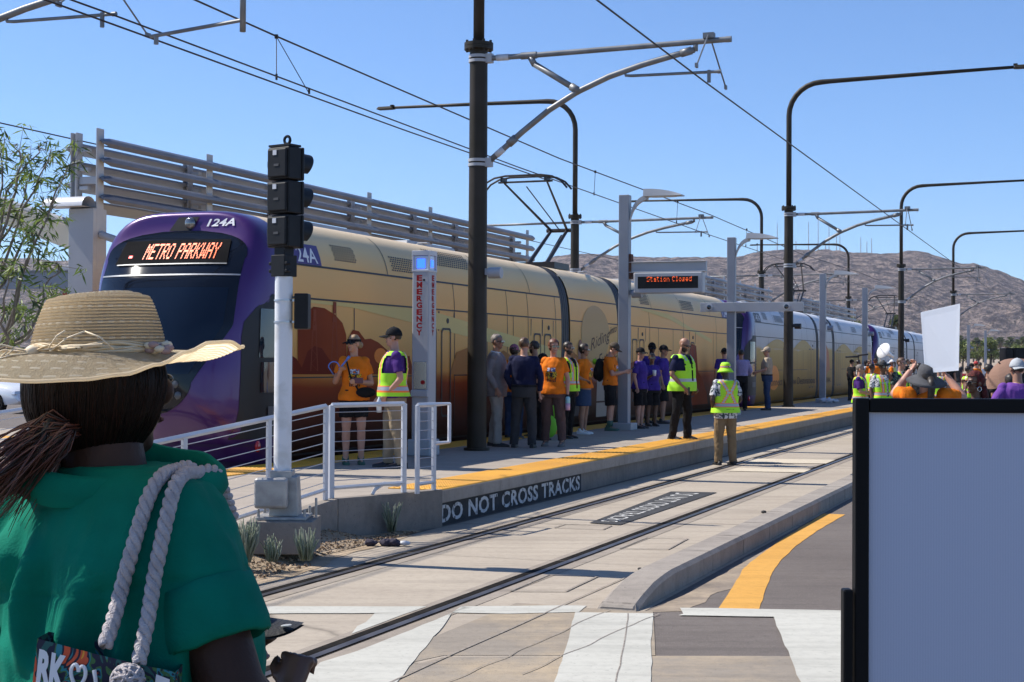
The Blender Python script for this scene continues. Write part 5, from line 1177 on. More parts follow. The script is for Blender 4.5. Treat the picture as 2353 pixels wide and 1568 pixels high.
def person(label, px, py, z0, H, face, skin='light', fem=False, bulk=1.0, arms={}, top=None, sleeve=.55, top_z=.86, bottom=('pants', None), shoes=None, vest=None, hair=None, hat=None, glasses=None, beard=None, yaw=0, pitch=0, tilt=0, lean=0, feet=None, vox=.009, logo=None, collar=None, group=None, shrug=0.0, curl=.5, Y=None, fingers=True, cat='person', extra=None, socks=None):
    p = G(px, py, z0) if Y is None else PT(px, py, Y); k = H / 1.75
    root = thing('person', label, cat, (p.x, p.y, z0), math.pi + R(face), group); root.scale = (k, k, k)
    tab = TF if fem else TM; sk = SKIN[skin]; sh = (.150 if fem else .176) * (1 + (bulk - 1) * .5); HM = headM(yaw, pitch, tilt)
    J = {}
    for s, nm in ((-1, 'L'), (1, 'R')):
        a = arms.get(nm); S = Vector((s * sh, -.004, 1.405 + shrug))
        E, Wr = (Vector(a[0]), Vector(a[1])) if a else (Vector((s * (sh + .055 + (bulk - 1) * .12), -.035, 1.13)), Vector((s * (sh + .062 + (bulk - 1) * .1), .035, .89)))
        J[nm] = (S, E, Wr, a[2] if a and len(a) > 2 else None)
    ft = feet or ((-.105, .0), (.105, .02))
    LG = []
    for s, (fx, fy) in zip((-1, 1), ft):
        hp = Vector((s * .088, 0, .90)); an = Vector((fx, fy - .02, .085)); kn = hp.lerp(an, .5) + Vector((s * .006, .022, .01)); LG.append((s, hp, kn, an, fy))
    # body: one skin
    b = MB(); zs = [.84, .90, .98, 1.08, 1.2, 1.3, 1.38, 1.43, 1.465]
    b.loft([sring(z, *(lambda a: (a[0] - .012, a[1] - .012, a[2]))(tor(tab, z, bulk))) for z in zs]); b.tube([(0, -.006, 1.42), (0, .0, 1.49), HM @ Vector((0, -.01, .06))], [.062, .052 if fem else .058, .054], 14); head_shape(b, HM, fem)
    for nm, s in (('L', -1), ('R', 1)):
        S, E, Wr, up = J[nm]; b.tube([S, S.lerp(E, .5), E], [.048, .045, .04], 12); b.tube([E, E.lerp(Wr, .3), E.lerp(Wr, .8), Wr], [.04, .041, .03, .026], 12); b.ball(tuple(E), .04, 10); b.ball(tuple(S), .05, 12); add_hand(b, E, Wr, curl, up, fingers, .95 if fem else 1.05)
    for s, hp, kn, an, fy in LG:
        b.tube([hp, hp.lerp(kn, .5), kn], [.082, .076, .06], 14); b.ball(tuple(kn), .058, 10); b.tube([kn, kn.lerp(an, .3) + Vector((0, -.012, 0)), kn.lerp(an, .8), an], [.056, .058, .042, .038], 14)
        b.tube([an + Vector((0, -.04, -.05)), an + Vector((0, .06, -.05)), an + Vector((0, .15, -.062))], [.036, .036, .024], 10)
    put(remesh(b, vox, 2, .5), 'body', sk, root)
    # shirt
    if top:
        b = MB(); zt = [top_z, .90, .95, 1.0, 1.08, 1.16, 1.24, 1.32, 1.39, 1.435, 1.465]; zt = sorted(set([z for z in zt if z >= top_z])); off = .02
        b.loft([sring(z, *(lambda a: (a[0] + off + (.012 if z < 1.0 else 0), a[1] + off + (.012 if z < 1.0 else 0), a[2]))(tor(tab, z, bulk))) for z in zt])
        for nm, s in (('L', -1), ('R', 1)):
            S, E, Wr, up = J[nm]; S2 = S - Vector((s * .03, 0, 0))
            if sleeve <= 1: e = S.lerp(E, sleeve); b.tube([S2, S.lerp(E, sleeve * .5), e], [.066, .068, .066], 14)
            else: e = E.lerp(Wr, min(1, sleeve - 1)); b.tube([S2, S.lerp(E, .5), E], [.066, .058, .053], 14); b.tube([E, E.lerp(e, .5), e], [.053, .05, .04], 12); b.ball(tuple(E), .053, 10)
            b.ball(tuple(S - Vector((s * .004, 0, .004))), .070, 14)
        if shrug: b.tube([J['L'][0] * .9, Vector((0, -.02, 1.44 + shrug * .4)), J['R'][0] * .9], [.07, .075, .07], 14)
        me = remesh(b, vox, 3, .5); me.update(); fold(me, .011, 9, px * .37 % 10)
        mats = [top] + PR
        if logo:
            def face_(c, n, s_=px):
                if n.y > .3 and c.y > 0 and abs(c.x) < .095 and 1.06 < c.z < 1.29:
                    r_ = noise.noise(Vector((c.x * 38, c.z * 34, s_))); g = (c.z - 1.06) / .23; e_ = (c.x / .095) ** 2 + ((c.z - 1.19) / .10) ** 2
                    if g > .72 and r_ > -.15 and abs(c.x) < .07: return 3 if r_ > .12 else 4
                    if e_ < .9 and abs(c.x) < .09: return 1 if r_ > .18 else 2 if r_ > -.12 and abs(c.x) > .02 else (1 if r_ > -.3 and c.z > 1.12 else 0)
                    if g < .3 and abs(c.x) < .075 and abs(math.sin(c.x * 120 + c.z * 20)) > .55: return 1
                return 0
            put(me, 'shirt', mats, root, face_)
        else: put(me, 'shirt', top, root)
    if collar:
        b = MB(); b.tube([(.07 * math.cos(a), -.004 + .068 * math.sin(a), 1.47 + .012 * math.sin(a) * -1) for a in [2 * math.pi * q / 16 for q in range(17)]], .018, 6); b.build('collar', collar, root, smooth=True)
    # trousers
    kd, bm_ = bottom[0], bottom[1]
    if bm_:
        zb = bottom[2] if len(bottom) > 2 else None; b = MB(); off = .016; wz = 1.02
        if kd == 'skirt':
            zb = zb or .55; b.loft([sring(z, .185 + .02 * (wz - z) + (.012 if z < .8 else 0), .135 + .02 * (wz - z), 0) if z < .95 else sring(z, *(lambda a: (a[0] + off, a[1] + off, a[2]))(tor(tab, z, bulk))) for z in (zb, .7, .8, .9, .97, wz)])
        else:
            b.loft([sring(z, *(lambda a: (a[0] + off, a[1] + off, a[2]))(tor(tab, z, bulk))) for z in (.80, .86, .92, .97, wz)])
            zb = zb if zb is not None else (.05 if kd == 'pants' else .5)
            for s, hp, kn, an, fy in LG:
                if kd == 'shorts':
                    t = (hp.z - zb) / (hp.z - kn.z); e = hp.lerp(kn, min(1, t)); b.tube([hp + Vector((0, 0, .02)), hp.lerp(e, .5), e], [.108 * (1 + (bulk - 1) * .5), .104, .104], 16)
                else:
                    e = an + Vector((0, -.008, zb - .085)); b.tube([hp + Vector((0, 0, .02)), hp.lerp(kn, .5), kn], [.106 * (1 + (bulk - 1) * .5), .098, .08], 16); b.tube([kn, kn.lerp(e, .35) + Vector((0, -.012, 0)), kn.lerp(e, .8), e], [.08, .077, .07, .07], 16); b.ball(tuple(kn), .08, 10)
        me = remesh(b, vox, 3, .5); me.update(); fold(me, .013, 11, px * .71 % 10, -1, .8 if kd != 'skirt' else -1); put(me, 'skirt' if kd == 'skirt' else 'shorts' if kd == 'shorts' else 'trousers', bm_, root)
        if kd != 'skirt' and top_z > .9:
            b = MB(); b.loft([sring(z, *(lambda a: (a[0] + .022, a[1] + .022, a[2]))(tor(tab, z, bulk))) for z in (.965, 1.0)]); b.build('belt', C_blk, root)
    if shoes:
        for s, hp, kn, an, fy in LG:
            b = MB(); x, y = an.x, an.y; st = [(-.085, .03, .07), (-.05, .041, .085), (.02, .042, .08), (.09, .047, .06), (.15, .042, .045), (.185, .02, .032)]
            b.loft([[(x + w_ * c * (1 if zz_ < .5 else .8) + s * .012 * max(0, yy) * 5, y + yy, .004 if q == 0 else h * zz_) for q, (c, zz_) in enumerate(())] or [(x - w_, y + yy, .002), (x + w_, y + yy, .002), (x + w_ * 1.04, y + yy, h * .4), (x + w_ * .7, y + yy, h * .9), (x, y + yy, h), (x - w_ * .7, y + yy, h * .9), (x - w_ * 1.04, y + yy, h * .4)] for yy, w_, h in st])
            b.tube([(x, y - .02, .06), (x, y - .02, .115)], [.05, .046], 12)
            b.build('shoe', shoes, root, auto=60)
    if socks:
        for s, hp, kn, an, fy in LG: b = MB(); b.tube([an + Vector((0, 0, .0)), an.lerp(kn, .28)], [.047, .052], 12); b.build('sock', socks, root, smooth=True)
    # safety vest
    if vest:
        b = MB(); zlo = vest.get('z', .90); n = 64; rows = []; NZ = 46; off = .036 + vest.get('off', 0)
        for i in range(NZ + 1):
            z = zlo + (1.452 - zlo) * i / NZ; a = tor(tab, z, bulk); f = noise.noise(Vector((z * 8, 3, px))) * .004
            flare = .022 * max(0, (1.05 - z) / .15)
            tw = 1 if z < 1.30 else 1 - .10 * (z - 1.30) / .15
            rows.append([(x_, y_, z + (.014 if abs(x_) > .12 else 0) * max(0, (z - 1.38) / .07)) for x_, y_, _ in sring(z, (a[0] + off + flare) * tw, a[1] + off + flare + f, a[2], n, 2.6)])
        st_ = vest.get('style', 'classic'); orange = vest.get('orange', True); vs, fs, ms = [p_ for r in rows for p_ in r], [], []
        for i in range(NZ):
            for j in range(n):
                q = [i * n + j, i * n + (j + 1) % n, (i + 1) * n + (j + 1) % n, (i + 1) * n + j]; c = sum((Vector(vs[t]) for t in q), Vector()) / 4
                ax = abs(c.x); front = c.y > tor(tab, c.z, bulk)[2]
                if front and ax < .012 + .075 * max(0, (c.z - vest.get('vneck', 1.22)) / .24): continue
                if ax > .150 * (1 + (bulk - 1) * .6) + vest.get('arm', 0) and 1.19 < c.z < 1.405: continue          # arm holes
                m = 0
                def band(d, w_): return 1 if d < w_ else 2 if d < w_ + .014 and orange else 0
                m = max(m, band(abs(c.z - vest.get('band', 1.0)), .024)) if m == 0 else m
                if not m and c.z > vest.get('band', 1.0):
                    if st_ == 'cross' and not front: m = band(abs(ax - .02 - (abs(c.z - 1.24)) * .55), .02)
                    elif st_ != 'plain': m = band(abs(ax - .105), .018)
                    elif c.z > 1.36 and ax > .09: m = band(abs(ax - .12), .02)
                if not front and ax < vest.get('lab', 0) and .925 < c.z < .965: m = 0
                fs.append(tuple(q)); ms.append(m)
        b.v = [tuple(v) for v in vs]; b.f = fs; b.m = ms
        b.build('safety_vest', [C_hv, C_sil, C_hvo], root, smooth=True)
    # hair, hat, face
    if hair and hair[0] != 'bald':
        b = MB(); kd_, hm = hair; sc = {'short': 1.0, 'crop': .975, 'bob': 1.1, 'long': 1.06, 'pony': 1.03, 'bun': 1.03, 'afro': 1.12}[kd_] * (.93 if hat else 1); n = 30; m_ = 16; rows = []
        lowz = {'short': .085, 'crop': .1, 'bob': .035, 'long': .0, 'pony': .08, 'bun': .08, 'afro': .07}[kd_]
        for i in range(m_ + 1):
            a = -math.pi / 2 + math.pi * i / m_; rows.append([(.083 * sc * math.cos(a) * math.cos(t), -.014 + .101 * sc * math.cos(a) * math.sin(t), .15 + (.094 * sc if a > 0 else .11 * sc) * math.sin(a)) for t in [2 * math.pi * j / n for j in range(n)]])
        vs = [Vector(p_) for r in rows for p_ in r]; fs = []
        for v in vs: v += Vector((v.x, v.y + .014, v.z - .15)).normalized() * .010 * noise.noise(v * 32 + Vector((px, 0, 0)))
        for i in range(m_):
            for j in range(n):
                q = [i * n + j, i * n + (j + 1) % n, (i + 1) * n + (j + 1) % n, (i + 1) * n + j]; c = sum((vs[t] for t in q), Vector()) / 4
                if c.z < lowz or (c.y > .028 and c.z < .185) or (c.y > .0 and c.z < .10 and kd_ in ('short', 'crop')): continue
                fs.append(tuple(q))
        b.add(vs, fs, 0, HM)
        if kd_ == 'pony': b.tube([HM @ Vector(q) for q in ((0, -.1, .15), (0, -.15, .11), (0, -.15, .0), (0, -.13, -.1))], [.03, .035, .03, .012], 10)
        if kd_ == 'bun': b.ball(tuple(HM @ Vector((0, -.12, .10))), (.05, .045, .05), 12)
        if kd_ == 'long':
            for sx_ in (-.06, -.03, 0, .03, .06): b.tube([HM @ Vector((sx_, -.085 + abs(sx_) * .3, .08)), HM @ Vector((sx_ * 1.2, -.10 + abs(sx_) * .3, -.03)), HM @ Vector((sx_ * 1.3, -.09 + abs(sx_) * .3, -.15))], [.035, .036, .018], 10)
        b.build('hair', hm, root, smooth=True)
    if hat:
        kd_, hm = hat[0], hat[1]; b = MB()
        if kd_ in ('cap', 'capback', 'visor'):
            if kd_ != 'visor':
                rows = [[(.088 * math.cos(a) * math.cos(t), -.010 + .108 * math.cos(a) * math.sin(t), .148 + .104 * math.sin(a)) for t in [2 * math.pi * j / 24 for j in range(24)]] for a in [R(q) for q in (-6, 8, 25, 42, 58, 74, 88)]]
                b.loft(rows, 0, True, True, HM); b.ball((0, -.01, .252), (.009, .009, .006), 8, 0, HM)
            else: b.loft([[(.086 * math.cos(t), -.010 + .106 * math.sin(t), z) for t in [2 * math.pi * j / 24 for j in range(24)]] for z in (.14, .175)], 0, False, True, HM)
            f = -1 if kd_ == 'capback' else 1; br = []
            for r in (0, .5, 1): br.append([(.078 * math.sin(t) * (1 + .04 * r), f * (.086 + (.095 * r) * math.cos(t) ** .6 - .05 * (1 - math.cos(t)) * (1 - r)) if True else 0, .152 - .022 * r - .012 * math.sin(t) ** 2) for t in [R(q) for q in range(-84, 85, 6)]])
            b.grid(br, 0, HM); b.grid([[(x_, y_, z_ - .006) for x_, y_, z_ in r] for r in br][::-1], 0, HM)
        elif kd_ in ('brim', 'cowboy', 'bucket', 'fedora'):
            R1 = {'brim': .19, 'cowboy': .19, 'bucket': .15, 'fedora': .14}[kd_]; dr = {'brim': -.035, 'cowboy': .03, 'bucket': -.055, 'fedora': -.005}[kd_]
            prof_ = [(R1, .125 + dr), (R1 * .8, .13 + dr * .45), (.098, .135), (.092, .15), (.087, .2), (.07, .235), (.03, .245)]
            n = 32; rows = []
            for r, z in prof_: rows.append([(r * .9 * math.cos(t), -.008 + r * 1.04 * math.sin(t), z + (.035 * abs(math.cos(t)) ** 3 * (r > .1) * (r - .1) / .09 if kd_ == 'cowboy' else 0)) for t in [2 * math.pi * j / n for j in range(n)]])
            b.loft(rows, 0, True, True, HM); b.v = b.v
        ho = b.build('hat', hm, root, smooth=True)
        if kd_ == 'bucket':
            b = MB(); b.loft([[(r * .91 * math.cos(t), -.008 + r * 1.05 * math.sin(t), z) for t in [2 * math.pi * j / 32 for j in range(32)]] for r, z in ((.0925, .148), (.089, .185))], 0, False, True, HM); b.build('hat_band', C_hvo, ho, smooth=True)
            b = MB(); b.loft([[(r * .92 * math.cos(t), -.008 + r * 1.06 * math.sin(t), z) for t in [2 * math.pi * j / 32 for j in range(32)]] for r, z in ((.0925, .158), (.0905, .175))], 0, False, True, HM); b.build('hat_band', C_sil, ho, smooth=True)
    if glasses:
        b = MB()
        for s in (-1, 1): b.box((s * .036, .088, .118), (.055, .012, .034), 0, HM); b.box((s * .068, .04, .122), (.006, .09, .01), 0, HM)
        b.box((0, .092, .124), (.02, .008, .008), 0, HM); b.build('sunglasses', glasses, root, bev=.004)
    else:
        for s in (-1, 1): b = MB(); b.ball((s * .033, .076, .117), (.013, .008, .007), 10, 0, HM); b.build('eye', mk('eye_dark', (.02, .015, .012), .2), root, smooth=True)
    b = MB(); b.ball((0, .086, .058), (.022, .006, .006), 10, 0, HM); b.build('mouth', mk('lip', (.25, .09, .075) if skin in ('light', 'tan') else (.09, .035, .03), .5), root, smooth=True) if beard is None else None
    if beard:
        b = MB(); n = 16; rows = []
        for i in range(9):
            a = R(-85 + 95 * i / 8); rows.append([(.068 * math.cos(a) * math.sin(t), .012 + .072 * math.cos(a) * math.cos(t), .066 + .078 * math.sin(a)) for t in [R(-95 + 190 * j / n) for j in range(n + 1)]])
        b.grid(rows, 0, HM); b.build('beard', beard, root, smooth=True)
    PV[label] = (root, J, HM, k)
    return root
GL = mk('sunglass_lens', (.008, .008, .01), .08, 0, coat=1); GLb = mk('mirror_lens_blue', (.02, .09, .3), .05, .6, coat=1)
def wpos(root, v):
    return Matrix.Translation(root.location) @ root.rotation_euler.to_matrix().to_4x4() @ Matrix.Scale(root.scale.x, 4) @ Vector(v)
gP = 'people waiting on the platform'
A = person('woman in orange shirt, black visor and black shorts talking beside the front of the train', 812, 1068, PLAT, 1.70, 12, 'light', True, 1.02, dict(R=((.25, -.02, 1.12), (.20, .17, 1.27), (1, 0, 0)), L=((-.235, -.02, 1.10), (-.03, .20, 1.12), (0, 0, 1))), C_or, .6, .87, ('shorts', C_blk, .64), S_grn, None, ('bun', H_bl), ('visor', C_blk), GL, yaw=48, logo=True, group=gP)
q = wpos(A, (.20, .21, 1.34)); b = MB(); b.tube([q + Vector((-.02, 0, -.05)), q + Vector((.09, 0, .09))], .012, 8); b.tube([q + Vector((.085, 0, .085)), q + Vector((.115, 0, .12))], .018, 8)
b.tube([q + Vector((-.02 - .07 * (1 - math.cos(t)), .01, -.02 + .07 * math.sin(t))) for t in [R(k) for k in range(0, 181, 20)]] + [q + Vector((-.10, .05, -.12))], .008, 6)
tag(b.build('drinking_tube', mk('blue_tube', (.08, .2, .6), .4), smooth=True), 'blue drinking tube with black hose held up by the visor woman', 'tube')
q = wpos(A, (-.02, .27, 1.14)); b = MB(); b.box((0, 0, 0), (.15, .02, .075)); tag(b.build('mobile_phone', mk('maroon_case', (.09, .02, .04), .4), bev=.008, loc=q, rz=-.2), 'maroon cased phone in the hand of the visor woman', 'phone')
b = MB(); q = wpos(A, (-.14, .19, .98)); b.ball((0, 0, 0), (.13, .05, .07), 14); b.tube([(-.1, .02, .03), (-.2, -.02, .2), (-.24, -.1, .4)], .012, 6); tag(b.build('hip_bag', C_blk, smooth=True, loc=q), 'black hip bag worn at the waist by the visor woman', 'bag')
B_ = person('man in lime vest, purple polo and black cap beside the emergency column', 905, 1075, PLAT, 1.78, 278, 'light', False, 1.14, dict(L=((-.255, -.06, 1.12), (-.19, .13, .90)), R=((.255, -.02, 1.12), (.14, .16, .90))), C_pur, .72, .88, ('pants', C_khaki), S_blk, dict(z=.90, band=.99, style='classic', off=.004), ('short', H_dk), ('cap', C_blk), GL, yaw=6, group=gP, feet=((-.12, -.06), (.12, .1)))
q = wpos(B_, (-.19, .20, .80)); b = MB(); b.lathe([(.004, -.1), (.033, -.1), (.034, .03), (.022, .065), (.013, .075), (.013, .095), (.004, .096)], 14); tag(b.build('water_bottle', mk('clear_bottle', (.6, .65, .68), .1, 0, coat=1), smooth=True, loc=q, rz=.3), 'clear plastic water bottle held low by the black-capped vest man', 'bottle')
person('man in grey suit jacket and sunglasses standing just right of the big pole', 1139, 1026, PLAT, 1.80, 78, 'tan', False, 1.08, dict(R=((.26, -.06, 1.12), (.23, .06, .90))), C_suit, 1.9, .78, ('pants', C_lgrey), S_blk, None, ('crop', H_gr), None, GL, collar=C_white, yaw=8, group=gP, feet=((-.11, -.05), (.11, .08)))
person('woman in pink cap half hidden behind the navy shirted man', 1180, 1008, PLAT, 1.66, 150, 'brown', True, 1.05, {}, C_or, .6, .87, ('pants', C_jean), S_blk, None, ('bob', H_dk), ('cap', cloth('pink_cap', (.35, .12, .18))), GL, group=gP, vox=.011)
person('man seen from behind in navy long sleeved shirt and dark grey trousers', 1203, 1029, PLAT, 1.74, 168, 'light', False, 1.10, dict(L=((-.27, -.06, 1.14), (-.2, .04, .93)), R=((.28, -.05, 1.14), (.25, .06, .90))), C_navy, 1.95, 1.0, ('pants', C_dgrey), S_blk, None, ('short', H_br), None, None, yaw=8, group=gP, feet=((-.15, 0), (.15, .0)))
person('bearded man partly hidden behind the navy shirted man, head just showing', 1228, 1004, PLAT, 1.74, 250, 'tan', False, 1.0, {}, C_dgrey, .6, .87, ('pants', C_blk), S_blk, None, ('short', H_dk), None, GL, beard=H_dk, group=gP, vox=.012)
person('short dark-haired person in black between the navy shirt and the orange shirt', 1245, 1012, PLAT, 1.50, 70, 'tan', True, 1.0, {}, C_blk, .6, .87, ('pants', C_blk), S_blk, None, ('bob', H_dk), ('cap', C_blk), None, group=gP, vox=.011)
F = person('auburn-haired woman in orange shirt and brown trousers holding a pastel bottle', 1271, 1026, PLAT, 1.72, -14, 'light', True, 1.06, dict(L=((-.23, -.04, 1.12), (-.245, .03, .86)), R=((.22, -.1, 1.13), (.16, -.08, .95))), C_or, .65, .86, ('pants', C_brown, .1), S_gry, None, ('bob', H_red), None, GL, yaw=-34, logo=True, group=gP, feet=((-.15, .03), (.14, -.02)))
q = wpos(F, (-.255, .06, .60)); b = MB(); zc_ = [(.004, 0), (.036, .0), (.037, .09)]; b.lathe([(.004, 0), (.038, .0), (.039, .11)], 16, 0); b.lathe([(.039, .11), (.038, .19), (.03, .215), (.004, .22)], 16, 1); b.lathe([(.02, .22), (.02, .25), (.004, .252)], 12, 2); tag(b.build('water_bottle', [mk('pink_steel', (.62, .36, .5), .35), mk('pale_blue_steel', (.3, .6, .68), .35), S_blk], smooth=True, loc=q), 'pink and pale blue drink bottle hanging from the auburn-haired woman\'s hand', 'bottle')
person('man in sunglasses and lime vest half behind the auburn-haired woman', 1303, 1008, PLAT, 1.72, 58, 'tan', False, 1.1, {}, C_blk, .6, .87, ('pants', C_blk), S_blk, dict(z=.86, band=1.02), ('crop', H_dk), None, GL, beard=H_dk, group=gP, vox=.011)
q = G(1263, 1012, PLAT); b = MB(); b.ball((0, 0, .24), (.13, .09, .2), 14); b.tube([(-.08, 0, .4), (-.06, 0, .6), (.06, 0, .6), (.08, 0, .4)], .012, 6); tag(b.build('shopping_bag', mk('lime_bag', (.16, .5, .02), .7), smooth=True, loc=q), 'bright green bag hanging behind the brown trouser legs', 'bag')
W = person('dark-haired woman in orange shirt, denim skirt and white trainers facing right', 1340, 998, PLAT, 1.70, 66, 'tan', True, 1.12, dict(R=((.22, -.10, 1.14), (.15, .10, 1.05)), L=((-.22, -.05, 1.13), (-.12, .16, 1.05))), C_or, .75, .9, ('skirt', C_jean, .55), S_wht, None, ('bob', H_dk), None, GL, logo=True, group=gP)
q = wpos(W, (.17, -.04, .92)); b = MB(); b.box((0, 0, 0), (.07, .012, .1)); tag(b.build('badge_card', S_wht, loc=q, rz=.5), 'white card tucked in the denim skirt pocket', 'card')
K = person('young man in cap and orange shirt with backpack looking down at his phone', 1402, 990, PLAT, 1.76, 74, 'light', False, .98, dict(R=((.20, .08, 1.12), (.07, .31, 1.17), (0, 0, 1)), L=((-.20, .08, 1.12), (-.06, .31, 1.17), (0, 0, 1))), C_or, .75, .9, ('shorts', C_blk, .48), S_grn, None, ('short', H_br), ('cap', cloth('olive_cap', (.10, .08, .06))), GL, pitch=24, logo=True, group=gP, socks=S_grn)
q = wpos(K, (0, .42, 1.22)); b = MB(); b.box((0, 0, 0), (.075, .012, .15), 0, Matrix.Rotation(R(74) + math.pi, 4, 'Z') @ Matrix.Rotation(R(-55), 4, 'X')); tag(b.build('mobile_phone', S_blk, loc=q), 'black phone held in both hands by the cap wearing backpacker', 'phone')
q = wpos(K, (0, -.22, 1.2)); b = MB(); b.ball((0, 0, 0), (.15, .10, .24), 14); b.ball((0, -.08, -.06), (.11, .05, .13), 12)
for s in (-1, 1): b.tube([(s * .09, .06, .2), (s * .12, .2, .22), (s * .13, .33, .1), (s * .13, .3, -.1)], .02, 6)
bp_ = b.build('backpack', C_blk, smooth=True, loc=q, rz=math.pi + R(74)); tag(bp_, 'black backpack on the back of the man looking at his phone', 'backpack')
b = MB(); b.ball((0, -.1, .17), (.05, .05, .06), 10); b.build('pouch', C_lime, bp_, smooth=True)
gV = 'group in purple shirts and black shorts behind the first grey post'
for lb, x, y, h, f, sk_, fm, yw, ht, gl in [('woman in purple at the left of the purple group, cut by the grey post', 1470, 985, 1.66, 60, 'light', True, 10, ('cap', C_blk), GL), ('tall man in purple with blue mirrored sunglasses at the back of the group', 1497, 972, 1.80, 30, 'dark', False, 20, ('cap', C_blk), GLb), ('short woman in purple holding a white cup in front of the group', 1497, 980, 1.56, 25, 'brown', True, 20, None, GL), ('man in purple and black cap at the right of the group, facing right', 1523, 974, 1.74, 75, 'tan', False, 10, ('cap', C_blk), None)]:
    o = person(lb, x, y, PLAT, h, f, sk_, fm, 1.04, dict(R=((.22, .0, 1.10), (.12, .22, 1.22))) if 'cup' in lb else {}, C_roy, .75, .86, ('shorts', C_blk, .5), S_blk, None, ('short' if not fm else 'crop', H_dk), ht, gl, yaw=yw, group=gV, vox=.011)
    if 'cup' in lb: q = wpos(o, (.10, .30, 1.28)); b = MB(); b.lathe([(.004, -.06), (.03, -.06), (.042, .06), (.004, .062)], 14); tag(b.build('paper_cup', S_wht, smooth=True, loc=q), 'white paper cup held by the short woman in purple', 'cup')
N_ = person('bald bearded man in lime vest with silver bands standing on the yellow strip', 1566, 1011, PLAT, 1.80, 52, 'tan', False, 1.16, dict(R=((.27, -.03, 1.12), (.20, .17, .90)), L=((-.26, -.05, 1.12), (-.22, .12, .90))), C_navy, .8, .86, ('pants', C_blk), S_blk, dict(z=.84, band=1.03, style='plain', orange=False, off=.01), ('bald', None), None, GL, beard=H_dk, pitch=16, yaw=4, group=gP, feet=((-.15, .06), (.16, -.06)), vox=.008)
q = wpos(N_, (.19, .26, .84)); b = MB(); b.box((0, 0, 0), (.03, .07, .14)); tag(b.build('mobile_phone', S_blk, bev=.006, loc=q), 'dark phone in the lowered hand of the bald vest man', 'phone')
S_ = person('man in lime hat and crossed vest labelled SAFETY standing on the track', 1667, 1069, 0, 1.74, 196, 'dark', False, 1.06, dict(L=((-.27, -.05, 1.12), (-.2, .06, .95)), R=((.27, .0, 1.13), (.2, .16, .98))), C_flor, .8, .80, ('pants', C_beige), S_blk, dict(z=.90, band=1.03, style='cross', off=.012, lab=.09), ('short', H_dk), ('bucket', C_hv), None, yaw=-30, group=None, feet=((-.13, .03), (.12, -.02)), vox=.008)
b = MB(); lettering(b, 'SAFETY', lambda a, c: (.072 - .144 * a, -.186 - .0, .925 + .04 * c), font_bold=.02); b.build('safety_lettering', S_blk, S_)
b = MB(); b.cyl((-.205, .02, .985), .032, .02, 12); b.build('wristwatch', S_blk, S_)
person('man in purple shirt and black cap mostly hidden behind the second grey post', 1664, 948, PLAT, 1.76, 190, 'light', False, 1.1, {}, C_roy, .8, .88, ('pants', C_blk), S_blk, None, ('short', H_dk), ('cap', C_blk), None, group=gP, vox=.012)
person('person in lime vest beside the train cab door, behind the lavender shirt', 1683, 940, PLAT, 1.66, 250, 'brown', False, 1.0, {}, C_blk, .6, .87, ('pants', C_dgrey), S_blk, dict(z=.88, band=1.0), ('short', H_dk), None, None, group=gP, vox=.013)
person('man seen from behind in lavender shirt near the second train cab', 1703, 944, PLAT, 1.74, 172, 'tan', False, 1.06, dict(R=((.27, .02, 1.14), (.2, .2, 1.02))), C_lav, 1.95, 1.0, ('pants', C_blk), S_blk, None, ('short', H_dk), None, None, yaw=-20, group=gP, vox=.011)
person('man in tan cap, tan shirt and blue jeans facing left beside the second train', 1763, 943, PLAT, 1.82, 262, 'light', False, 1.1, dict(L=((-.25, .06, 1.13), (-.2, .28, 1.06)), R=((.25, .06, 1.13), (.2, .28, 1.06))), C_tan, .8, 1.0, ('pants', C_jean), S_blk, None, ('short', H_gr), ('cap', C_tan), GL, group=gP, vox=.011)
# crowd farther along, seen over the board
gC = 'crowd farther along beside the silver train'
def far(label, px, top_y, Y, z0, face, **kw):
    P = PT(px, top_y, Y); H = P.z - z0; kw.setdefault('vox', .014); kw.setdefault('shoes', S_blk); kw.setdefault('bottom', ('pants', C_dgrey)); kw.setdefault('group', gC)
    return person(label, px, top_y, z0, min(1.95, max(1.5, H)), face, Y=Y, **kw)
far('short-haired man in purple polo and lime vest facing right, left of the hat man', 1976, 838, 35, 0, 66, skin='light', top=C_pur, vest=dict(z=.86, band=.98), hair=('crop', H_gr), glasses=GLb, bulk=1.06, arms=dict(R=((.25, .06, 1.12), (.12, .3, 1.06)), L=((-.25, .06, 1.12), (-.12, .3, 1.06))), sleeve=.8, vox=.011)
far('man in wide black hat and lime vest, hand raised to his face', 2028, 832, 34, 0, 18, skin='brown', top=C_flor, vest=dict(z=.86, band=1.05), hair=('short', H_dk), hat=('cowboy', C_dgrey), bulk=1.18, arms=dict(L=((-.26, .16, 1.2), (-.02, .2, 1.52))), sleeve=.8, vox=.011, glasses=GL)
far('man in dark floral shirt and lime vest with sunglasses, right of the hat man', 2070, 823, 34, 0, 40, skin='light', top=C_dflor, vest=dict(z=.86, band=1.0), hair=('short', H_br), glasses=GL, bulk=1.08, sleeve=.8, vox=.011)
far('dark-haired person in black with a camera rig beside the silver train', 1957, 832, 56, PLAT, 120, skin='tan', top=C_blk, hair=('short', H_dk), hat=('cap', C_blk))
far('man in white shirt among the camera crew beside the train', 1972, 830, 58, PLAT, 80, skin='brown', top=C_white, hair=('short', H_dk))
far('dark-haired person in pale shirt at the right of the camera crew', 1990, 831, 60, PLAT, 200, skin='dark', top=C_white, hair=('short', H_dk))
far('person in orange with a black cap seen from behind, left of the sousaphone', 2012, 824, 50, PLAT, 175, skin='tan', fem=True, top=C_or, hair=('bob', H_red), hat=('cap', C_blk), sleeve=.8, bulk=1.15)
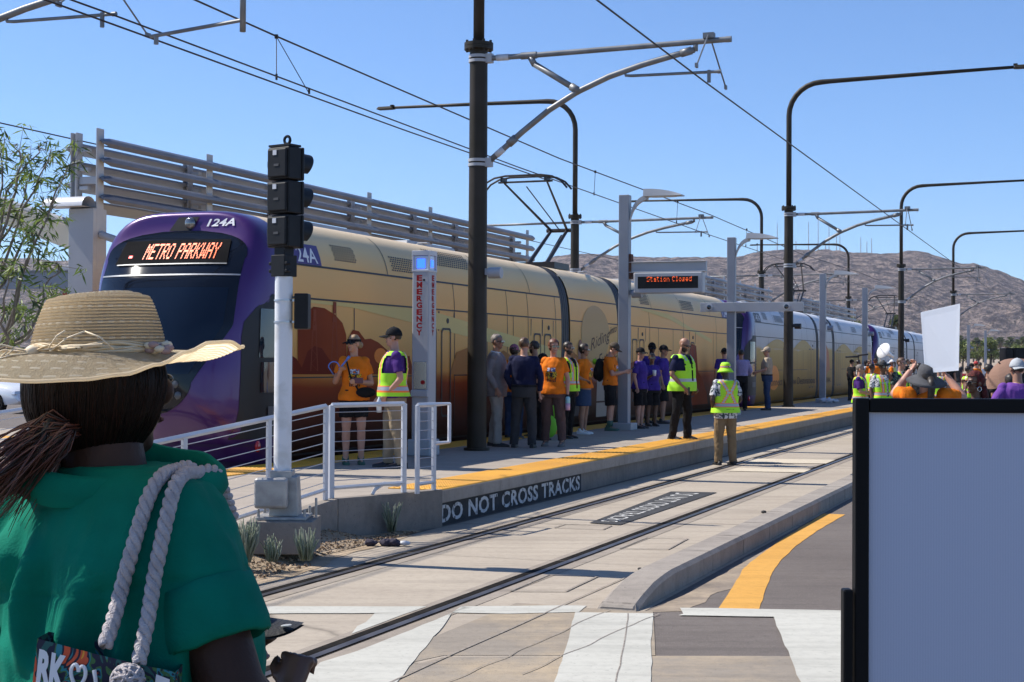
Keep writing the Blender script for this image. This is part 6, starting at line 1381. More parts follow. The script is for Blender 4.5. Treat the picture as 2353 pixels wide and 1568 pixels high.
far('small person in orange and long brown hair behind the purple polo man', 1998, 838, 58, PLAT, 30, skin='light', fem=True, top=C_or, hair=('long', H_br), sleeve=.8)
far('sousaphone player in black under the white bell', 2030, 830, 62, PLAT, 120, skin='tan', top=C_blk, hair=('short', H_dk))
far('person in white cap and orange shirt under a lime vest behind the hat man', 2050, 832, 55, PLAT, 240, skin='tan', fem=True, top=C_or, vest=dict(z=.86, band=1.0), hair=('pony', H_br), hat=('cap', S_wht))
far('dark figure behind the straw hat man at the foot of the third pole', 2092, 828, 66, PLAT, 120, skin='dark', top=C_blk, hair=('short', H_dk))
far('man in straw hat and pale floral shirt left of the raised sign', 2096, 838, 48, 0, 60, skin='dark', top=C_flor, hair=('short', H_dk), hat=('fedora', C_tan), bulk=1.06)
far('man in floral shirt and lime vest half hidden under the raised sign', 2158, 838, 36, 0, 150, skin='tan', top=C_flor, vest=dict(z=.86, band=1.0), hair=('short', H_dk))
far('person in black behind the arm of the sign holder', 2181, 845, 50, PLAT, 150, skin='tan', top=C_blk, hair=('short', H_dk))
far('person in pale grey trousers standing on the platform right of the sign holder', 2196, 846, 52, PLAT, 150, skin='tan', top=C_dgrey, bottom=('pants', C_lgrey), hair=('short', H_dk))
far('person in lime vest and green sleeves seen right of the sign holder arm', 2224, 842, 42, 0, 100, skin='tan', top=mk('green_sleeve', (.12, .4, .08), .8), sleeve=1.9, vest=dict(z=.86, band=1.02), hair=('short', H_dk), arms=dict(R=((.24, .08, 1.12), (.1, .28, 1.2))))
far('person in orange shirt and red cap before the palo verde trees', 2243, 831, 66, 0, 200, skin='tan', top=C_or, hat=('cap', mk('red_cap', (.4, .03, .03), .8)), hair=('short', H_dk), sleeve=.8, bulk=1.1)
far('dark-haired person behind the red-capped person in orange', 2252, 833, 70, 0, 180, skin='tan', top=C_white, hair=('short', H_dk))
far('distant person in orange beside the thin grey post', 2266, 836, 98, 0, 30, skin='tan', top=C_or, hair=('short', H_dk), sleeve=.8, vox=.02)
far('man in black shirt and sunglasses facing right behind the red-haired woman', 2272, 838, 31, 0, 98, skin='tan', top=C_blk, hair=('short', H_dk), glasses=GL, bulk=1.16, sleeve=.8, vox=.011, group=None)
far('dark-haired man right behind the man in dark floral shirt', 2084, 826, 58, PLAT, 70, skin='tan', top=C_blk, hair=('short', H_dk))
far('woman in black between the straw hat man and the raised sign', 2112, 836, 44, 0, 140, skin='brown', fem=True, top=C_blk, hair=('bob', H_dk))
far('person in black cap left of the red-capped person in orange', 2233, 836, 60, 0, 250, skin='tan', top=C_blk, hair=('short', H_dk), hat=('cap', C_blk))
far('person in dark shirt just left of the brown umbrella', 2289, 842, 38, 0, 190, skin='dark', top=C_navy, hair=('short', H_dk))
far('person in red shirt seen between the sign holder and the red-haired woman', 2209, 843, 60, 0, 150, skin='tan', top=mk('red_cotton', (.4, .03, .03), .8), hair=('short', H_dk))
far('person in lime vest between the purple polo man and the hat man', 2003, 836, 44, 0, 120, skin='brown', top=C_dgrey, vest=dict(z=.86, band=1.0), hair=('short', H_dk))
# sousaphone bell and microphone booms
q = PT(2030, 806, 61); sz = thing('sousaphone', 'large white sousaphone bell raised above the far crowd', 'sousaphone', tuple(q)); Mq = Matrix.Rotation(R(-58), 4, 'Z') @ Matrix.Rotation(R(65), 4, 'X')
b = MB(); b.lathe([(.32, .0), (.30, -.03), (.2, -.1), (.13, -.2), (.09, -.36), (.07, -.6)], 28, 0, Mq); b.build('bell', mk('white_fibreglass', (.75, .77, .8), .25, coat=.6), sz, smooth=True)
b = MB(); b.lathe([(.33, .012), (.335, 0), (.32, -.012), (.3, 0)], 28, 0, Mq); b.tube([Mq @ Vector((0, 0, -.55)), (.0, .0, -.7), (-.25, .1, -1.0), (.2, .1, -1.25), (.3, 0, -.9)], .05, 10); b.build('tubing', S_wht, sz, smooth=True)
q = PT(1965, 822, 56); b = MB(); b.tube([q + Vector((-.35, 0, .02)), q + Vector((.15, 0, .04))], .035, 8); b.tube([q + Vector((.1, 0, .08)), q + Vector((.5, .1, .12))], .03, 8); b.tube([q + Vector((.1, 0, .04)), q + Vector((.5, 0, -1.5))], .018, 6); tag(b.build('boom_microphone', C_dgrey, smooth=True), 'camera crew boom with two small heads above the crowd', 'microphone')
# ------------------------------------------------------------------ near right: sign holder, red-haired woman, purple shirt man
SH = person('woman in wide grey hat and orange shirt holding up a blank white sign', 2127, 900, 0, 1.73, 184, 'light', True, 1.16, dict(R=((.36, .08, 1.47), (.255, .20, 1.66), (0, 1, 0)), L=((-.22, .16, 1.50), (-.06, .22, 1.70), (0, 1, 0))), C_or, .7, .86, ('pants', C_dgrey), S_blk, None, ('pony', H_dk), ('brim', cloth('charcoal_hat', (.085, .085, .09))), None, pitch=-16, Y=13.0, vox=.007, curl=1.0, shrug=.09)
c_ = [PT(x, y, Y_) for x, y, Y_ in ((2116, 718, 12.95), (2206, 698, 12.62), (2203, 852, 12.62), (2126, 858, 12.95))]
sgn = MB(); sgn.add([tuple(p_) for p_ in c_] + [tuple(p_ + Vector((.0, .006, 0))) for p_ in c_], [(3, 2, 1, 0), (4, 5, 6, 7), (0, 1, 5, 4), (1, 2, 6, 5), (2, 3, 7, 6), (3, 0, 4, 7)])
tag(sgn.build('blank_sign', mk('white_card', (.88, .9, .93), .6, trans=.6)), 'blank white sign held up in both hands above the crowd', 'sign')
RH = person('woman with deep red hair, black top and hoop earrings, hand raised to her sunglasses', 2243, 905, 0, 1.66, 285, 'brown', True, 1.14, dict(L=((-.16, .26, 1.2), (-.05, .17, 1.55), (1, 0, 0)), R=((.22, -.02, 1.12), (.2, .1, .9))), C_blk, .45, .86, ('pants', C_blk), S_blk, None, ('long', H_rd), None, GL, yaw=-8, Y=15.5, vox=.007)
b = MB()
b.tube([Vector((-.078, 0, .05)) + Vector((.004 * math.sin(t), .022 * math.sin(t), .024 * math.cos(t))) for t in [2 * math.pi * k / 16 for k in range(17)]], .004, 6, M=PV['woman with deep red hair, black top and hoop earrings, hand raised to her sunglasses'][2]); b.build('earring', mk('silver_hoop', (.7, .7, .7), .2, 1), RH, smooth=True)
person('man in purple t-shirt and pale grey cap with hands on hips at the right edge', 2338, 900, 0, 1.80, 186, 'tan', False, 1.14, dict(L=((-.36, -.08, 1.16), (-.22, -.02, 1.0)), R=((.36, -.08, 1.16), (.22, -.02, 1.0))), cloth('violet_cotton', (.16, .06, .30)), .85, .84, ('pants', C_dgrey), S_blk, None, ('short', H_dk), ('capback', cloth('pale_grey_cap', (.42, .44, .46))), None, Y=19.0, vox=.008)
um = thing('umbrella', 'open brown umbrella held low at the right behind the purple shirt', 'umbrella', tuple(PT(2314, 860, 24))); um.scale = (1.42, 1.42, 1.42)
b = MB(); rows = []; Mu = Matrix.Rotation(R(-38), 4, 'Y') @ Matrix.Rotation(R(12), 4, 'X'); n = 32
for r_ in range(8):
    f = r_ / 7; rows.append([Mu @ Vector((.27 * f * (1 - .05 * abs(math.sin(4 * t)) * f) * math.cos(t), .27 * f * (1 - .05 * abs(math.sin(4 * t)) * f) * math.sin(t), .15 * (1 - f ** 2))) for t in [2 * math.pi * k / n for k in range(n)]])
b.grid(rows, 0, None, True); b.build('canopy', cloth('brown_nylon', (.25, .15, .11), .9), um, smooth=False)
b = MB(); b.tube([Mu @ Vector((0, 0, .18)), Mu @ Vector((0, 0, -.55))], .008, 6); b.build('shaft', S_blk, um)
person('person in blue holding the brown umbrella, mostly hidden behind the purple shirt', 2322, 900, 0, 1.58, 190, 'brown', True, 1.0, dict(R=((.2, .1, 1.15), (.1, .26, 1.2))), mk('bright_blue_cotton', (.03, .15, .5), .8), .6, .86, ('pants', C_dgrey), S_blk, None, ('bob', H_dk), None, None, Y=23.5, vox=.012)
far('person with white hair behind the brown umbrella', 2302, 842, 32, 0, 40, skin='light', top=C_white, hair=('short', S_wht), group=None)
# ------------------------------------------------------------------ the woman in the straw hat, close to the camera
from mathutils.bvhtree import BVHTree
LY = 2.3
def L(px, py, dy=0.0): return PT(px, py, LY + dy)
LC = L(285, 1200); lady = thing('person', 'woman seen from behind in a wide straw hat and green shirt, foreground left', 'person', (LC.x, LY, 0))
LO = Vector((LC.x, LY, 0)); BODY = Matrix.Rotation(R(-42), 4, 'Z')
def lw(p): return p - LO                                    # world to her own space
M_grn = mk('green_linen', (.0, .165, .105), .85, 0, (.0, .14, .088), 14, bump=.13, bscale=260, detail=6, spec=.12)
M_dskin = mk('deep_skin', (.05, .024, .016), .55, 0, (.038, .017, .011), 12, bump=.08, bscale=160, spec=.22)
# skin: head, neck, arms, legs
hc = lw(L(238, 1052, .02)); HMl = Matrix.Translation(hc) @ Matrix.Rotation(R(-37), 4, 'Z') @ Matrix.Rotation(R(-4), 4, 'X') @ Matrix.Scale(1.08, 4)
b = MB(); head_shape(b, HMl, True)
b.tube([lw(L(250, 1190, .02)), lw(L(245, 1110, .0)), HMl @ Vector((0, -.02, .07))], [.078, .064, .06], 18)
zs = [(.86, .18, .14), (1.0, .18, .14), (1.1, .165, .13), (1.25, .17, .14), (1.4, .17, .12), (1.48, .14, .09), (1.53, .09, .07)]
b.loft([[BODY @ Vector(q) for q in sring(z, rx, ry, 0, 28)] for z, rx, ry in zs])
Sr, Er, Wr_ = lw(L(415, 1195, -.09)), lw(L(535, 1595, -.15)), lw(L(640, 1700, .25))
Sl, El, Wl = lw(L(15, 1190, .10)), lw(L(-40, 1560, .12)), lw(L(120, 1720, .38))
for S, E, Q, sd_ in ((Sr, Er, Wr_, 1), (Sl, El, Wl, -1)):
    b.tube([S, S.lerp(E, .5), E], [.045, .05, .048], 18); b.ball(tuple(E), .048, 14); b.tube([E, E.lerp(Q, .3), E.lerp(Q, .8), Q], [.05, .05, .036, .03], 16); add_hand(b, E, Q, .6, (0, 0, 1))
for s in (-1, 1):
    h = BODY @ Vector((s * .1, 0, .9)); k_ = BODY @ Vector((s * .11, .02, .49)); a_ = BODY @ Vector((s * .12, -.01, .085)); b.tube([h, h.lerp(k_, .5), k_], [.11, .095, .07], 16); b.tube([k_, k_.lerp(a_, .3), a_], [.068, .066, .042], 16); b.tube([a_ - Vector((0, 0, .05)), a_ + BODY @ Vector((0, .15, -.06))], [.04, .028], 10)
put(remesh(b, .006, 3, .5), 'body', M_dskin, lady)
for s in (-1, 1): b = MB(); b.ball((s * .033, .076, .117), (.013, .008, .007), 10, 0, HMl); b.build('eye', _mats['eye_dark'], lady, smooth=True)
b = MB(); b.ball((0, .086, .058), (.022, .006, .006), 10, 0, HMl); b.build('mouth', mk('dark_lip', (.09, .03, .028), .4), lady, smooth=True)
# shirt
b = MB()
SZ = [(.78, .235, .19), (.95, .225, .185), (1.1, .205, .175), (1.2, .2, .172), (1.3, .208, .175), (1.38, .214, .165), (1.45, .212, .145), (1.50, .202, .125), (1.535, .182, .11), (1.56, .152, .098), (1.575, .118, .09), (1.583, .09, .08)]
b.loft([[BODY @ Vector(q) for q in sring(z, rx, ry, .015 if z < 1.45 else 0, 40, 2.5)] for z, rx, ry in SZ])
b.ball(tuple(BODY @ Vector((.035, .12, 1.28))), (.105, .105, .13), 20)
b.ball(tuple(BODY @ Vector((-.06, .12, 1.28))), (.105, .105, .13), 20)
cufr = Sr.lerp(Er, .60); cufl = Sl.lerp(El, .62)
for S, C, sx_ in ((Sr, cufr, 1), (Sl, cufl, -1)):
    b.ball(tuple(S + Vector((-sx_ * .02, 0, -.01))), (.074, .078, .082), 20); b.tube([S + Vector((-sx_ * .03, 0, .02)), S.lerp(C, .5), C], [.068, .070, .067], 24)
me = remesh(b, .0055, 5, .5)
n_ = len(me.vertices); co = [0.0] * (3 * n_); no = [0.0] * (3 * n_); me.vertices.foreach_get('co', co); me.vertex_normals.foreach_get('vector', no)
def crease(x, y, z):
    """long hanging folds, a gathered yoke and fine creasing of the linen"""
    a = math.atan2(y, x); dn = max(0, min(1, (1.54 - z) / .16))
    d = .011 * dn * noise.noise(Vector((x * 15, y * 15, z * 2.6))) + .0065 * dn * noise.noise(Vector((x * 34, y * 34, z * 6 + 4))) + .0016 * noise.noise(Vector((x * 60, y * 60, z * 30)))
    for px0, wd, z0, z1, am in ((-.105, .016, 1.25, 1.49, .026), (-.02, .022, 1.2, 1.44, .030), (-.172, .02, 1.3, 1.5, .026), (.05, .014, 1.2, 1.38, .016), (.125, .016, 1.2, 1.36, .012)):
        if y < .05 and z0 - .1 < z < z1 + .03:
            t = max(0, min(1, (z1 - z) / (z1 - z0))); xx = px0 + .02 * math.sin(z * 17) * t - .012 * t
            e = (x - xx) / wd; d += am * math.exp(-e * e) * math.sin(math.pi * min(1, t * 1.15 + .02)) - am * .8 * math.exp(-((x - xx - wd * 1.5) / wd) ** 2) * math.sin(math.pi * min(1, t * 1.1))
    if y < .06 and abs(x) < .2: d += -.0035 * math.exp(-((z - (1.415 + .02 * math.sin(x * 9))) / .0035) ** 2)
    return d
for i in range(0, 3 * n_, 3):
    d = crease(*co[i:i + 3])
    for k in range(3): co[i + k] += no[i + k] * d
me.vertices.foreach_set('co', co); me.update()
shirt = put(me, 'shirt', M_grn, lady)
bvh = BVHTree.FromPolygons([v.co.copy() for v in me.vertices], [tuple(p.vertices) for p in me.polygons])
def onshirt(px, py, off=.0, dflt=-.17):
    d = ray(px, py).normalized(); h = bvh.ray_cast(EYE - LO, d)
    return (h[0] - d * off) if h[0] is not None else lw(L(px, py, dflt))
# rolled cuffs
for S, E, C in ((Sr, Er, cufr), (Sl, El, cufl)):
    ax = (E - S).normalized(); x = ax.cross(Vector((0, 1, 0))).normalized(); y = ax.cross(x); rings = []
    for t, r in ((-.055, .068), (-.052, .076), (-.03, .078), (.012, .080), (.03, .079), (.034, .073), (.02, .066), (-.03, .062)):
        rings.append([C + ax * (t + .006 * noise.noise(Vector((q * 2, 0, 3)))) + (x * math.cos(q) + y * math.sin(q)) * (r + .0035 * noise.noise(Vector((math.cos(q) * 3, math.sin(q) * 3, t * 20)))) for q in [2 * math.pi * k / 40 for k in range(40)]])
    b = MB(); b.loft(rings, 0, False); b.build('cuff', M_grn, shirt, smooth=True)
# standing collar, lower at the back of the neck
b = MB(); rings = []; cc = lw(L(262, 1085, .0))
for f, r, dz in ((0, .118, -.028), (.25, .128, -.008), (.6, .125, .012), (.9, .118, .022), (1, .112, .020), (.8, .108, .0), (.2, .108, -.024)):
    rings.append([cc + Vector((1.28 * r * math.cos(q) * (1 + .05 * math.cos(q)), r * .95 * math.sin(q), dz + .020 * math.sin(q) - .014 * math.cos(q) * (math.cos(q) > 0) + .016 * max(0, -math.cos(q)) ** 2 + .006 * noise.noise(Vector((math.cos(q) * 2.5, math.sin(q) * 2.5, f))))) for q in [2 * math.pi * k / 56 for k in range(56)]])
b.loft(rings, 0, False); b.build('collar', M_grn, shirt, smooth=True)
b = MB(); b.tube([lw(L(118, 1120, -.05)), lw(L(122, 1085, -.05)), lw(L(134, 1060, -.03)), lw(L(160, 1046, .02))], [.009, .011, .012, .012], 8, flat=.3); b.build('strap', mk('tan_strap', (.4, .24, .17), .6), lady, smooth=True)
# trousers and shoes
b = MB(); b.loft([[BODY @ Vector(q) for q in sring(z, rx, ry, 0, 28)] for z, rx, ry in ((.78, .2, .16), (.86, .215, .172), (1.0, .2, .16))])
for s in (-1, 1):
    h = BODY @ Vector((s * .1, 0, .9)); k_ = BODY @ Vector((s * .11, .02, .49)); a_ = BODY @ Vector((s * .12, -.01, .09)); b.tube([h, k_, a_], [.13, .1, .085], 18)
put(remesh(b, .012, 3), 'trousers', C_navy, lady)
for s in (-1, 1): b = MB(); a_ = BODY @ Vector((s * .12, .05, .045)); b.ball((0, 0, 0), (.05, .13, .045), 14, 0, Matrix.Translation(a_) @ BODY); b.build('shoe', S_blk, lady, smooth=True)
# hair: sleek cap of dark hair under the hat, strands as fine ridges, low ponytail to the left
hcn = lw(L(226, 880, .015)); rows = []; NT = 150
for i in range(30):
    a = R(-90 + 128 * i / 29); row = []
    for j in range(NT):
        t = 2 * math.pi * j / NT; rx = .1115 - .006 * (a < R(-20)); rr = 1 + .011 * noise.noise(Vector((math.cos(t) * 9, math.sin(t) * 9, a * .6))) + .007 * noise.noise(Vector((math.cos(t) * 40, math.sin(t) * 40, a * .5)))
        s_ = math.sin(a); c_ = math.cos(a) ** (1.1 if a < 0 else 1)
        row.append(hcn + Vector((rx * c_ * math.cos(t) * rr + .010 * (s_ if s_ < 0 else 0), .112 * c_ * math.sin(t) * rr, (.128 if a < 0 else .10) * s_)))
    rows.append(row)
b = MB(); b.grid(rows, 0, None, True)
fc = HMl @ Vector((0, .10, .09)); keep = []
b2 = MB(); b2.v = b.v
for f in b.f:
    c = sum((Vector(b.v[k]) for k in f), Vector()) / 4; q = HMl.inverted() @ c
    if q.y > .03 and q.z < .17: continue
    b2.f.append(f); b2.m.append(0)
M_hl = mk('sleek_dark_hair', (.007, .004, .003), .45, 0, (.012, .0055, .0035), 24, spec=.14)
hair = b2.build('hair', M_hl, lady, smooth=True)
random.seed(9); b = MB(); qi = HMl.inverted()
for k in range(620):
    t = random.uniform(0, 2 * math.pi); a0 = R(random.uniform(0, 34)); a1 = R(random.uniform(-88, -58)); lift = random.uniform(1.0, 1.007); sw = random.gauss(0, .05); pts = []
    for i in range(11):
        a = a0 + (a1 - a0) * i / 10; tt = t + sw * math.sin(i * .5) + .12 * (i / 10) ** 2 * math.cos(t); s_ = math.sin(a); c_ = max(0, math.cos(a)) ** (1.1 if a < 0 else 1)
        pts.append(hcn + Vector((.1115 * c_ * math.cos(tt) * lift + .010 * min(0, s_), .112 * c_ * math.sin(tt) * lift, (.128 if a < 0 else .10) * s_)))
    if any((qi @ q).y > .032 and (qi @ q).z < .17 for q in pts): continue
    b.tube(pts, [.0006] + [.0009] * 9 + [.0004], 4, random.choice((0, 0, 0, 1, 1, 2)))
b.build('hair_strands', [mk('strand_black', (.006, .0035, .0028), .45, spec=.15), mk('strand_brown', (.012, .006, .004), .45, spec=.15), mk('strand_red', (.024, .009, .0055), .45, spec=.15)], hair, smooth=True)
random.seed(3); b = MB()
for k in range(560):
    o = Vector((random.gauss(0, .011), random.gauss(0, .011), random.gauss(0, .009))); sp = random.gauss(0, 1); s2 = random.gauss(0, 1)
    pts = [L(190, 985, -.05), L(150, 990, -.09), L(110, 1005, -.10), L(70 + 6 * sp, 1040 + 7 * s2, -.10), L(25 + 14 * sp, 1085 + 16 * s2, -.09), L(-25 + 26 * sp, 1125 + 26 * s2, -.08)]
    pts = [lw(p) + o * (.5 if i < 2 else 1.0 + .15 * i) + Vector((random.gauss(0, .0003 * i), random.gauss(0, .0003 * i), random.gauss(0, .0003 * i))) for i, p in enumerate(pts)]; b.tube(pts, [.0013, .0014, .0014, .0012, .0009, .0004], 4, random.choice((0, 0, 1)))
b.build('ponytail', [mk('auburn_strand', (.085, .026, .016), .4), mk('dark_strand', (.018, .008, .006), .4)], hair, smooth=True)
b = MB(); b.tube([lw(L(118, 1002, -.10)) + Vector((.004 * math.cos(t), .022 * math.cos(t), .022 * math.sin(t))) for t in [2 * math.pi * k / 14 for k in range(15)]], .005, 8); b.build('hair_tie', S_blk, hair, smooth=True)
# straw hat: braid rows as real ridges
hatc = lw(L(226, 812, .0))
RIM = [(0, .010), (15, .012), (30, .008), (60, .004), (90, .006), (120, .004), (150, .000), (180, -.012), (210, -.028), (240, -.037), (262, -.040), (280, -.037), (295, -.030), (308, -.016), (320, .002), (332, .016), (345, .018), (360, .010)]
def rim(t):
    t = math.degrees(t) % 360
    for (a, p), (c, q) in zip(RIM, RIM[1:]):
        if a <= t <= c: f = (t - a) / (c - a); f = f * f * (3 - 2 * f); return p + (q - p) * f
    return .01
NA = 144
def hatpt(s, t, o=0.0):
    """s 0..1 up the crown wall, 1..1.35 over the top, negative out along the brim"""
    if s >= 0:
        if s <= 1: r = .098 - .022 * s ** 1.6; z = .080 * s
        else: f = (s - 1) / .35; r = .076 * (1 - f) + .001; z = .080 + .009 * math.sin(min(1, f * 2) * math.pi / 2)
        tilt = .012 * math.sin(t) * (s > .6) * min(1, (s - .6) * 2)
        return hatc + Vector(((r + o) * math.cos(t), (r + o) * 1.06 * math.sin(t), z + .004 * math.cos(t) + (o if s > 1 else 0)))
    f = -s; r = .098 + .117 * f; dip = .026 * max(0, math.cos(t - R(338))) ** 3
    z = rim(t) * f ** 1.5 - dip * 3.2 * f * (1 - f) * (f < 1) + .004 * math.cos(t) * (1 - f)
    return hatc + Vector(((r) * math.cos(t) * 1.0, r * 1.05 * math.sin(t), z + o))
ss = [-1 + k / 92 for k in range(93)] + [k / 68 for k in range(1, 69)] + [1 + .35 * k / 24 for k in range(1, 25)]
vs, fs, ms = [], [], []
for i, s in enumerate(ss):
    ph = i % 4; o = (.0, .0011, .0014, .0008)[ph]
    vs += [tuple(hatpt(s, 2 * math.pi * j / NA, o + .0004 * (j % 2))) for j in range(NA)]
for i in range(len(ss) - 1):
    for j in range(NA):
        fs.append((i * NA + j, i * NA + (j + 1) % NA, (i + 1) * NA + (j + 1) % NA, (i + 1) * NA + j)); ms.append(1 if (i % 4 == 3) else (2 if (i // 4) % 5 == 2 and (j // 2) % 2 else 0))
b = MB(); b.v, b.f, b.m = vs, fs, ms
M_st = [mk('straw', (.88, .75, .54), .7, 0, (.78, .64, .44), 60, bump=.6, bscale=420, trans=.72, spec=.2), mk('straw_gap', (.62, .48, .30), .8, 0, (.52, .39, .24), 60, trans=.72, spec=.2), mk('straw_pale', (.92, .82, .64), .7, trans=.7, spec=.2)]
hat = b.build('straw_hat', M_st, lady, smooth=False)
b = MB(); b.tube([Vector(hatpt(-1, 2 * math.pi * k / 120)) for k in range(121)], .0028, 6, caps=False); b.build('hat_rim', M_st[2], hat, smooth=True)
# raffia band with loose loops and a small dried flower knot
random.seed(12); b = MB(); M_raf = [mk('raffia', (.66, .50, .29), .65), mk('raffia_pale', (.74, .60, .40), .65)]
for k in range(9):
    ph = random.uniform(0, 6); am = random.uniform(.002, .0045); z0 = .002 + .0016 * k
    b.tube([Vector(hatpt(max(0, (z0 + am * math.sin(t * 5 + ph)) / .098), t, .003 + .0012 * math.sin(t * 9 + ph))) for t in [2 * math.pi * q / 90 for q in range(91)]], .0016, 5, k % 2, False)
for k in range(16):
    t0 = R(random.uniform(222, 238)); L_ = random.uniform(.25, 1.0); up_ = random.uniform(-.02, .05); out = random.uniform(.004, .014); pts = []
    for q in range(13):
        f = q / 12; t = t0 + L_ * math.sin(math.pi * f) * (1 if k % 3 else -.7); pts.append(Vector(hatpt(.08 + .3 * max(0, up_) * 8 * math.sin(math.pi * f) * .5, t, out * math.sin(math.pi * f) + .004 + .002 * math.sin(k + f * 8))))
    b.tube(pts, .0014, 5, k % 2)
for k in range(14):
    t0 = R(random.uniform(215, 232)); q0 = Vector(hatpt(.03, t0, .004)); d = Vector((-random.uniform(.05, .12), -random.uniform(.01, .05), random.uniform(-.045, -.008))); b.tube([q0, q0 + d * .4 + Vector((0, 0, random.uniform(0, .018))), q0 + d * .75, q0 + d], .0013, 5, k % 2)
for px_, py_, qx, qy in ((115, 808, 195, 762), (195, 762, 262, 803), (112, 800, 150, 760)):
    b.tube([lw(L(px_, py_, -.115)), lw(L((px_ + qx) / 2, (py_ + qy) / 2 - 8, -.122)), lw(L(qx, qy, -.118))], .0014, 5, 1)
b.ball(tuple(Vector(hatpt(.06, R(226), .008))), (.012, .011, .009), 12, 1); b.build('raffia_band', M_raf, hat, smooth=True)
b = MB()
for k in range(9):
    a = k * .7; c = Vector(hatpt(.06, R(330), .010)) + Vector((.014 * math.cos(a) + .012, .006 * math.sin(a) - .004, .005 * math.sin(a * 2))); b.ball(tuple(c), (.009, .006, .0055), 8, k % 2)
b.build('dried_flower', [mk('dusty_pink', (.38, .25, .22), .8), M_raf[1]], hat, smooth=True)
# ------------------------------------------------------------------ tote bag with rope handles
tb = thing('tote_bag', 'patterned tote bag with white lettering and thick white rope handles on her shoulder', 'bag', tuple(LO))
M_rope = mk('cotton_rope', (.50, .46, .46), .85, 0, (.40, .36, .36), 60, bump=.5, bscale=300)
def rope(pts):
    P = [Vector(p) for p in pts]; dense = []
    for a, c, d_, e in zip([P[0]] + P[:-2], P[:-1], P[1:], P[2:] + [P[-1]]):
        for k in range(14):
            t = k / 14; dense.append(.5 * ((2 * c) + (-a + d_) * t + (2 * a - 5 * c + 4 * d_ - e) * t * t + (-a + 3 * c - 3 * d_ + e) * t ** 3))
    dense.append(P[-1]); b = MB(); n = len(dense); fr = []; ln = 0; x = None
    for i, p in enumerate(dense):
        t = (dense[min(i + 1, n - 1)] - dense[max(i - 1, 0)]).normalized()
        if x is None: x = t.cross(Vector((0, 1, 0))).normalized()
        x = (x - t * x.dot(t)).normalized(); fr.append((p, x.copy(), t.cross(x), ln)); ln += (dense[min(i + 1, n - 1)] - p).length
    for s in range(3):
        b.tube([p + (x * math.cos(-l / .046 * 2 * math.pi + s * 2.094) + y * math.sin(-l / .046 * 2 * math.pi + s * 2.094)) * .0055 for p, x, y, l in fr], .0059, 8)
    return b.build('rope_handle', M_rope, tb, smooth=True)
r1_ = [onshirt(x, y, .013, -.14) for x, y in ((402, 1082), (372, 1094), (347, 1130), (325, 1190), (302, 1270), (280, 1350))] + [lw(L(262, 1420, -.215)), lw(L(240, 1485, -.232))]
r2_ = [onshirt(x, y, .013, -.14) for x, y in ((452, 1088), (424, 1090), (402, 1118), (385, 1180), (370, 1250), (354, 1330))] + [lw(L(340, 1420, -.215)), lw(L(318, 1525, -.235))]
rope([r1_[0] + Vector((.02, .12, -.06)), r1_[0] + Vector((.014, .05, -.002))] + r1_); rope([r2_[0] + Vector((.03, .13, -.08)), r2_[0] + Vector((.02, .05, -.006))] + r2_)
BYo = -.235
tl, tr_ = lw(L(86, 1467, BYo)), lw(L(402, 1545, BYo)); dn = Vector((-.022, 0, -.34)); rows = []
for i in range(15):
    f = i / 14; rows.append([tl.lerp(tr_, j / 20) + dn * f + Vector((-.012 * f * (1 - j / 20), -.016 * math.sin(math.pi * j / 20) * min(1, .4 + f) + .004 * noise.noise(Vector((j * .3, f * 5, 1))), 0)) for j in range(21)])
front = rows; back = [[p + Vector((0, .05 + .03 * math.sin(math.pi * j / 20), 0)) for j, p in enumerate(r)] for r in rows]
b = MB(); b.grid([r[::-1] for r in front]); b.grid(back); b.grid([[r[0] for r in front], [r[0] for r in back]]); b.grid([[r[-1] for r in back], [r[-1] for r in front]]); b.grid([front[-1][::-1], back[-1][::-1]])
def bagmat():
    m = bpy.data.materials.new('tropical_print'); m.use_nodes = True; n = m.node_tree.nodes; l = m.node_tree.links; B = n['Principled BSDF']; B.inputs['Roughness'].default_value = .75
    tc = n.new('ShaderNodeTexCoord'); t = n.new('ShaderNodeTexNoise'); t.inputs['Scale'].default_value = 17; t.inputs['Detail'].default_value = 2; t.inputs['Distortion'].default_value = 1.6; l.new(tc.outputs['Object'], t.inputs['Vector'])
    r = n.new('ShaderNodeValToRGB'); r.color_ramp.interpolation = 'CONSTANT'; e = r.color_ramp.elements; e[0].color = (.006, .008, .02, 1); e[1].position = .36; e[1].color = (.02, .10, .09, 1)
    for p, c in ((.44, (.012, .014, .035)), (.52, (.05, .14, .04)), (.555, (.02, .2, .24)), (.59, (.012, .014, .03)), (.63, (.62, .09, .03)), (.70, (.75, .32, .03)), (.745, (.5, .03, .05))): q = e.new(p); q.color = (*c, 1)
    l.new(t.outputs[0], r.inputs[0]); l.new(r.outputs[0], B.inputs['Base Color']); return m
bag = b.build('bag_panel', bagmat(), tb, smooth=True)
ux = (tr_ - tl); uy = dn
def onbag(a, c): # a across 0..1, c down 0..1
    return tl + ux * a + uy * c + Vector((-.012 * c * (1 - a), -.016 * math.sin(math.pi * max(0, min(1, a))) * min(1, .4 + c) - .0045, 0))
b = MB()
def word(s, a, c, w_, h, rot=0.0, bold=.05):
    cr, sr = math.cos(rot), math.sin(rot); lettering(b, s, lambda p, q: onbag(a + (p * w_) * cr - (q * h * 1.05) * sr * -1, c - (q * h) * cr + (p * w_) * sr * .9), font_bold=bold)
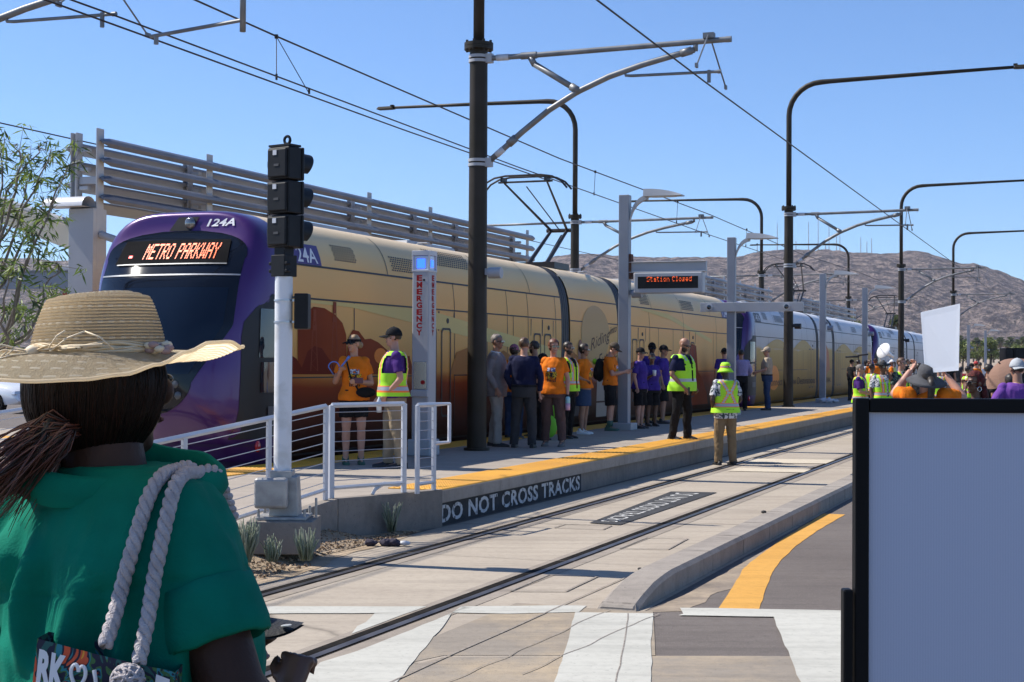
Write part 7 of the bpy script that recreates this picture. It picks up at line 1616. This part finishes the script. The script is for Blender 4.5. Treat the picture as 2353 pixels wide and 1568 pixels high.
for wd_ in (('RK', .03, .175, .21, .14), ('K', .0, .38, .15, .15, -.35), ('RK', .2, .42, .09, .09, -.7, .03), ('OK', .36, .39, .16, .14, -.2), ('YORK', .58, .40, .17, .07, -1.0, .03), ('NEW', .08, .62, .25, .13), ('E', .86, .17, .1, .15, .1), ('YORK', .45, .66, .3, .14)):
    b = MB(); word(*wd_); b.build('bag_lettering', mk('white_print', (.75, .74, .74), .8), bag)
def heart(a, c, s):
    P = []
    for k in range(41):
        t = 2 * math.pi * k / 40; P.append(onbag(a + s * .85 * math.sin(t) ** 3, c - s * (13 * math.cos(t) - 5 * math.cos(2 * t) - 2 * math.cos(3 * t) - math.cos(4 * t)) / 17))
    b.tube(P, .0026, 6, caps=False)
for h_ in ((.33, .10, .062), (.54, .30, .05), (.8, .55, .06)):
    b = MB(); heart(*h_); b.build('heart_print', _mats['white_print'], bag)
b = MB(); b.tube([onbag(*q) for q in ((.44, .06), (.47, .12), (.52, .10), (.50, .16), (.56, .12), (.60, .17), (.61, .10), (.68, .10))], .003, 6)
b.build('scribble_print', _mats['white_print'], bag)
b = MB(); kc = onbag(.70, .06) + Vector((0, -.014, 0)); b.ball(tuple(kc), (.0215, .018, .022), 18)
random.seed(2)
for k in range(46):
    d = Vector((random.gauss(0, 1), random.gauss(0, 1) - .4, random.gauss(0, 1))).normalized(); e = d.cross(Vector((random.gauss(0, 1), random.gauss(0, 1), random.gauss(0, 1)))).normalized(); b.tube([kc + (d * math.cos(t) + e * math.sin(t)) * .0222 for t in [R(q) for q in range(-50, 51, 20)]], .0022, 5)
b.tube([kc + Vector((.01, -.004, -.012)), kc + Vector((.022, -.006, -.024)), kc + Vector((.03, -.004, -.026))], [.009, .007, .004], 8); b.build('rope_knot', M_rope, tb, smooth=True)
# ------------------------------------------------------------------ the boy in front of her and the child in lime
BOY = person('boy in black cap with fist at his chin, half hidden by the green shirt', 522, 1500, 0, 1.325, 84, 'brown', False, .95, dict(R=((.20, .12, 1.33), (.075, .165, 1.52), (0, 1, 0)), L=((-.2, .12, 1.18), (-.03, .2, 1.38), (0, 1, 0))), C_dgrey, .7, .86, ('shorts', C_blk, .5), S_blk, None, ('crop', H_dk), ('cap', mk('black_cap', (.012, .012, .013), .7, bump=.2, bscale=120)), None, pitch=-6, Y=2.78, vox=.0055, curl=1.3)
_, _, HMb, kb = PV['boy in black cap with fist at his chin, half hidden by the green shirt']
b = MB()
for k in range(4):
    r = .45 + .14 * k; b.tube([HMb @ Vector((.076 * math.sin(t) * (1 + .04 * r), .086 + .095 * r * max(0, math.cos(t)) ** .6 - .05 * (1 - math.cos(t)) * (1 - r), .1522 - .022 * r - .012 * math.sin(t) ** 2)) for t in [R(q) for q in range(-72, 73, 12)]], .0009, 4)
b.build('brim_stitching', mk('grey_thread', (.1, .1, .1), .8), BOY)
b = MB(); b.cyl((.052, .155, .137), .013, .002, 16, 0, 'Z', HMb); b.build('cap_sticker', mk('silver_sticker', (.6, .58, .5), .3, .4), BOY)
person('child in a lime shirt at the lower left corner, mostly behind the green shirt', -48, 1500, 0, 1.47, 170, 'dark', False, 1.05, {}, C_lime, .7, .86, ('shorts', C_blk, .5), S_blk, None, ('short', H_dk), None, None, Y=3.05, vox=.009)
# ------------------------------------------------------------------ a little dry air between here and the mountain
hz_ = MB(); hz_.box((0, 1500, 150), (9000, 3200, 304))
hm = bpy.data.materials.new('dry_air'); hm.use_nodes = True; n = hm.node_tree.nodes; n.remove(n['Principled BSDF']); pv = n.new('ShaderNodeVolumePrincipled')
pv.inputs['Color'].default_value = (.80, .86, 1, 1); pv.inputs['Density'].default_value = .00011; pv.inputs['Anisotropy'].default_value = .3; hm.node_tree.links.new(pv.outputs[0], n['Material Output'].inputs['Volume'])
tag(hz_.build('haze', hm), 'thin blue grey haze over the desert valley', 'haze', None, 'stuff')
for s_ in _wk: bpy.data.scenes.remove(s_)
